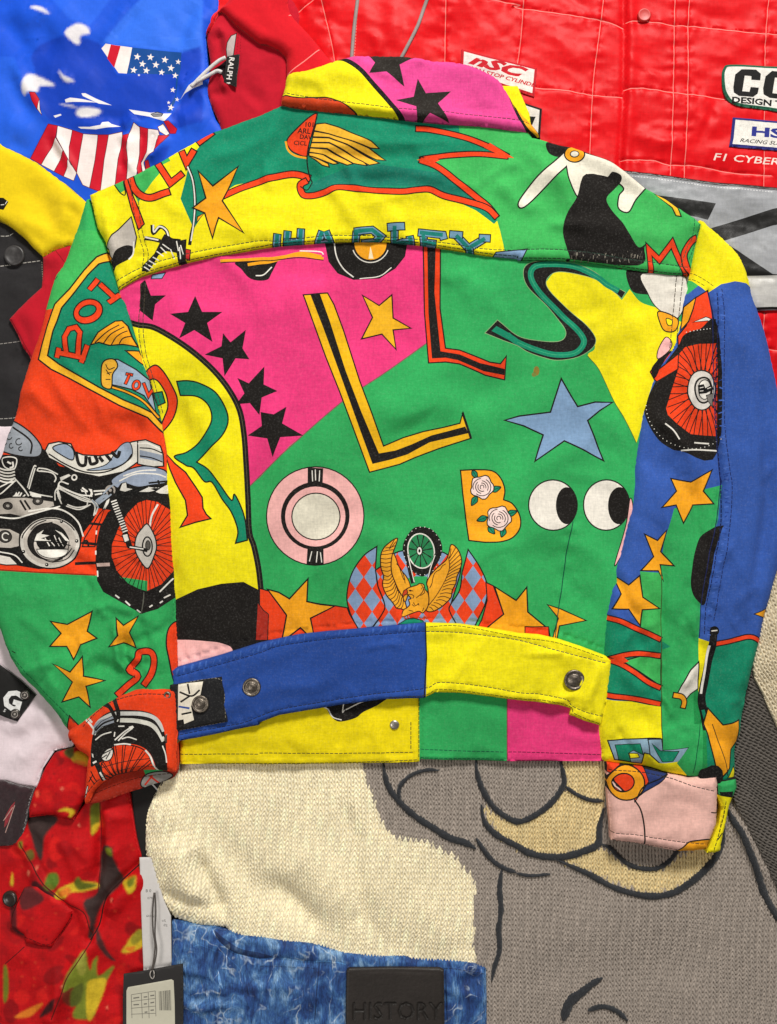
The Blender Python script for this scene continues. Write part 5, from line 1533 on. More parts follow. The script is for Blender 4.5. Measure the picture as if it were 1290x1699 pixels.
LR = lin(206, 24, 40)
patch(q('@ 768 70 895 103 890 152 766 110'), lin(200, 20, 36), lin(238, 230, 224),
      text('nSC', 779, 94.5, 17, LR, 15.5, .4, .05, 2.15) + text('NON-STOP CYLINDERS', 775, 104, 6.2, LR, 15.5, .2, .03, 1.42))
patch(q('@ 838 150 903 172 899 232 850 212 836 190'), K2, lin(236, 230, 224), fill(q('@ 846 184 892 186 884 205 868 202 874 193 850 192'), K2) + fill(q('@ 850 170 870 176 876 184 846 182'), K2) + lines('@ 850 196 880 214', 4, K2))
patch(sm(q('C 1035 360 1045 310 1080 292 1250 300 1560 330 1560 545 1270 520 1110 498 1050 440'), True, 4), lin(22, 92, 66), lin(240, 236, 228),
      fill(q('@ 1238 106 1262 107 1270 114 1269 125 1254 124 1254 118 1243 117 1239 143 1251 144 1253 136 1267 137 1265 147 1257 153 1234 151 1225 145 1224 136 1227 115'), K2)
      + fill(q('@ 1289 109 1313 110 1321 117 1320 128 1305 127 1305 121 1294 120 1290 146 1302 147 1304 139 1318 140 1316 150 1308 156 1285 154 1275 148 1274 138 1278 118'), K2)
      + text('DESIGN TE', 1221, 161.5, 9.8, K2, 5, 0, .04, 1.4))
patch(q('C 1092 558 1560 598 1560 750 1270 722 1072 706 1082 660'), lin(34, 40, 120), lin(240, 236, 228),
      text('HS', 1253, 217, 15, lin(40, 48, 140), 5, 0, .04, 2.1) + text('RACING SUSPE', 1234, 228, 6.4, K2, 5, .35, .012, 1.35))
lathe('snap_button', race, 1075, 14, float(H_race(1075, 14)[0]) + .001, [(11, -.002), (11.3, .001), (10.5, .0022), (9, .0024), (8, .0021), (1, .0022)], plain_mat('red_snap', lin(196, 60, 56), .45, 0, .5, .1, 200), 28)

# ---------------------------------------------------------------- crimson sweatshirt with its neck label
CR = lin(186, 18, 40)
crim = thing('crimson_sweatshirt', 'dark red cotton sweatshirt with a black neck label, between blue shirt and printed collar', 'sweatshirt', 405, 110)
L = []
L += dashes(q('N 390 250 385 350 375 440'), 1.2, lin(140, 10, 28), 3, 2) + dashes(q('N 420 240 412 350 405 430'), 1.2, lin(140, 10, 28), 3, 2)
L += fill(q('N 285 400 295 340 330 270 375 245 350 430 345 460 290 470'), lin(186, 172, 168), 1.2)
L += fill(q('N 130 600 200 550 290 480 300 560 270 690 250 640 190 600'), lin(24, 12, 18))
H_cr = Height(0.0150, None, 0.006, 14,
              folds=[(q('N 130 250 230 220 280 270 285 400 240 500'), 0.0045, 9), (q('N 150 330 220 300 250 400 200 480'), -0.003, 9), (q('N 140 650 240 630 270 720 360 740'), 0.0050, 9), (q('N 130 780 220 800 290 760'), -0.003, 8),
                     (q('N 360 740 470 860 600 970'), 0.0022, 10), (q('N 400 720 520 840 640 930'), -0.002, 14), (q('N 640 480 700 600 780 760'), -0.0018, 18), (q('N 560 420 520 600 600 800'), 0.002, 20)],
              noise=[(0.0013, 60, 141, 60, 1.6, False), (0.0003, 22, 144, 0, 1, False)])
piece('body', crim, q('N 100 240 160 120 230 30 420 -100 800 -150 950 100 860 400 830 640 800 900 700 1250 300 1300 220 1060 150 900 105 740 130 600 130 480'), CR, L, H_cr, M_JERSEY, 4.5)
L = stroke(q('N 830 638 980 530 1125 408'), 1.5, lin(240, 140, 134)) + stroke(q('N 850 100 930 40 1100 10'), 1.5, lin(240, 140, 134))
H_nb = Height(0.0225, None, 0.009, 16, folds=[(q('N 240 60 420 160 600 300 830 420'), 0.003, 14), (q('N 420 -60 640 100 900 400 1000 560'), 0.0028, 22), (q('N 700 -40 900 200 1150 520'), -0.0016, 16)], noise=[(0.0010, 50, 145, 40, 1.6, False), (0.0004, 24, 146, 40, 1.6, False)])
piece('collar', crim, q('N 100 250 120 170 200 60 280 -20 420 -150 800 -150 860 60 1040 270 1180 440 1260 560 1200 720 860 720 832 640 826 540 815 470 740 405 650 365 580 350 480 270 380 190 300 110 240 62 190 120 160 200'), lin(206, 20, 34), L, H_nb, M_JERSEY, 4.5)
for s_ in ('N -30 740 60 650 160 560 230 510 285 488', 'N 10 700 90 660 160 625 210 605 250 618'):
    p = sm(q(s_), False, 6)
    tube('lace', crim, [wx(a, b, .0185 + .004 * i / len(p)) for i, (a, b) in enumerate(p)], .0022, cloth_mat('white_lace', .8, .5, .1, .1, color=lin(226, 222, 220)), 8)
nl = q('N 290 475 350 458 408 450 398 560 384 640 380 745 340 728 265 700 280 600')
H_nl = Height(0.0015, None, 0.001, 3, noise=[(0.0004, 20, 150, 0, 1, False)], extra=lambda x, y: .0195 + 0 * x)
piece('neck_label', crim, nl, K2, text('RALPH', 379.5, 88.5, 8.6, lin(236, 232, 226), 98, 0, .02, 1.05) + fill(q('N 285 708 325 706 328 716 288 718'), lin(236, 232, 226)), H_nl, M_PATCH, 3.5, drop=.002, smooth_outline=False)

# ---------------------------------------------------------------- blue silk shirt with flag print, yellow sleeve and red cuff
blue = thing('silk_shirt', 'shiny blue silk shirt with a star and stripe print and a yellow sleeve', 'shirt', 180, 150)
BL = lin(28, 84, 214)
BD = lin(21, 64, 184)
BN = lin(22, 74, 146)
FR = lin(200, 22, 44)
FW_ = lin(238, 226, 222)
SOFT = []
L = []
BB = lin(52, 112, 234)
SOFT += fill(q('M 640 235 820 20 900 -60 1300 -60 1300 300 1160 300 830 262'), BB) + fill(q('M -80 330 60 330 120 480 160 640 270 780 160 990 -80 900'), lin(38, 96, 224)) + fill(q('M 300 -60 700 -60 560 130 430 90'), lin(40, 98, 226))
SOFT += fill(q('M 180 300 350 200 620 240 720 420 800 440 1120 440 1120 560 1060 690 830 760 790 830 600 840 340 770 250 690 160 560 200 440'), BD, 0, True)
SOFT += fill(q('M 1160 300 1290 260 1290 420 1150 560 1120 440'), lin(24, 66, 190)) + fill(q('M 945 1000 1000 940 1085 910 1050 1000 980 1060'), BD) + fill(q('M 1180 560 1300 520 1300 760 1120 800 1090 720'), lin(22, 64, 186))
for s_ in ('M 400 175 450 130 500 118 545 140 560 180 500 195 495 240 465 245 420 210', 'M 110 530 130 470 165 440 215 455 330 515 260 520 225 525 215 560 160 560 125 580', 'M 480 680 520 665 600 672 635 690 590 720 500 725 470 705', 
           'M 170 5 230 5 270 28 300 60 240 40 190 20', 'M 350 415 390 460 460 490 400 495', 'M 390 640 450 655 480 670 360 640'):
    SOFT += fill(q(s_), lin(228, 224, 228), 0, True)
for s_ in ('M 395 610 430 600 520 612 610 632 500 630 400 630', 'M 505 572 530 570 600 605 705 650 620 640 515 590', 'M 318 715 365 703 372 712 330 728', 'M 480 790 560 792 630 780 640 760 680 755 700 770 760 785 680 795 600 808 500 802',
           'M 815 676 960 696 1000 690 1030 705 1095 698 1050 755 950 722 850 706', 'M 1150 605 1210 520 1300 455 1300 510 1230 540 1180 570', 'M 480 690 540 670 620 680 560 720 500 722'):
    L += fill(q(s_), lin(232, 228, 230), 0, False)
L += fill(q('M 960 705 1000 690 1040 705 1030 722 975 720'), lin(150, 150, 156), 1.2) + lines('M 970 710 1020 708 1040 716', 1.0, lin(60, 60, 70))
L += fill(q('M 835 265 1160 300 1155 400 1140 470 1118 620 1085 690 1060 690 1120 580 1125 470 1100 440 1000 440 795 437'), BN)
L += fill(q('M 632 270 660 240 835 265 800 437 745 432'), FW_) + fill(q('M 695 245 758 255 716 396 670 335'), FR)
for x, y, r in ((868, 325, 1), (955, 328, 1), (1050, 345, 1), (902, 372, 1), (990, 378, 1), (1090, 400, 1), (845, 413, 1), (928, 416, 1), (1028, 428, .9), (1138, 360, .8), (1118, 450, .9), (1103, 545, .8), (1130, 605, .6), (1090, 660, .9), (1075, 628, .5), (880, 448, .4)):
    pts = []
    for k in range(10):
        a = -math.pi / 2 + .15 + k * math.pi / 5
        rr = (6.4 if k % 2 == 0 else 2.6) * r
        pts.append((x / 3.909 + rr * math.cos(a), y / 3.909 + rr * math.sin(a)))
    L += fill(pts, FW_)
for s_, c_ in (('M 283 768 345 780 335 860 235 1035 165 995', FR), ('M 335 860 385 945 320 1080 235 1035', FW_), ('M 385 945 415 1000 410 1050 382 1112 320 1080', FR), ('M 415 1000 470 1090 450 1142 382 1112 410 1050', FW_),
               ('M 345 780 442 808 420 920 425 1010 440 1050 415 1000 340 860', FW_), ('M 442 808 512 832 488 960 470 1090 425 1010 420 920', FR), ('M 512 832 610 840 600 960 555 1190 510 1170 470 1090 488 960', FW_),
               ('M 610 840 680 840 650 1000 625 1215 555 1190 590 1000', FR), ('M 680 840 770 820 775 860 740 1000 722 1170 625 1215 650 1000', FW_), ('M 775 845 815 835 800 930 810 1000 795 1150 722 1170 740 1000', FR),
               ('M 815 835 850 765 885 790 880 1000 865 1100 880 1110 795 1150 810 1010 800 930', FW_), ('M 885 785 940 800 945 900 930 960 890 1010 900 1090 875 1110 865 1060 880 960', FR),
               ('M 940 800 1010 815 1020 850 1000 880 985 960 930 1000 910 1020 925 1080 905 1095 890 1020 930 960', FW_), ('M 1010 850 1080 840 1040 890 985 950', FR), ('M 1005 790 1040 770 1080 830 1060 845 1020 825', FW_), ('M 1045 755 1075 750 1130 800 1120 830 1085 830', FR),
               ('M 920 1015 945 1010 955 1060 925 1080', FR), ('M 165 565 200 565 228 610 215 680 180 620', FR), ('M 215 675 228 610 235 680 245 715', FW_)):
    L += fill(q(s_), c_, 1.1, inkcol=lin(90, 16, 40))
H_bl = Height(0.0125, None, 0.004, 14, fs=.85,
              folds=[(q('M -40 60 60 160 160 280 190 300'), -0.005, 22), (q('M 60 -40 180 120 200 300'), 0.005, 22), (q('M 150 20 260 40 340 150 420 220 480 250'), 0.0055, 20), (q('M 200 80 280 180 380 260'), -0.004, 26),
                     (q('M 300 -40 420 60 560 180 640 240'), 0.004, 24), (q('M 640 240 740 120 830 -20'), 0.003, 12), (q('M 680 240 780 120 870 0'), -0.003, 12), (q('M 60 340 100 460 150 560 280 760'), 0.0045, 12), (q('M 10 400 60 540 200 740'), -0.004, 18),
                     (q('M 200 400 420 440 620 560'), 0.003, 34), (q('M 480 260 640 400 760 540'), -0.0025, 24), (q('M 350 420 400 470 460 490'), 0.0025, 8), (q('M 360 640 560 650 720 720'), 0.003, 16), (q('M 440 760 600 790 760 770'), 0.0035, 12), (q('M 600 700 720 740 820 720'), -0.003, 12),
                     (q('M 760 780 830 760 860 720'), 0.004, 10), (q('M 345 780 335 860 400 980 465 1100'), 0.005, 9), (q('M 300 800 300 900 380 1040'), -0.003, 10), (q('M 770 820 815 900 805 1000 850 1110'), 0.0055, 8), (q('M 740 860 780 960 770 1100'), -0.0035, 9),
                     (q('M 860 770 900 860 890 1000 870 1090'), -0.004, 8), (q('M 940 790 1010 830 990 950 900 1040'), 0.005, 9), (q('M 1060 760 1070 830 1000 870 960 980'), -0.0035, 9), (q('M 1085 780 1040 880 960 990 940 1060'), 0.004, 10), (q('M 1000 690 1050 740 1120 800'), 0.0035, 9),
                     (q('M 1160 280 1180 160 1260 -20'), -0.004, 16), (q('M 1220 300 1240 160 1320 0'), 0.004, 14), (q('M 1130 440 1180 520 1290 440 1340 380'), 0.004, 12), (q('M 1100 640 1180 640 1290 580'), -0.0035, 14), (q('M 1140 760 1240 740 1330 780'), 0.004, 18),
                     (q('M -20 760 80 790 200 840'), 0.003, 20), (q('M 20 880 120 920 160 960'), -0.0025, 14), (q('M 960 20 1000 140 980 260'), 0.0015, 20), (q('M 1060 20 1090 140 1060 260'), -0.0015, 16), (q('M 820 440 900 520 1060 560'), 0.0015, 20)],
              noise=[(0.0014, 110, 151, 40, 1.5, False), (0.0005, 40, 154, 45, 2.0, False)])
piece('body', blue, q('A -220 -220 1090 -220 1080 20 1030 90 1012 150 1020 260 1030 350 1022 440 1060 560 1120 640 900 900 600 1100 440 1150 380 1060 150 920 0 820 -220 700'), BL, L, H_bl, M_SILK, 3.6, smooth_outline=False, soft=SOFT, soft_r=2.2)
L = []
L += fill(q('A -220 960 0 970 25 990 0 1030 -220 1000'), K2) + dashes(q('A -60 1000 0 1005 20 985'), 1.2, WH)
H_ye = Height(0.0185, None, 0.008, 14, fs=1.5, folds=[(q('A 60 900 200 1000 280 1160'), -0.003, 20), (q('A 250 900 320 1000 300 1160'), 0.003, 22), (q('A 60 1080 180 1120 260 1180'), 0.002, 14), (q('A 320 1000 360 1060 300 1200'), -0.0025, 10)],
              noise=[(0.0012, 70, 161, 30, 1.5, False), (0.0003, 25, 164, 30, 1.5, False)])
piece('sleeve', blue, q('A -220 560 0 704 80 742 160 785 300 888 420 990 480 1100 400 1240 320 1205 260 1222 190 1262 140 1215 100 1170 40 1120 0 1092 -220 1000'), lin(240, 208, 20), L, H_ye, M_JERSEY, 5.0, smooth_outline=False)
L = dashes(q('D 180 60 182 180'), 1.1, lin(150, 140, 120), 2, 2) + stroke(q('D 30 375 110 520 150 590'), 1.4, lin(140, 12, 24)) + stroke(q('D 240 10 280 60 310 100'), 1.4, lin(140, 12, 24))
H_rc = Height(0.0155, None, 0.005, 12, folds=[(q('D 100 300 160 420 180 560'), 0.0022, 16), (q('D 60 350 110 450 150 560'), -0.0012, 8), (q('D 200 60 240 200 200 320'), -0.002, 16), (q('A 200 1260 240 1280 D 280 60'), 0.002, 12)],
              noise=[(0.0009, 60, 171, 60, 1.5, False)])
piece('cuff', blue, q('A 185 1262 260 1220 330 1198 400 1230 D 420 100 330 330 240 560 150 640 120 560 90 520 60 450 18 375 60 330 120 270 182 212 188 100 186 20'), lin(190, 20, 40), L, H_rc, M_JERSEY, 5.0, smooth_outline=False)

# ---------------------------------------------------------------- black jacket at the left edge
blk = thing('black_jacket', 'black twill jacket with pale topstitching and a dark button at the left edge', 'jacket', 20, 560)
L = dashes(q('D -220 120 0 98 100 84 185 74'), 1.3, lin(190, 186, 178)) + dashes(q('D -200 515 0 493 90 480'), 1.2, lin(150, 146, 140)) + dashes(q('D -200 880 0 875 55 868'), 1.2, lin(170, 166, 160))
L += dashes(q('A -100 1145 0 1150 40 1130'), 1.2, lin(190, 186, 178)) + dashes(q('D 178 80 184 180'), 1.1, lin(150, 140, 120), 2, 2)
H_bk = Height(0.0075, None, 0.004, 12, folds=[(q('D 0 200 80 260 160 240'), 0.002, 20), (q('D -20 640 60 700 120 680'), 0.0025, 24), (q('D 0 560 60 600 100 560'), -0.002, 18), (q('D -50 100 60 110 180 90'), -0.0015, 6, 1)],
              noise=[(0.0014, 60, 181, 0, 1.6, False), (0.0004, 20, 184, 0, 1.6, False)])
piece('body', blk, q('A -220 940 0 1080 60 1120 110 1170 250 1290 D 260 200 240 420 220 600 160 860 90 1000 -220 1010'), lin(30, 28, 30), L, H_bk, M_DARK, 5.5, smooth_outline=False)
bz = float(H_bk(14, 417)[0])
bt = lathe('button', blk, 14, 417, bz + .001, [(17, -.002), (17.3, .001), (16.5, .0026), (14, .003), (12.5, .0022), (1, .0021)], plain_mat('dark_button', (.045, .042, .042), .4, 0, .5, .3, 300), 32)

# ---------------------------------------------------------------- pale lilac garment with black badge
lil = thing('lilac_shirt', 'pale lilac cotton shirt with a riveted black badge, under the green sleeve', 'shirt', 40, 1180)
H_li = Height(0.0085, None, 0.004, 14, folds=[(q('G 60 1290 180 1180 240 1150'), 0.003, 18), (q('J 0 160 120 60 200 0'), -0.0022, 14), (q('J 30 230 150 130 260 60'), 0.0026, 16), (q('G 180 1010 200 1140 220 1290'), 0.002, 16), (q('J -40 60 60 20 120 -60'), 0.0025, 16)],
              noise=[(0.0012, 60, 191, 30, 1.5, False), (0.0003, 22, 194, 0, 1.5, False)])
piece('body', lil, q('D -220 900 60 900 120 1000 G 300 900 400 1200 J 330 140 240 160 180 250 150 350 60 345 -220 320'), lin(234, 218, 224), [], H_li, M_JERSEY, 5.5, smooth_outline=False)
L = text('G', -6, 1176, 31, lin(238, 238, 236), 16, 0, .05, 1.0) + text('s', -3, 1184, 8, lin(220, 220, 218), 30)
H_bd = Height(0.0145, None, 0.002, 4, noise=[(0.0004, 30, 197, 0, 1, False)])
piece('badge', lil, q('G -60 900 0 945 70 1000 152 1075 120 1120 62 1206 0 1185 -80 1150'), K2, L, H_bd, M_DARK, 4.0, smooth_outline=False)
for x, y in ((104, 1070), (54, 1166)):
    lathe('rivet', lil, x / 3, 800 + y / 3, .0146, [(8.5, -.001), (8.5, .0008), (7, .0018), (4.5, .0022), (3.5, .0016), (.5, .0018)], plain_mat('gunmetal', (.12, .11, .10), .35, .9, .5, .3, 300), 24)

# ---------------------------------------------------------------- strawberry shirt
M_BERRY = cloth_mat('berry_print_cotton', 0.62, 0.3, 0.35, 0.10, 0.0, 0.18, vscale=45.0)
sb_ = thing('strawberry_shirt', 'red cotton shirt printed all over with large strawberries and leaves, bottom left', 'shirt', 110, 1500)
S1, S2, S3 = lin(190, 11, 18), lin(146, 7, 14), lin(212, 26, 24)
DKB = lin(62, 30, 30)
LY, LG, LO = lin(206, 176, 40), lin(110, 116, 30), lin(216, 120, 34)


def berry(cx, cy, rx, ry, rot, seed):
    rs_ = random.Random(seed)
    pts = []
    for i in range(18):
        a = 2 * math.pi * i / 18
        k_ = 1 + .06 * math.sin(2 * a + seed) + rs_.uniform(-.03, .03)
        x, y = rx * k_ * math.cos(a), ry * k_ * math.sin(a) * (1 - .18 * math.cos(a))
        c_, s2 = math.cos(math.radians(rot)), math.sin(math.radians(rot))
        pts.append((cx + x * c_ - y * s2, cy + x * s2 + y * c_))
    Lb = fill(pts, (S1, S2)[seed % 3 == 0], 0, True)
    for i in range(int(rx * ry / 55)):
        a, r = rs_.uniform(0, 6.28), math.sqrt(rs_.uniform(0, .75))
        x, y = rx * r * math.cos(a), ry * r * math.sin(a)
        c_, s2 = math.cos(math.radians(rot)), math.sin(math.radians(rot))
        X, Y_ = cx + x * c_ - y * s2, cy + x * s2 + y * c_
        Lb += fill(ell(X, Y_, rs_.uniform(.7, 1.4), rs_.uniform(1.2, 2.2), 6, rs_.uniform(0, 180)), (S2, LO, S3, lin(120, 8, 14))[rs_.randrange(4)])
    for i in range(2):
        a = rs_.uniform(0, 6.28)
        X, Y_ = cx + rx * .4 * math.cos(a), cy + ry * .4 * math.sin(a)
        Lb += fill(ell(X, Y_, rx * .16, ry * .10, 9, rs_.uniform(0, 180)), S3, 0, True)
    return Lb


def leaves(cx, cy, r, seed):
    rs_ = random.Random(seed)
    Lb = []
    for i in range(5):
        a = rs_.uniform(0, 6.28)
        l = r * rs_.uniform(.6, 1.2)
        w = r * rs_.uniform(.22, .36)
        c_, s2 = math.cos(a), math.sin(a)
        P_ = [(0, -w * .4), (l * .4, -w), (l, 0), (l * .45, w * .9), (0, w * .4)]
        P_ = [(cx + x * c_ - y * s2, cy + x * s2 + y * c_) for x, y in P_]
        Lb += fill(P_, (LG, LY, LY, LO, lin(150, 140, 40))[i], 0, True) + stroke([P_[0], P_[2]], 1.3, LG, smooth=False)
    return Lb


def berries(spec):
    Lb = []
    for t in spec:
        if t[0] == 'l':
            Lb += leaves(t[1] / 3, 1200 + t[2] / 3, t[3] / 3, t[4])
        else:
            Lb += berry(t[0] / 3, 1200 + t[1] / 3, t[2] / 3, t[3] / 3, t[4], t[5])
    return Lb


rs = random.Random(77)


def seeds(x0, y0, x1, y1, n):
    out = []
    for _ in range(n):
        X, Y_ = rs.uniform(x0, x1), rs.uniform(y0, y1)
        out += fill(ell(X, Y_, rs.uniform(.8, 2.0), rs.uniform(1.2, 3.2), 6, rs.uniform(0, 180)), rs.choice((S2, lin(120, 8, 16), lin(130, 10, 18), lin(206, 60, 36), S3)))
    for _ in range(n // 4):
        X, Y_ = rs.uniform(x0, x1), rs.uniform(y0, y1)
        out += fill(ell(X, Y_, rs.uniform(8, 22), rs.uniform(6, 14), 9, rs.uniform(0, 180)), rs.choice((S2, S1, S3, lin(178, 12, 20))), 0, True)
    return out


DG = lin(58, 44, 42)
L = seeds(-80, 1330, 260, 1760, 420)
for s_, c_ in (('Z 140 430 290 415 335 450 260 540 235 700 200 640 170 540', DG), ('Z 600 680 640 600 690 620 700 700 750 830 650 940 590 1040 560 1180 530 1190 545 1080 505 960 590 900', DG), ('Z 575 1130 620 1200 650 1280 700 1350 640 1320 590 1230', lin(80, 40, 40)),
               ('Z 170 870 200 820 280 880 330 940 240 960', lin(76, 30, 32)), ('Z 30 1010 60 1000 80 1130 160 1180 60 1160', lin(90, 24, 28)), ('Z 280 1600 330 1560 310 1640 220 1699', lin(60, 24, 26)), ('Z 380 1520 470 1490 480 1600 400 1620', lin(110, 40, 26)),
               ('Z 545 370 600 330 598 470 570 530 548 530', LG), ('Z 556 480 596 470 575 525 550 530', LY), ('Z 640 620 680 615 690 660 660 660', LG), ('Z 260 830 280 785 330 785 345 840 310 880 265 870', lin(90, 120, 34)), ('Z 255 855 300 850 320 880 280 885', LG), ('Z 318 930 345 880 440 840 470 800 490 830 590 850 590 875 500 900 420 905 380 940 340 945', LY),
               ('Z 440 845 470 800 500 840 590 860 480 890', lin(96, 104, 30)), ('Z 340 900 400 870 420 900 360 930', LO), ('Z 745 845 790 815 835 800 835 870 800 905 770 870', LY), ('Z 780 830 830 800 822 850 790 860', LG), ('Z 740 1285 770 1240 800 1190 860 1140 895 1180 885 1240 840 1270 790 1290', LY), ('Z 800 1200 860 1140 870 1200 820 1240', lin(150, 140, 40)), ('Z 760 1260 830 1250 800 1285', LO),
               ('Z 400 1420 450 1340 510 1260 530 1310 545 1400 560 1340 590 1290 582 1400 600 1440 690 1380 640 1480 600 1560 560 1699 430 1699 480 1560 440 1500 380 1520', lin(120, 130, 40)), ('Z 530 1310 575 1240 600 1290 560 1340 545 1400', S1), ('Z 520 1500 560 1460 640 1480 560 1699 520 1699', LY), ('Z 470 1330 510 1270 520 1400 480 1420', lin(150, 150, 60)), ('Z 430 1520 500 1480 480 1600 420 1630', lin(88, 96, 34)),
               ('Z 140 640 180 630 190 680 160 695', lin(100, 90, 34)), ('Z 30 840 40 780 50 830 45 870 30 860', LY), ('Z -10 1380 15 1400 20 1560 -10 1600', LG), ('Z 60 1699 160 1640 250 1600 200 1660 150 1699', LO), ('Z 850 720 880 700 875 750 850 760', LG), ('Z 95 580 120 570 120 620 100 610', LG)):
    L += fill(q(s_), c_, 0, True)
for s_ in ('Z 460 480 470 470 478 488', 'Z 150 760 165 770 150 800', 'Z 200 740 215 735 205 760', 'Z 670 950 690 935 680 960', 'Z 640 1640 650 1630 650 1650', 'Z 280 1120 300 1110 290 1130', 'Z 370 1480 380 1475 378 1495'):
    L += fill(q(s_), lin(236, 130, 100), 0, True)
PL1 = q('J 80 610 130 700 200 820 300 910 400 960 430 1040 440 1100 380 1200 320 1290 290 1380 240 1500')
PL2 = q('J 690 720 600 800 520 880 490 950 470 1040 430 1110')
H_sbf = rfolds((0, 1330, 250, 1690), 26, 60, 40, (50, 130), (.0005, .0014), (7, 14), 55)
LH = stroke(PL1, 1.8, lin(90, 20, 14)) + stroke(PL2, 2.2, lin(50, 14, 12)) + stroke(q('J 0 1230 100 1140'), 1.6, lin(100, 10, 14)) + stroke(q('J 478 400 480 560 475 720 470 860'), 1.6, lin(100, 10, 14))
H_sb = Height(0.0125, None, 0.005, 10, fs=2.2,
              folds=[(PL1, 0.0028, 16, 1), (q('J 110 620 170 720 230 830 310 930 380 980'), -0.002, 7), (PL2, -0.003, 8, 1), (q('J 720 760 640 830 560 920 520 1000'), 0.003, 16), (q('J 478 400 480 560 475 720 470 860'), -0.0035, 8), (q('J 520 420 530 600 560 740'), 0.003, 20),
                     (q('J 100 1260 240 1320 200 1480'), 0.002, 26), (q('J 480 1150 560 1300 560 1480'), -0.002, 20), (q('J 0 1200 160 1180 300 1140'), 0.0016, 20), (q('J 350 560 400 700 430 800'), 0.002, 24)],
              noise=[(0.0014, 80, 201, 40, 1.4, False), (0.0004, 28, 204, 0, 1.4, False)], seams=[(PL1, 0.0006, 10, 26)])
H_sb.folds = list(H_sb.folds) + H_sbf
piece('body', sb_, q('J -220 560 80 560 130 480 360 470 430 380 520 400 625 350 640 470 660 600 692 720 715 800 735 880 742 1000 722 1090 740 1150 758 1210 740 1290 720 1720 -220 1720'), S1, LH, H_sb, M_BERRY, 3.0, smooth_outline=False, soft=L, soft_r=1.7)
L = seeds(40, 1240, 160, 1370, 60)
for s_, c_ in (('Z 430 30 480 0 540 40 545 85 490 75 450 60', LY), ('Z 380 0 440 -20 450 30 420 40', lin(90, 90, 40)), ('Z 455 50 520 60 530 80 480 70', LO), ('Z 350 375 400 352 455 372 440 410 420 415 425 385 390 372', LY), ('Z 210 250 235 245 235 280 215 280', lin(226, 90, 60)), ('Z 370 230 385 222 385 240', lin(236, 130, 100)), ('Z 200 330 215 325 210 345', lin(226, 90, 60))):
    L += fill(q(s_), c_, 0, True)
LH = dashes(q('J 145 470 200 465 270 480 345 488 400 400 420 350'), 1.2, lin(110, 10, 14))
H_fc = Height(0.0215, None, 0.008, 14, folds=[(q('J 200 240 260 360 240 480'), 0.002, 20), (q('J 340 160 330 300 380 420'), -0.002, 16)], noise=[(0.0010, 50, 211, 30, 1.5, False)], ramps=[(100, 1250, 110, 1290, 0.002)])
piece('collar', sb_, q('J 128 486 126 440 150 360 185 290 210 230 250 165 300 150 360 132 440 180 470 300 440 380 400 400 350 500 300 492 262 470 200 476'), S1, LH, H_fc, M_BERRY, 3.0, smooth_outline=False, soft=L, soft_r=1.7)
L = fill(q('J 10 470 40 420 65 395 50 450 20 520 0 540'), lin(150, 40, 50), 1.4) + lines('J 0 500 50 430/J 10 560 60 420', 1.4, lin(190, 150, 140))
H_vel = Height(0.0185, None, 0.006, 12, folds=[(q('J 60 340 80 460 60 600'), 0.002, 18)], noise=[(0.0012, 40, 214, 30, 1.5, False), (0.0005, 10, 215, 0, 1, False)])
piece('lapel', sb_, q('J -220 300 0 304 60 325 146 342 120 430 105 520 90 580 78 622 20 632 -220 640'), lin(46, 28, 32), L, H_vel, cloth_mat('velvet', .95, .5, .4, .3, .5, .1), 5.0, smooth_outline=False)
L = seeds(0, 1470, 125, 1590, 60)
for s_, c_ in (('Z 100 900 170 860 260 930 200 980 120 1000', lin(96, 34, 36)), ('Z 30 1000 80 980 90 1120 140 1190 60 1150', lin(96, 26, 30))):
    L += fill(q(s_), c_, 0, True)
LH = dashes(q('J 60 1080 130 1090 235 1120 330 1000 340 960'), 1.2, lin(90, 10, 14)) + stroke(q('J 100 840 50 960 30 1040 110 1090'), 2, lin(60, 24, 22))
H_pf = Height(0.0190, None, 0.005, 10, folds=[(q('J 100 900 180 1000 220 1100'), 0.0016, 18)], noise=[(0.0009, 50, 221, 30, 1.5, False)])
piece('pocket_flap', sb_, q('J 30 1040 40 960 100 840 170 830 230 870 350 955 330 1010 290 1070 240 1142 180 1138 110 1118 100 1075'), S1, LH, H_pf, M_BERRY, 3.0, smooth_outline=False, soft=L, soft_r=1.7)
lathe('button', sb_, 8, 1500, float(H_sb(8, 1500)[0]) + .001, [(13, -.002), (13.3, .0015), (12, .003), (9, .003), (7, .002), (1, .002)], plain_mat('horn_button', (.03, .02, .016), .3, 0, .5, .5, 60), 30, tilt=(.25, 0))

# ---------------------------------------------------------------- black garment scrap between shirt and sweater
bg = thing('black_tshirt', 'plain black cotton shirt showing between strawberry shirt and cream sweater', 'shirt', 235, 1380)
H_bg = Height(0.0060, None, 0.003, 10, noise=[(0.0012, 50, 231, 0, 1, False)])
piece('body', bg, q('J 520 300 800 280 900 300 900 700 800 760 690 720 600 760 560 500'), K2, lines('J 725 318 770 365', 2.5, lin(210, 210, 210)), H_bg, M_DARK, 6.0, smooth_outline=False)
# ================================================================ hand-knit sweater: every stitch is relief in the sheet
CRM = lin(252, 240, 206)
TAU = lin(164, 153, 143)
BGE = lin(226, 204, 152)
CHA = lin(98, 92, 86)
CORD = lin(50, 52, 56)
sweater = thing('knitted_sweater', 'chunky cream and grey hand-knitted sweater with dark cord outlines, below the printed jacket', 'sweater', 760, 1450)


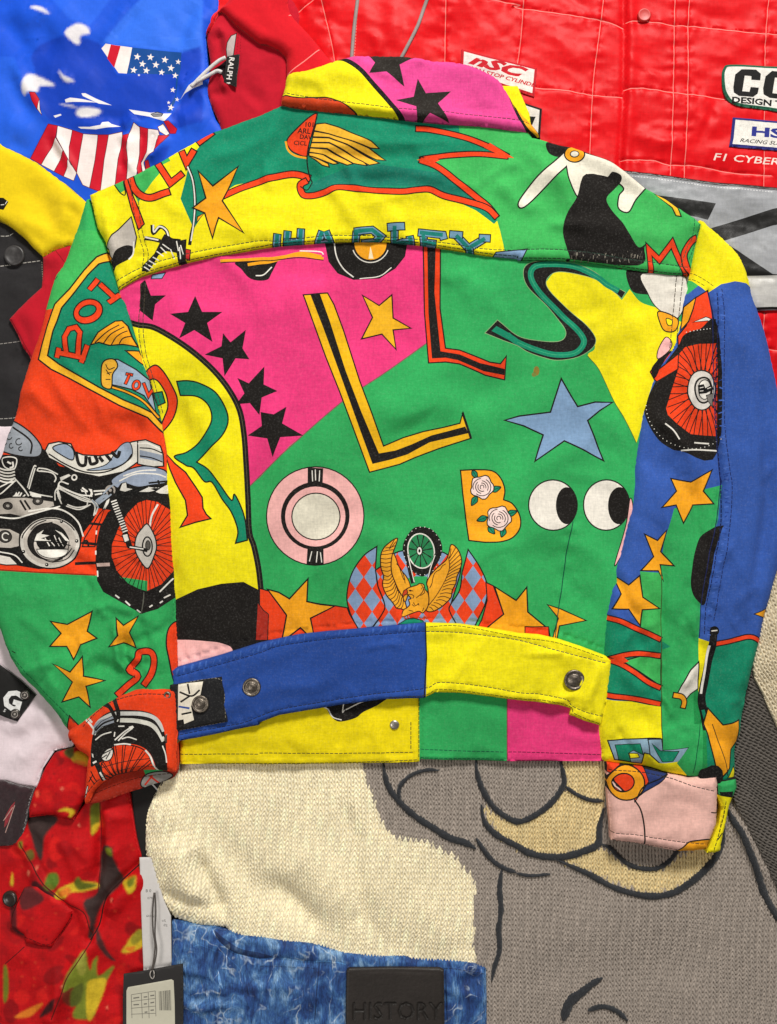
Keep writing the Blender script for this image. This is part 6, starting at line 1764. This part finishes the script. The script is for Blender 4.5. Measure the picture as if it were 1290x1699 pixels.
def knit(name, outline, base, layers, H, cw, ch, amp, rot=0.0, res=1.15, warp=8.0, seed=0, fold_flow=None):
    oe = loop_edges(outline)
    x0, y0 = oe[:, :2].min(0)
    x1, y1 = oe[:, :2].max(0)
    nx, ny = int((x1 - x0) / res) + 1, int((y1 - y0) / res) + 1
    X, Yg = np.meshgrid(x0 + np.arange(nx) * res, y0 + np.arange(ny) * res)
    x, y = X.ravel(), Yg.ravel()
    c, s_ = math.cos(math.radians(rot)), math.sin(math.radians(rot))
    wxn = warp * gnoise(x / 120, y / 120, seed + 1) + warp * .25 * gnoise(x / 35, y / 35, seed + 3)
    wyn = warp * gnoise(x / 130 + 9, y / 130, seed + 2) + warp * .25 * gnoise(x / 30, y / 30, seed + 4)
    fx, fy = (fold_flow(x, y) if fold_flow else (0, 0))
    u = ((x + wxn + fx) * c + (y + wyn + fy) * s_) / cw
    v = (-(x + wxn + fx) * s_ + (y + wyn + fy) * c) / ch
    ci = np.floor(u)
    a = u - ci - .5
    s = np.sign(a)
    a = np.abs(a)
    zk = np.zeros(len(x))
    rows = np.zeros(len(x))
    best = np.full(len(x), -1.0)
    r0 = np.floor(v)
    for k in (-1, 0, 1):
        r = r0 + k
        p = v - r                      # along the stitch, 0..1 (overlapping its neighbours)
        jit = .04 * np.sin(r * 12.9 + ci * 78.2)
        cc = .25 + .19 * (p - .5) + jit * .4    # legs lean apart downward
        d = (a - cc) / .19
        t = (p - .5) / 1.0
        hgt = np.sqrt(np.maximum(0, 1 - d * d)) * (1 - .9 * t * t) - .05 * (p - .5)
        m = hgt > best
        best[m] = hgt[m]
        rows[m] = r[m]
    strand = .06 * np.sin((a * 18 + v * 5.5) * 2.2)
    zk = amp * (np.clip(best, 0, 2) + strand * (best > .2))
    # colour by whole stitch
    cu, cv = (ci + .5 + s * .22) * cw, (rows + .5) * ch
    sx = cu * c - cv * s_ - wxn - fx
    sy = cu * s_ + cv * c - wyn - fy
    z = H(x, y) + zk
    ins = inside(oe, x, y, 'nz')
    idx = np.arange(nx * ny).reshape(ny, nx)
    q00, q10, q11, q01 = idx[:-1, :-1].ravel(), idx[:-1, 1:].ravel(), idx[1:, 1:].ravel(), idx[1:, :-1].ravel()
    F = np.stack([q01, q11, q10, q00], 1)
    ok = ins[F].all(1)
    F = F[ok]
    key = F[:, 3]
    col = classify(layers, sx[key], sy[key], base)
    # yarn-to-yarn shade differences
    jitc = 1 + .08 * np.sin(ci[key] * 91.7 + rows[key] * 37.3) * np.sin(rows[key] * 13.1 + ci[key] * 5.7)
    col = np.clip(col * jitc[:, None], 0, 1)
    used = np.unique(F)
    rm = -np.ones(len(x), np.int64)
    rm[used] = np.arange(len(used))
    V = np.stack([(x - FW / 2) * S, (FH / 2 - y) * S, z], 1)[used]
    F = rm[F]
    # thickness at the rim
    e = np.vstack([F[:, [0, 1]], F[:, [1, 2]], F[:, [2, 3]], F[:, [3, 0]]])
    fi = np.tile(np.arange(len(F)), 4)
    kk = np.sort(e, 1)
    kk = kk[:, 0] * (len(V) + 1) + kk[:, 1]
    un, inv, cnt = np.unique(kk, return_inverse=True, return_counts=True)
    bm = cnt[inv] == 1
    be, bf = e[bm], fi[bm]
    bv = np.unique(be)
    rb = -np.ones(len(V), np.int64)
    rb[bv] = len(V) + np.arange(len(bv))
    low = V[bv].copy()
    low[:, 2] -= .008
    WF = np.stack([be[:, 1], be[:, 0], rb[be[:, 0]], rb[be[:, 1]]], 1)
    V = np.vstack([V, low])
    F = np.vstack([F, WF])
    col = np.vstack([col, col[bf]])
    return make_mesh(name, V, F, M_YARN, sweater, col)


BODY = sm(q('J 1000 60 900 180 858 240 810 285 770 340 735 410 712 480 703 560 703 640 715 720 740 800 758 860 770 925 800 970 850 1003 905 1030 960 1046 1040 1050 1110 1055 1180 1110 1290 1180 K 400 1330 900 1420 1080 1560 1100 1760 L 400 1760 1620 1760 1620 960 1420 900 1310 760 1240 640 1170 500 1110 380 1040 300 1000 60 400 40 K 900 40 400 20'), True, 3)
L = []
L += fill(sm(q('K 470 0 520 260 560 380 620 520 680 585 760 610 830 608 890 640 985 690 1030 750 1075 800 1082 870 1068 950 1078 1060 1068 1140 1085 1250 1080 1800'), False) + q('@ 1600 1900 1600 1100 560 1100'), TAU)
L += fill(q('K 1130 430 1180 470 1290 520 L 100 480 190 410 245 335 440 380 440 200 230 200 420 620 300 660 200 680 80 670 K 1290 625 1200 560'), BGE)
L += fill(q('L 250 340 440 390 415 620 320 660 200 680 80 670 0 640 K 1220 590 1140 500 1125 430 1180 480 1290 520 L 60 500 150 440'), BGE) + fill(q('L 225 200 450 200 445 400 340 385 250 330'), BGE)
L += fill(sm(q('L 230 700 320 680 410 640 500 690 560 735 650 755 740 745 830 680 1000 590 1020 660 960 740 880 800 800 850 690 868 560 845 430 790 330 750')), BGE)
sw_folds = [(q('J 960 640 1000 760 1060 880 1115 1030'), -0.0055, 15), (q('J 860 560 900 760 1010 960'), 0.0045, 26), (q('J 960 420 1100 640 1290 860 K 120 900 330 1060'), -0.0028, 26), (q('K 20 760 180 930 340 1100'), -0.0030, 20),
            (q('K 120 620 300 760 480 1000'), 0.0028, 36), (q('K 400 200 420 420 480 600 500 820 530 1000 620 1110 720 1180'), -0.0018, 14), (q('K 450 240 500 500 560 820 640 1050'), 0.0016, 26), (q('K 700 900 850 1000 1000 1160'), 0.0018, 40),
            (q('J 770 860 900 900 1060 960'), -0.003, 12), (q('J 720 520 800 480 900 420'), 0.002, 30), (q('L 0 1000 300 1060 700 1000 1100 900'), 0.0014, 60), (q('L 1080 420 1180 620 1290 860'), 0.003, 14), (q('K 1290 1240 L 500 1250 1000 1200'), -0.001, 40)]
H_sw = Height(0.0112, None, 0.0, 10, fs=1.9, folds=sw_folds, noise=[(0.0010, 150, 301, 30, 1.4, False)])
_bo = BODY


def sw_extra(x, y):
    d, _, _ = pdist(x, y, q('J 900 180 810 285 735 410 703 560 703 640 740 800 770 925 850 1003 960 1046 1110 1055'))
    k = np.clip(1 - d / 40, 0, 1)
    bulge = .0062 * np.exp(-((x - 300) / 75) ** 2 - ((y - 1430) / 95) ** 2)
    return -.011 * (1 - np.sqrt(np.maximum(0, 1 - k * k))) + bulge


H_sw.extra = sw_extra


def flow(x, y):
    # the stitches bend round the gathered left end
    w = np.exp(-((x - 250) / 80) ** 2)
    return 0.30 * w * (y - 1420) * ((y - 1420) > -120), -0.22 * w * np.abs(x - 330)


body_k = knit('body', _bo, CRM, L, H_sw, 10.2, 8.5, .0042, rot=2.0, seed=7, fold_flow=flow)


# raised cord outlines
def cord(s, w0, w1=None, closed=False, k=6):
    p = sm(q(s), closed, k)
    w1 = w1 or w0
    n = len(p)
    xs, ys = np.array([a[0] for a in p]), np.array([a[1] for a in p])
    zz = H_sw(xs, ys) + .0042
    V, F = [], []
    offs = offset_side(p, 1.0, False)
    rs_ = random.Random(n)
    for i in range(n):
        dx, dy = offs[i][0] - p[i][0], offs[i][1] - p[i][1]
        l = math.hypot(dx, dy) or 1
        dx, dy = dx / l, dy / l
        t = i / (n - 1)
        taper = min(1, .25 + 6 * t, .25 + 6 * (1 - t))
        w = (w0 + (w1 - w0) * t) * taper * rs_.uniform(.84, 1.16)
        for a, h in ((-1, -.0012), (-.8, .0006), (-.35, .0014), (.0, .0016 + rs_.uniform(-.0001, .0002)), (.35, .0014), (.8, .0006), (1, -.0012)):
            X, Y_ = p[i][0] + dx * w / 2 * a, p[i][1] + dy * w / 2 * a
            V.append(wx(X, Y_, zz[i] + h))
    for i in range(n - 1):
        for j in range(6):
            F.append((i * 7 + j, i * 7 + j + 1, (i + 1) * 7 + j + 1, (i + 1) * 7 + j))
    return make_mesh('cord_outline', V, F, M_CORD, sweater)


M_CORD = cloth_mat('felted_cord', 0.95, 0.6, 0.2, 0.25, 0.25, 0.1, color=CORD, bumpn=.5, bump_scale=420)
cord('K 615 200 630 290 660 360 720 430 790 490 870 540 950 590 1030 615 1085 645', 9, 13)
cord('K 1085 190 1090 260 1120 350 1170 430 1230 480 1290 508 L 60 495 140 445 200 385 238 320 235 260 215 190', 10, 10)
cord('L 245 330 300 370 370 400 440 405', 8, 7)
cord('K 1112 420 1125 500 1170 560 1230 600 1290 630 L 60 665 140 685 240 685 330 660 410 620 418 540 440 440', 10, 13)
cord('K 1085 590 1130 660 1180 715 1240 750 1290 765', 9, 8)
cord('L 190 695 280 735 370 775 470 830 570 865 680 882 780 868 860 825 930 770 1000 690 1035 610 1045 500', 9, 13)
cord('L 425 620 470 640 510 680 560 720 620 742 700 745 760 715 800 670 830 620', 8, 8)
cord('K 1215 750 1205 850 1212 950 1200 1050 1205 1150 1180 1240 1165 1310', 10, 8)
cord('L 1050 420 1090 500 1130 560 1165 640 1205 740 1240 850 1290 950 1360 1060', 11, 13)
cord('L 0 770 70 782 170 772', 6, 5)
cord('L 235 1510 270 1420 330 1370 380 1330 435 1295', 20, 9)
cord('L 360 1460 430 1440 500 1460 560 1510', 10, 8)
cord('K 700 420 700 340 750 280 830 250 900 250', 8, 6)
# the sweater's charcoal sleeve and its cream panel at the right
H_ch = Height(0.0160, None, 0.0, 8, folds=[(q('L 1100 300 1200 560 1290 760'), 0.003, 16), (q('L 1180 0 1240 300 1330 600'), -0.002, 20)], noise=[(0.001, 80, 311, 60, 1.5, False)])
knit('sleeve', sm(q('I 1260 860 1190 900 1150 1100 1100 1290 L 1080 200 1062 320 1090 400 1150 520 1220 660 1290 800 1400 960 1620 1200 I 1620 860'), True, 3), CHA, [], H_ch, 10.0, 8.4, .0040, rot=-62, seed=31)
H_cp = Height(0.0195, None, 0.0, 8, folds=[(q('I 1290 600 1230 800 1260 1000'), 0.003, 20)], noise=[(0.001, 80, 321, 60, 1.5, False)])
knit('panel', sm(q('I 1420 380 1300 440 1225 700 1180 930 1230 1060 1290 1200 1420 1400 1500 900'), True, 3), lin(222, 208, 178), [], H_cp, 10.0, 8.2, .0040, rot=-28, seed=41)

# ================================================================ bleached jeans with a leather patch
def denim_mat():
    m = bpy.data.materials.new('marbled_denim')
    nt, bs = nodes(m)
    N, Lk = nt.nodes, nt.links
    tc = N.new('ShaderNodeTexCoord')

    def nz(scale, det, rough_=.6, sx=1, sy=1):
        mp = N.new('ShaderNodeMapping')
        mp.inputs['Scale'].default_value = (sx, sy, 1)
        Lk.new(tc.outputs['Object'], mp.inputs[0])
        n = N.new('ShaderNodeTexNoise')
        n.inputs['Scale'].default_value = scale
        n.inputs['Detail'].default_value = det
        n.inputs['Roughness'].default_value = rough_
        n.inputs['Distortion'].default_value = .6
        Lk.new(mp.outputs[0], n.inputs['Vector'])
        return n.outputs['Fac']
    r = N.new('ShaderNodeValToRGB')
    e = r.color_ramp.elements
    e[0].position, e[0].color = .34, (*lin(18, 40, 92), 1)
    e[1].position, e[1].color = .66, (*lin(136, 174, 212), 1)
    e2 = e.new(.46); e2.color = (*lin(34, 74, 136), 1)
    e3 = e.new(.55); e3.color = (*lin(66, 112, 168), 1)
    Lk.new(nz(30, 8, .68, 1.5, .8), r.inputs[0])
    # pale crackle
    nv = N.new('ShaderNodeTexNoise')
    nv.inputs['Scale'].default_value = 30
    Lk.new(tc.outputs['Object'], nv.inputs['Vector'])
    mxv = N.new('ShaderNodeMix'); mxv.data_type = 'RGBA'; mxv.blend_type = 'ADD'
    mxv.inputs['Factor'].default_value = .06
    Lk.new(tc.outputs['Object'], mxv.inputs['A']); Lk.new(nv.outputs['Color'], mxv.inputs['B'])
    vo = N.new('ShaderNodeTexVoronoi')
    vo.feature = 'DISTANCE_TO_EDGE'
    vo.inputs['Scale'].default_value = 34
    mpv = N.new('ShaderNodeMapping'); mpv.inputs['Scale'].default_value = (1.0, .5, 1)
    Lk.new(mxv.outputs['Result'], mpv.inputs[0]); Lk.new(mpv.outputs[0], vo.inputs['Vector'])
    mr = N.new('ShaderNodeMapRange')
    mr.inputs[1].default_value, mr.inputs[2].default_value = .0, .04
    mr.inputs[3].default_value, mr.inputs[4].default_value = 1, 0
    Lk.new(vo.outputs['Distance'], mr.inputs[0])
    mu = N.new('ShaderNodeMath'); mu.operation = 'MULTIPLY'
    mg = N.new('ShaderNodeMapRange')
    mg.inputs[1].default_value, mg.inputs[2].default_value = .46, .7
    Lk.new(nz(40, 3), mg.inputs[0])
    Lk.new(mr.outputs[0], mu.inputs[0]); Lk.new(mg.outputs[0], mu.inputs[1])
    mx = N.new('ShaderNodeMix'); mx.data_type = 'RGBA'
    Lk.new(mu.outputs[0], mx.inputs['Factor'])
    Lk.new(r.outputs[0], mx.inputs['A'])
    mx.inputs['B'].default_value = (*lin(190, 208, 226), 1)
    # slubby threads
    mt = N.new('ShaderNodeMapRange')
    mt.inputs[1].default_value, mt.inputs[2].default_value = .35, .7
    mt.inputs[3].default_value, mt.inputs[4].default_value = .55, 1.4
    Lk.new(nz(300, 3, .6, 3.0, .35), mt.inputs[0])
    sc = N.new('ShaderNodeVectorMath'); sc.operation = 'SCALE'
    Lk.new(mx.outputs['Result'], sc.inputs[0]); Lk.new(mt.outputs[0], sc.inputs['Scale'])
    at = N.new('ShaderNodeAttribute'); at.attribute_name = 'print'
    ml = N.new('ShaderNodeVectorMath'); ml.operation = 'MULTIPLY'
    Lk.new(sc.outputs[0], ml.inputs[0]); Lk.new(at.outputs['Color'], ml.inputs[1])
    Lk.new(ml.outputs[0], bs.inputs['Base Color'])
    bs.inputs['Roughness'].default_value = .8
    bp = N.new('ShaderNodeBump'); bp.inputs['Strength'].default_value = .5; bp.inputs['Distance'].default_value = .0006
    Lk.new(nz(600, 3), bp.inputs['Height']); Lk.new(bp.outputs[0], bs.inputs['Normal'])
    return m


M_DENIM = denim_mat()
jeans = thing('denim_jeans', 'marbled bleached blue denim jeans with a black leather waist patch, bottom centre', 'jeans', 545, 1640)
DW = (1, 1, 1)
JT = q('J 845 1008 905 1018 1000 1040 1050 1042 1130 1062 1200 1080 1290 1088 K 60 1098 120 1108 230 1118 300 1132 400 1160 500 1176 620 1186 720 1184 820 1196 900 1202 1000 1212 1080 1222 1136 1246')
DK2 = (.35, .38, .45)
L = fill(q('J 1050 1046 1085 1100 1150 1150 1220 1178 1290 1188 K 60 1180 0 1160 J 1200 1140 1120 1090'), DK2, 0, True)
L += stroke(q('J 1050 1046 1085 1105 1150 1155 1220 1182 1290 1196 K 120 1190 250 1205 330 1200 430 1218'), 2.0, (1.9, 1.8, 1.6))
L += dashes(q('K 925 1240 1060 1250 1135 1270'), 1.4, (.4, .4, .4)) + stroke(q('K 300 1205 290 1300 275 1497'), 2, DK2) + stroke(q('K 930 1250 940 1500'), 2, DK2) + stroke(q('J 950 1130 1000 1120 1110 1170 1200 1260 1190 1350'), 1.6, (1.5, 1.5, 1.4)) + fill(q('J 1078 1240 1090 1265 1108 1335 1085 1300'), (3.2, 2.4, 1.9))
L += dashes(q('K 0 1230 200 1232 300 1240'), 1.2, (.45, .45, .5))
H_jn = Height(0.0205, None, 0.006, 10,
              folds=[(q('J 1050 1050 1085 1108 1150 1160 1220 1186 1290 1200 K 120 1195 250 1212 430 1222'), -0.0022, 5), (q('K 0 1150 200 1165 420 1190'), 0.0020, 14), (q('J 1060 1080 1110 1150 1200 1200'), -0.002, 8), (q('K 300 1205 290 1300 275 1497'), 0.002, 9),
                     (q('K 330 1210 325 1300 310 1497'), -0.0015, 6), (q('J 920 1150 1000 1300 1100 1480'), 0.002, 26), (q('K 100 1300 200 1400 250 1480'), 0.0015, 22), (q('K 925 1240 930 1500'), -0.0018, 5), (q('K 1000 1240 1060 1250 1136 1262'), 0.0018, 10)],
              noise=[(0.0014, 60, 401, 20, 1.5, False), (0.0006, 22, 405, 0, 1.5, False)], seams=[(q('K 0 1110 300 1140 700 1195 1136 1256'), 0.0012, 12, 24)])
H_jn.folds = list(H_jn.folds) + rfolds((290, 1560, 800, 1690), 16, 8, 12, (70, 170), (.0014, .0028), (7, 11), 66) + rfolds((290, 1570, 800, 1690), 40, 80, 35, (30, 90), (.0006, .0018), (5, 11), 65)
piece('body', jeans, JT + q('K 1140 1400 1142 1760 J 845 1760 840 1400'), DW, L, H_jn, M_DENIM, 5.0, smooth_outline=False)
LE = lin(44, 39, 36)
M_LEATHER = cloth_mat('black_leather', .5, .0, .2, .12, 0, .4, bumpn=.12, bump_scale=260)
tx = text('HISTORY', 583, 1693, 29, (.011, .010, .009), 0, 0, .02, .90)
te = tx[0][0]


def emboss(x, y):
    ins = inside(te, x, y, 'eo')
    d = np.full(len(x), 99.0)
    for ax, ay, bx, by in te:
        dx, dy = bx - ax, by - ay
        l2 = dx * dx + dy * dy + 1e-9
        t = np.clip(((x - ax) * dx + (y - ay) * dy) / l2, 0, 1)
        d = np.minimum(d, np.hypot(x - ax - t * dx, y - ay - t * dy))
    return -.0009 * np.where(ins, np.clip(d / 1.6, 0, 1), 0)


H_lp = Height(0.0285, None, 0.0025, 5, folds=[(q('@ 576 1614 650 1612 738 1616'), -.0006, 3)], noise=[(0.0004, 60, 411, 0, 1.5, False)], extra=emboss)
piece('leather_patch', jeans, q('@ 575 1612 580 1609 650 1608 730 1609 737 1612 738 1660 739 1790 574 1790 574 1660'), LE, [(te, tuple(c * .6 for c in LE), 'eo', None)], H_lp, M_LEATHER, 2.6, drop=.004, smooth_outline=False)

# ================================================================ tags
M_CARD = cloth_mat('printed_card', .55, 0, .05, .03, 0, .4, thread=.006)
ptag = thing('paper_label', 'white printed paper label half hidden between the strawberry shirt and jeans', 'label', 262, 1540)
L = text('B 0', 237, 1488, 5, K2) + text('0796', 240, 1500, 4, K2) + text('o%', 264, 1537, 4, K2, 10) + text('0%', 267, 1545, 4, K2, 10) + text('64102', 238, 1530, 4, K2)
H_pt = Height(0.0145, None, 0.0006, 3, noise=[(0.0004, 80, 421, 0, 1, False)])
piece('card', ptag, q('J 680 690 740 690 800 900 838 985 842 1240 700 1260 690 1000'), lin(212, 208, 205), L, H_pt, M_CARD, 6.0, drop=.001, smooth_outline=False)
ht = thing('hang_tag', 'black card hang tag with a pale barcode sticker, on a grey string at the bottom', 'tag', 252, 1660)
H_ht = Height(0.0265, None, 0.0005, 2, noise=[(0.0003, 90, 431, 0, 1, False)], ramps=[(250, 1600, 250, 1700, -.003)])
piece('card', ht, q('J 612 1256 700 1242 800 1224 908 1204 910 1300 906 1700 604 1700 606 1400'), lin(38, 36, 36), [], H_ht, M_CARD, 5.0, drop=.0012, smooth_outline=False)
L = []
bx = 0
rs = random.Random(3)
while bx < 60:
    w = rs.choice([1.2, 1.8, 2.6, 3.4])
    L += fill([((788 + bx) / 3, 1200 + (1342 - bx * .12) / 3), ((788 + bx + w) / 3, 1200 + (1342 - bx * .12) / 3), ((790 + bx + w) / 3, 1200 + 1440 / 3), ((790 + bx) / 3, 1200 + 1440 / 3)], lin(60, 58, 56))
    bx += w + rs.choice([1.6, 2.2, 3.0])
GL = lin(120, 116, 108)
L += lines('J 650 1360 770 1340 772 1470/J 650 1360 652 1480/J 648 1395 770 1378/J 648 1430 770 1418/J 648 1460 770 1455/J 700 1352 704 1480/J 735 1348 738 1480', 1.0, GL, False)
L += lines('J 712 1372 730 1370/J 745 1365 765 1362/J 712 1408 728 1406/J 745 1402 764 1398/J 715 1450 730 1448/J 745 1440 762 1438/J 660 1378 690 1373/J 660 1412 688 1410', 2.2, GL, False)
H_st = Height(0.0270, None, 0.0002, 2, noise=[(0.0003, 90, 431, 0, 1, False)], ramps=[(250, 1600, 250, 1700, -.003)])
H_st.z0 += .0002
piece('sticker', ht, q('J 626 1340 634 1322 700 1310 850 1282 862 1288 866 1400 868 1700 626 1700 624 1480'), lin(206, 202, 182), L, H_st, M_CARD, 4.0, drop=.0006, smooth_outline=False)
M_STR = cloth_mat('waxed_string', .7, .3, .1, .2, 0, .3, color=lin(84, 78, 74))
sp = q('J 758 860 752 950 756 1040 768 1110 765 1170 756 1230')
tube('string', ht, [wx(a, b, z) for (a, b), z in zip(sm(sp, False, 6), np.linspace(.019, .0285, 31))], .0009, M_STR, 6)
sp = q('J 762 860 768 950 766 1060 776 1130 772 1180 760 1230')
tube('string', ht, [wx(a, b, z) for (a, b), z in zip(sm(sp, False, 6), np.linspace(.019, .0287, 31))], .0009, M_STR, 6)
loop_ = [(x, y) for x, y in ell(757 / 3, 1200 + 1255 / 3, 3.6, 7, 14)]
tube('string_loop', ht, [wx(a, b, .0278 + .0008 * math.sin(i)) for i, (a, b) in enumerate(loop_ + loop_[:1])], .0007, cloth_mat('pale_string', .7, .3, .1, .2, 0, .3, color=lin(170, 164, 158)), 6)
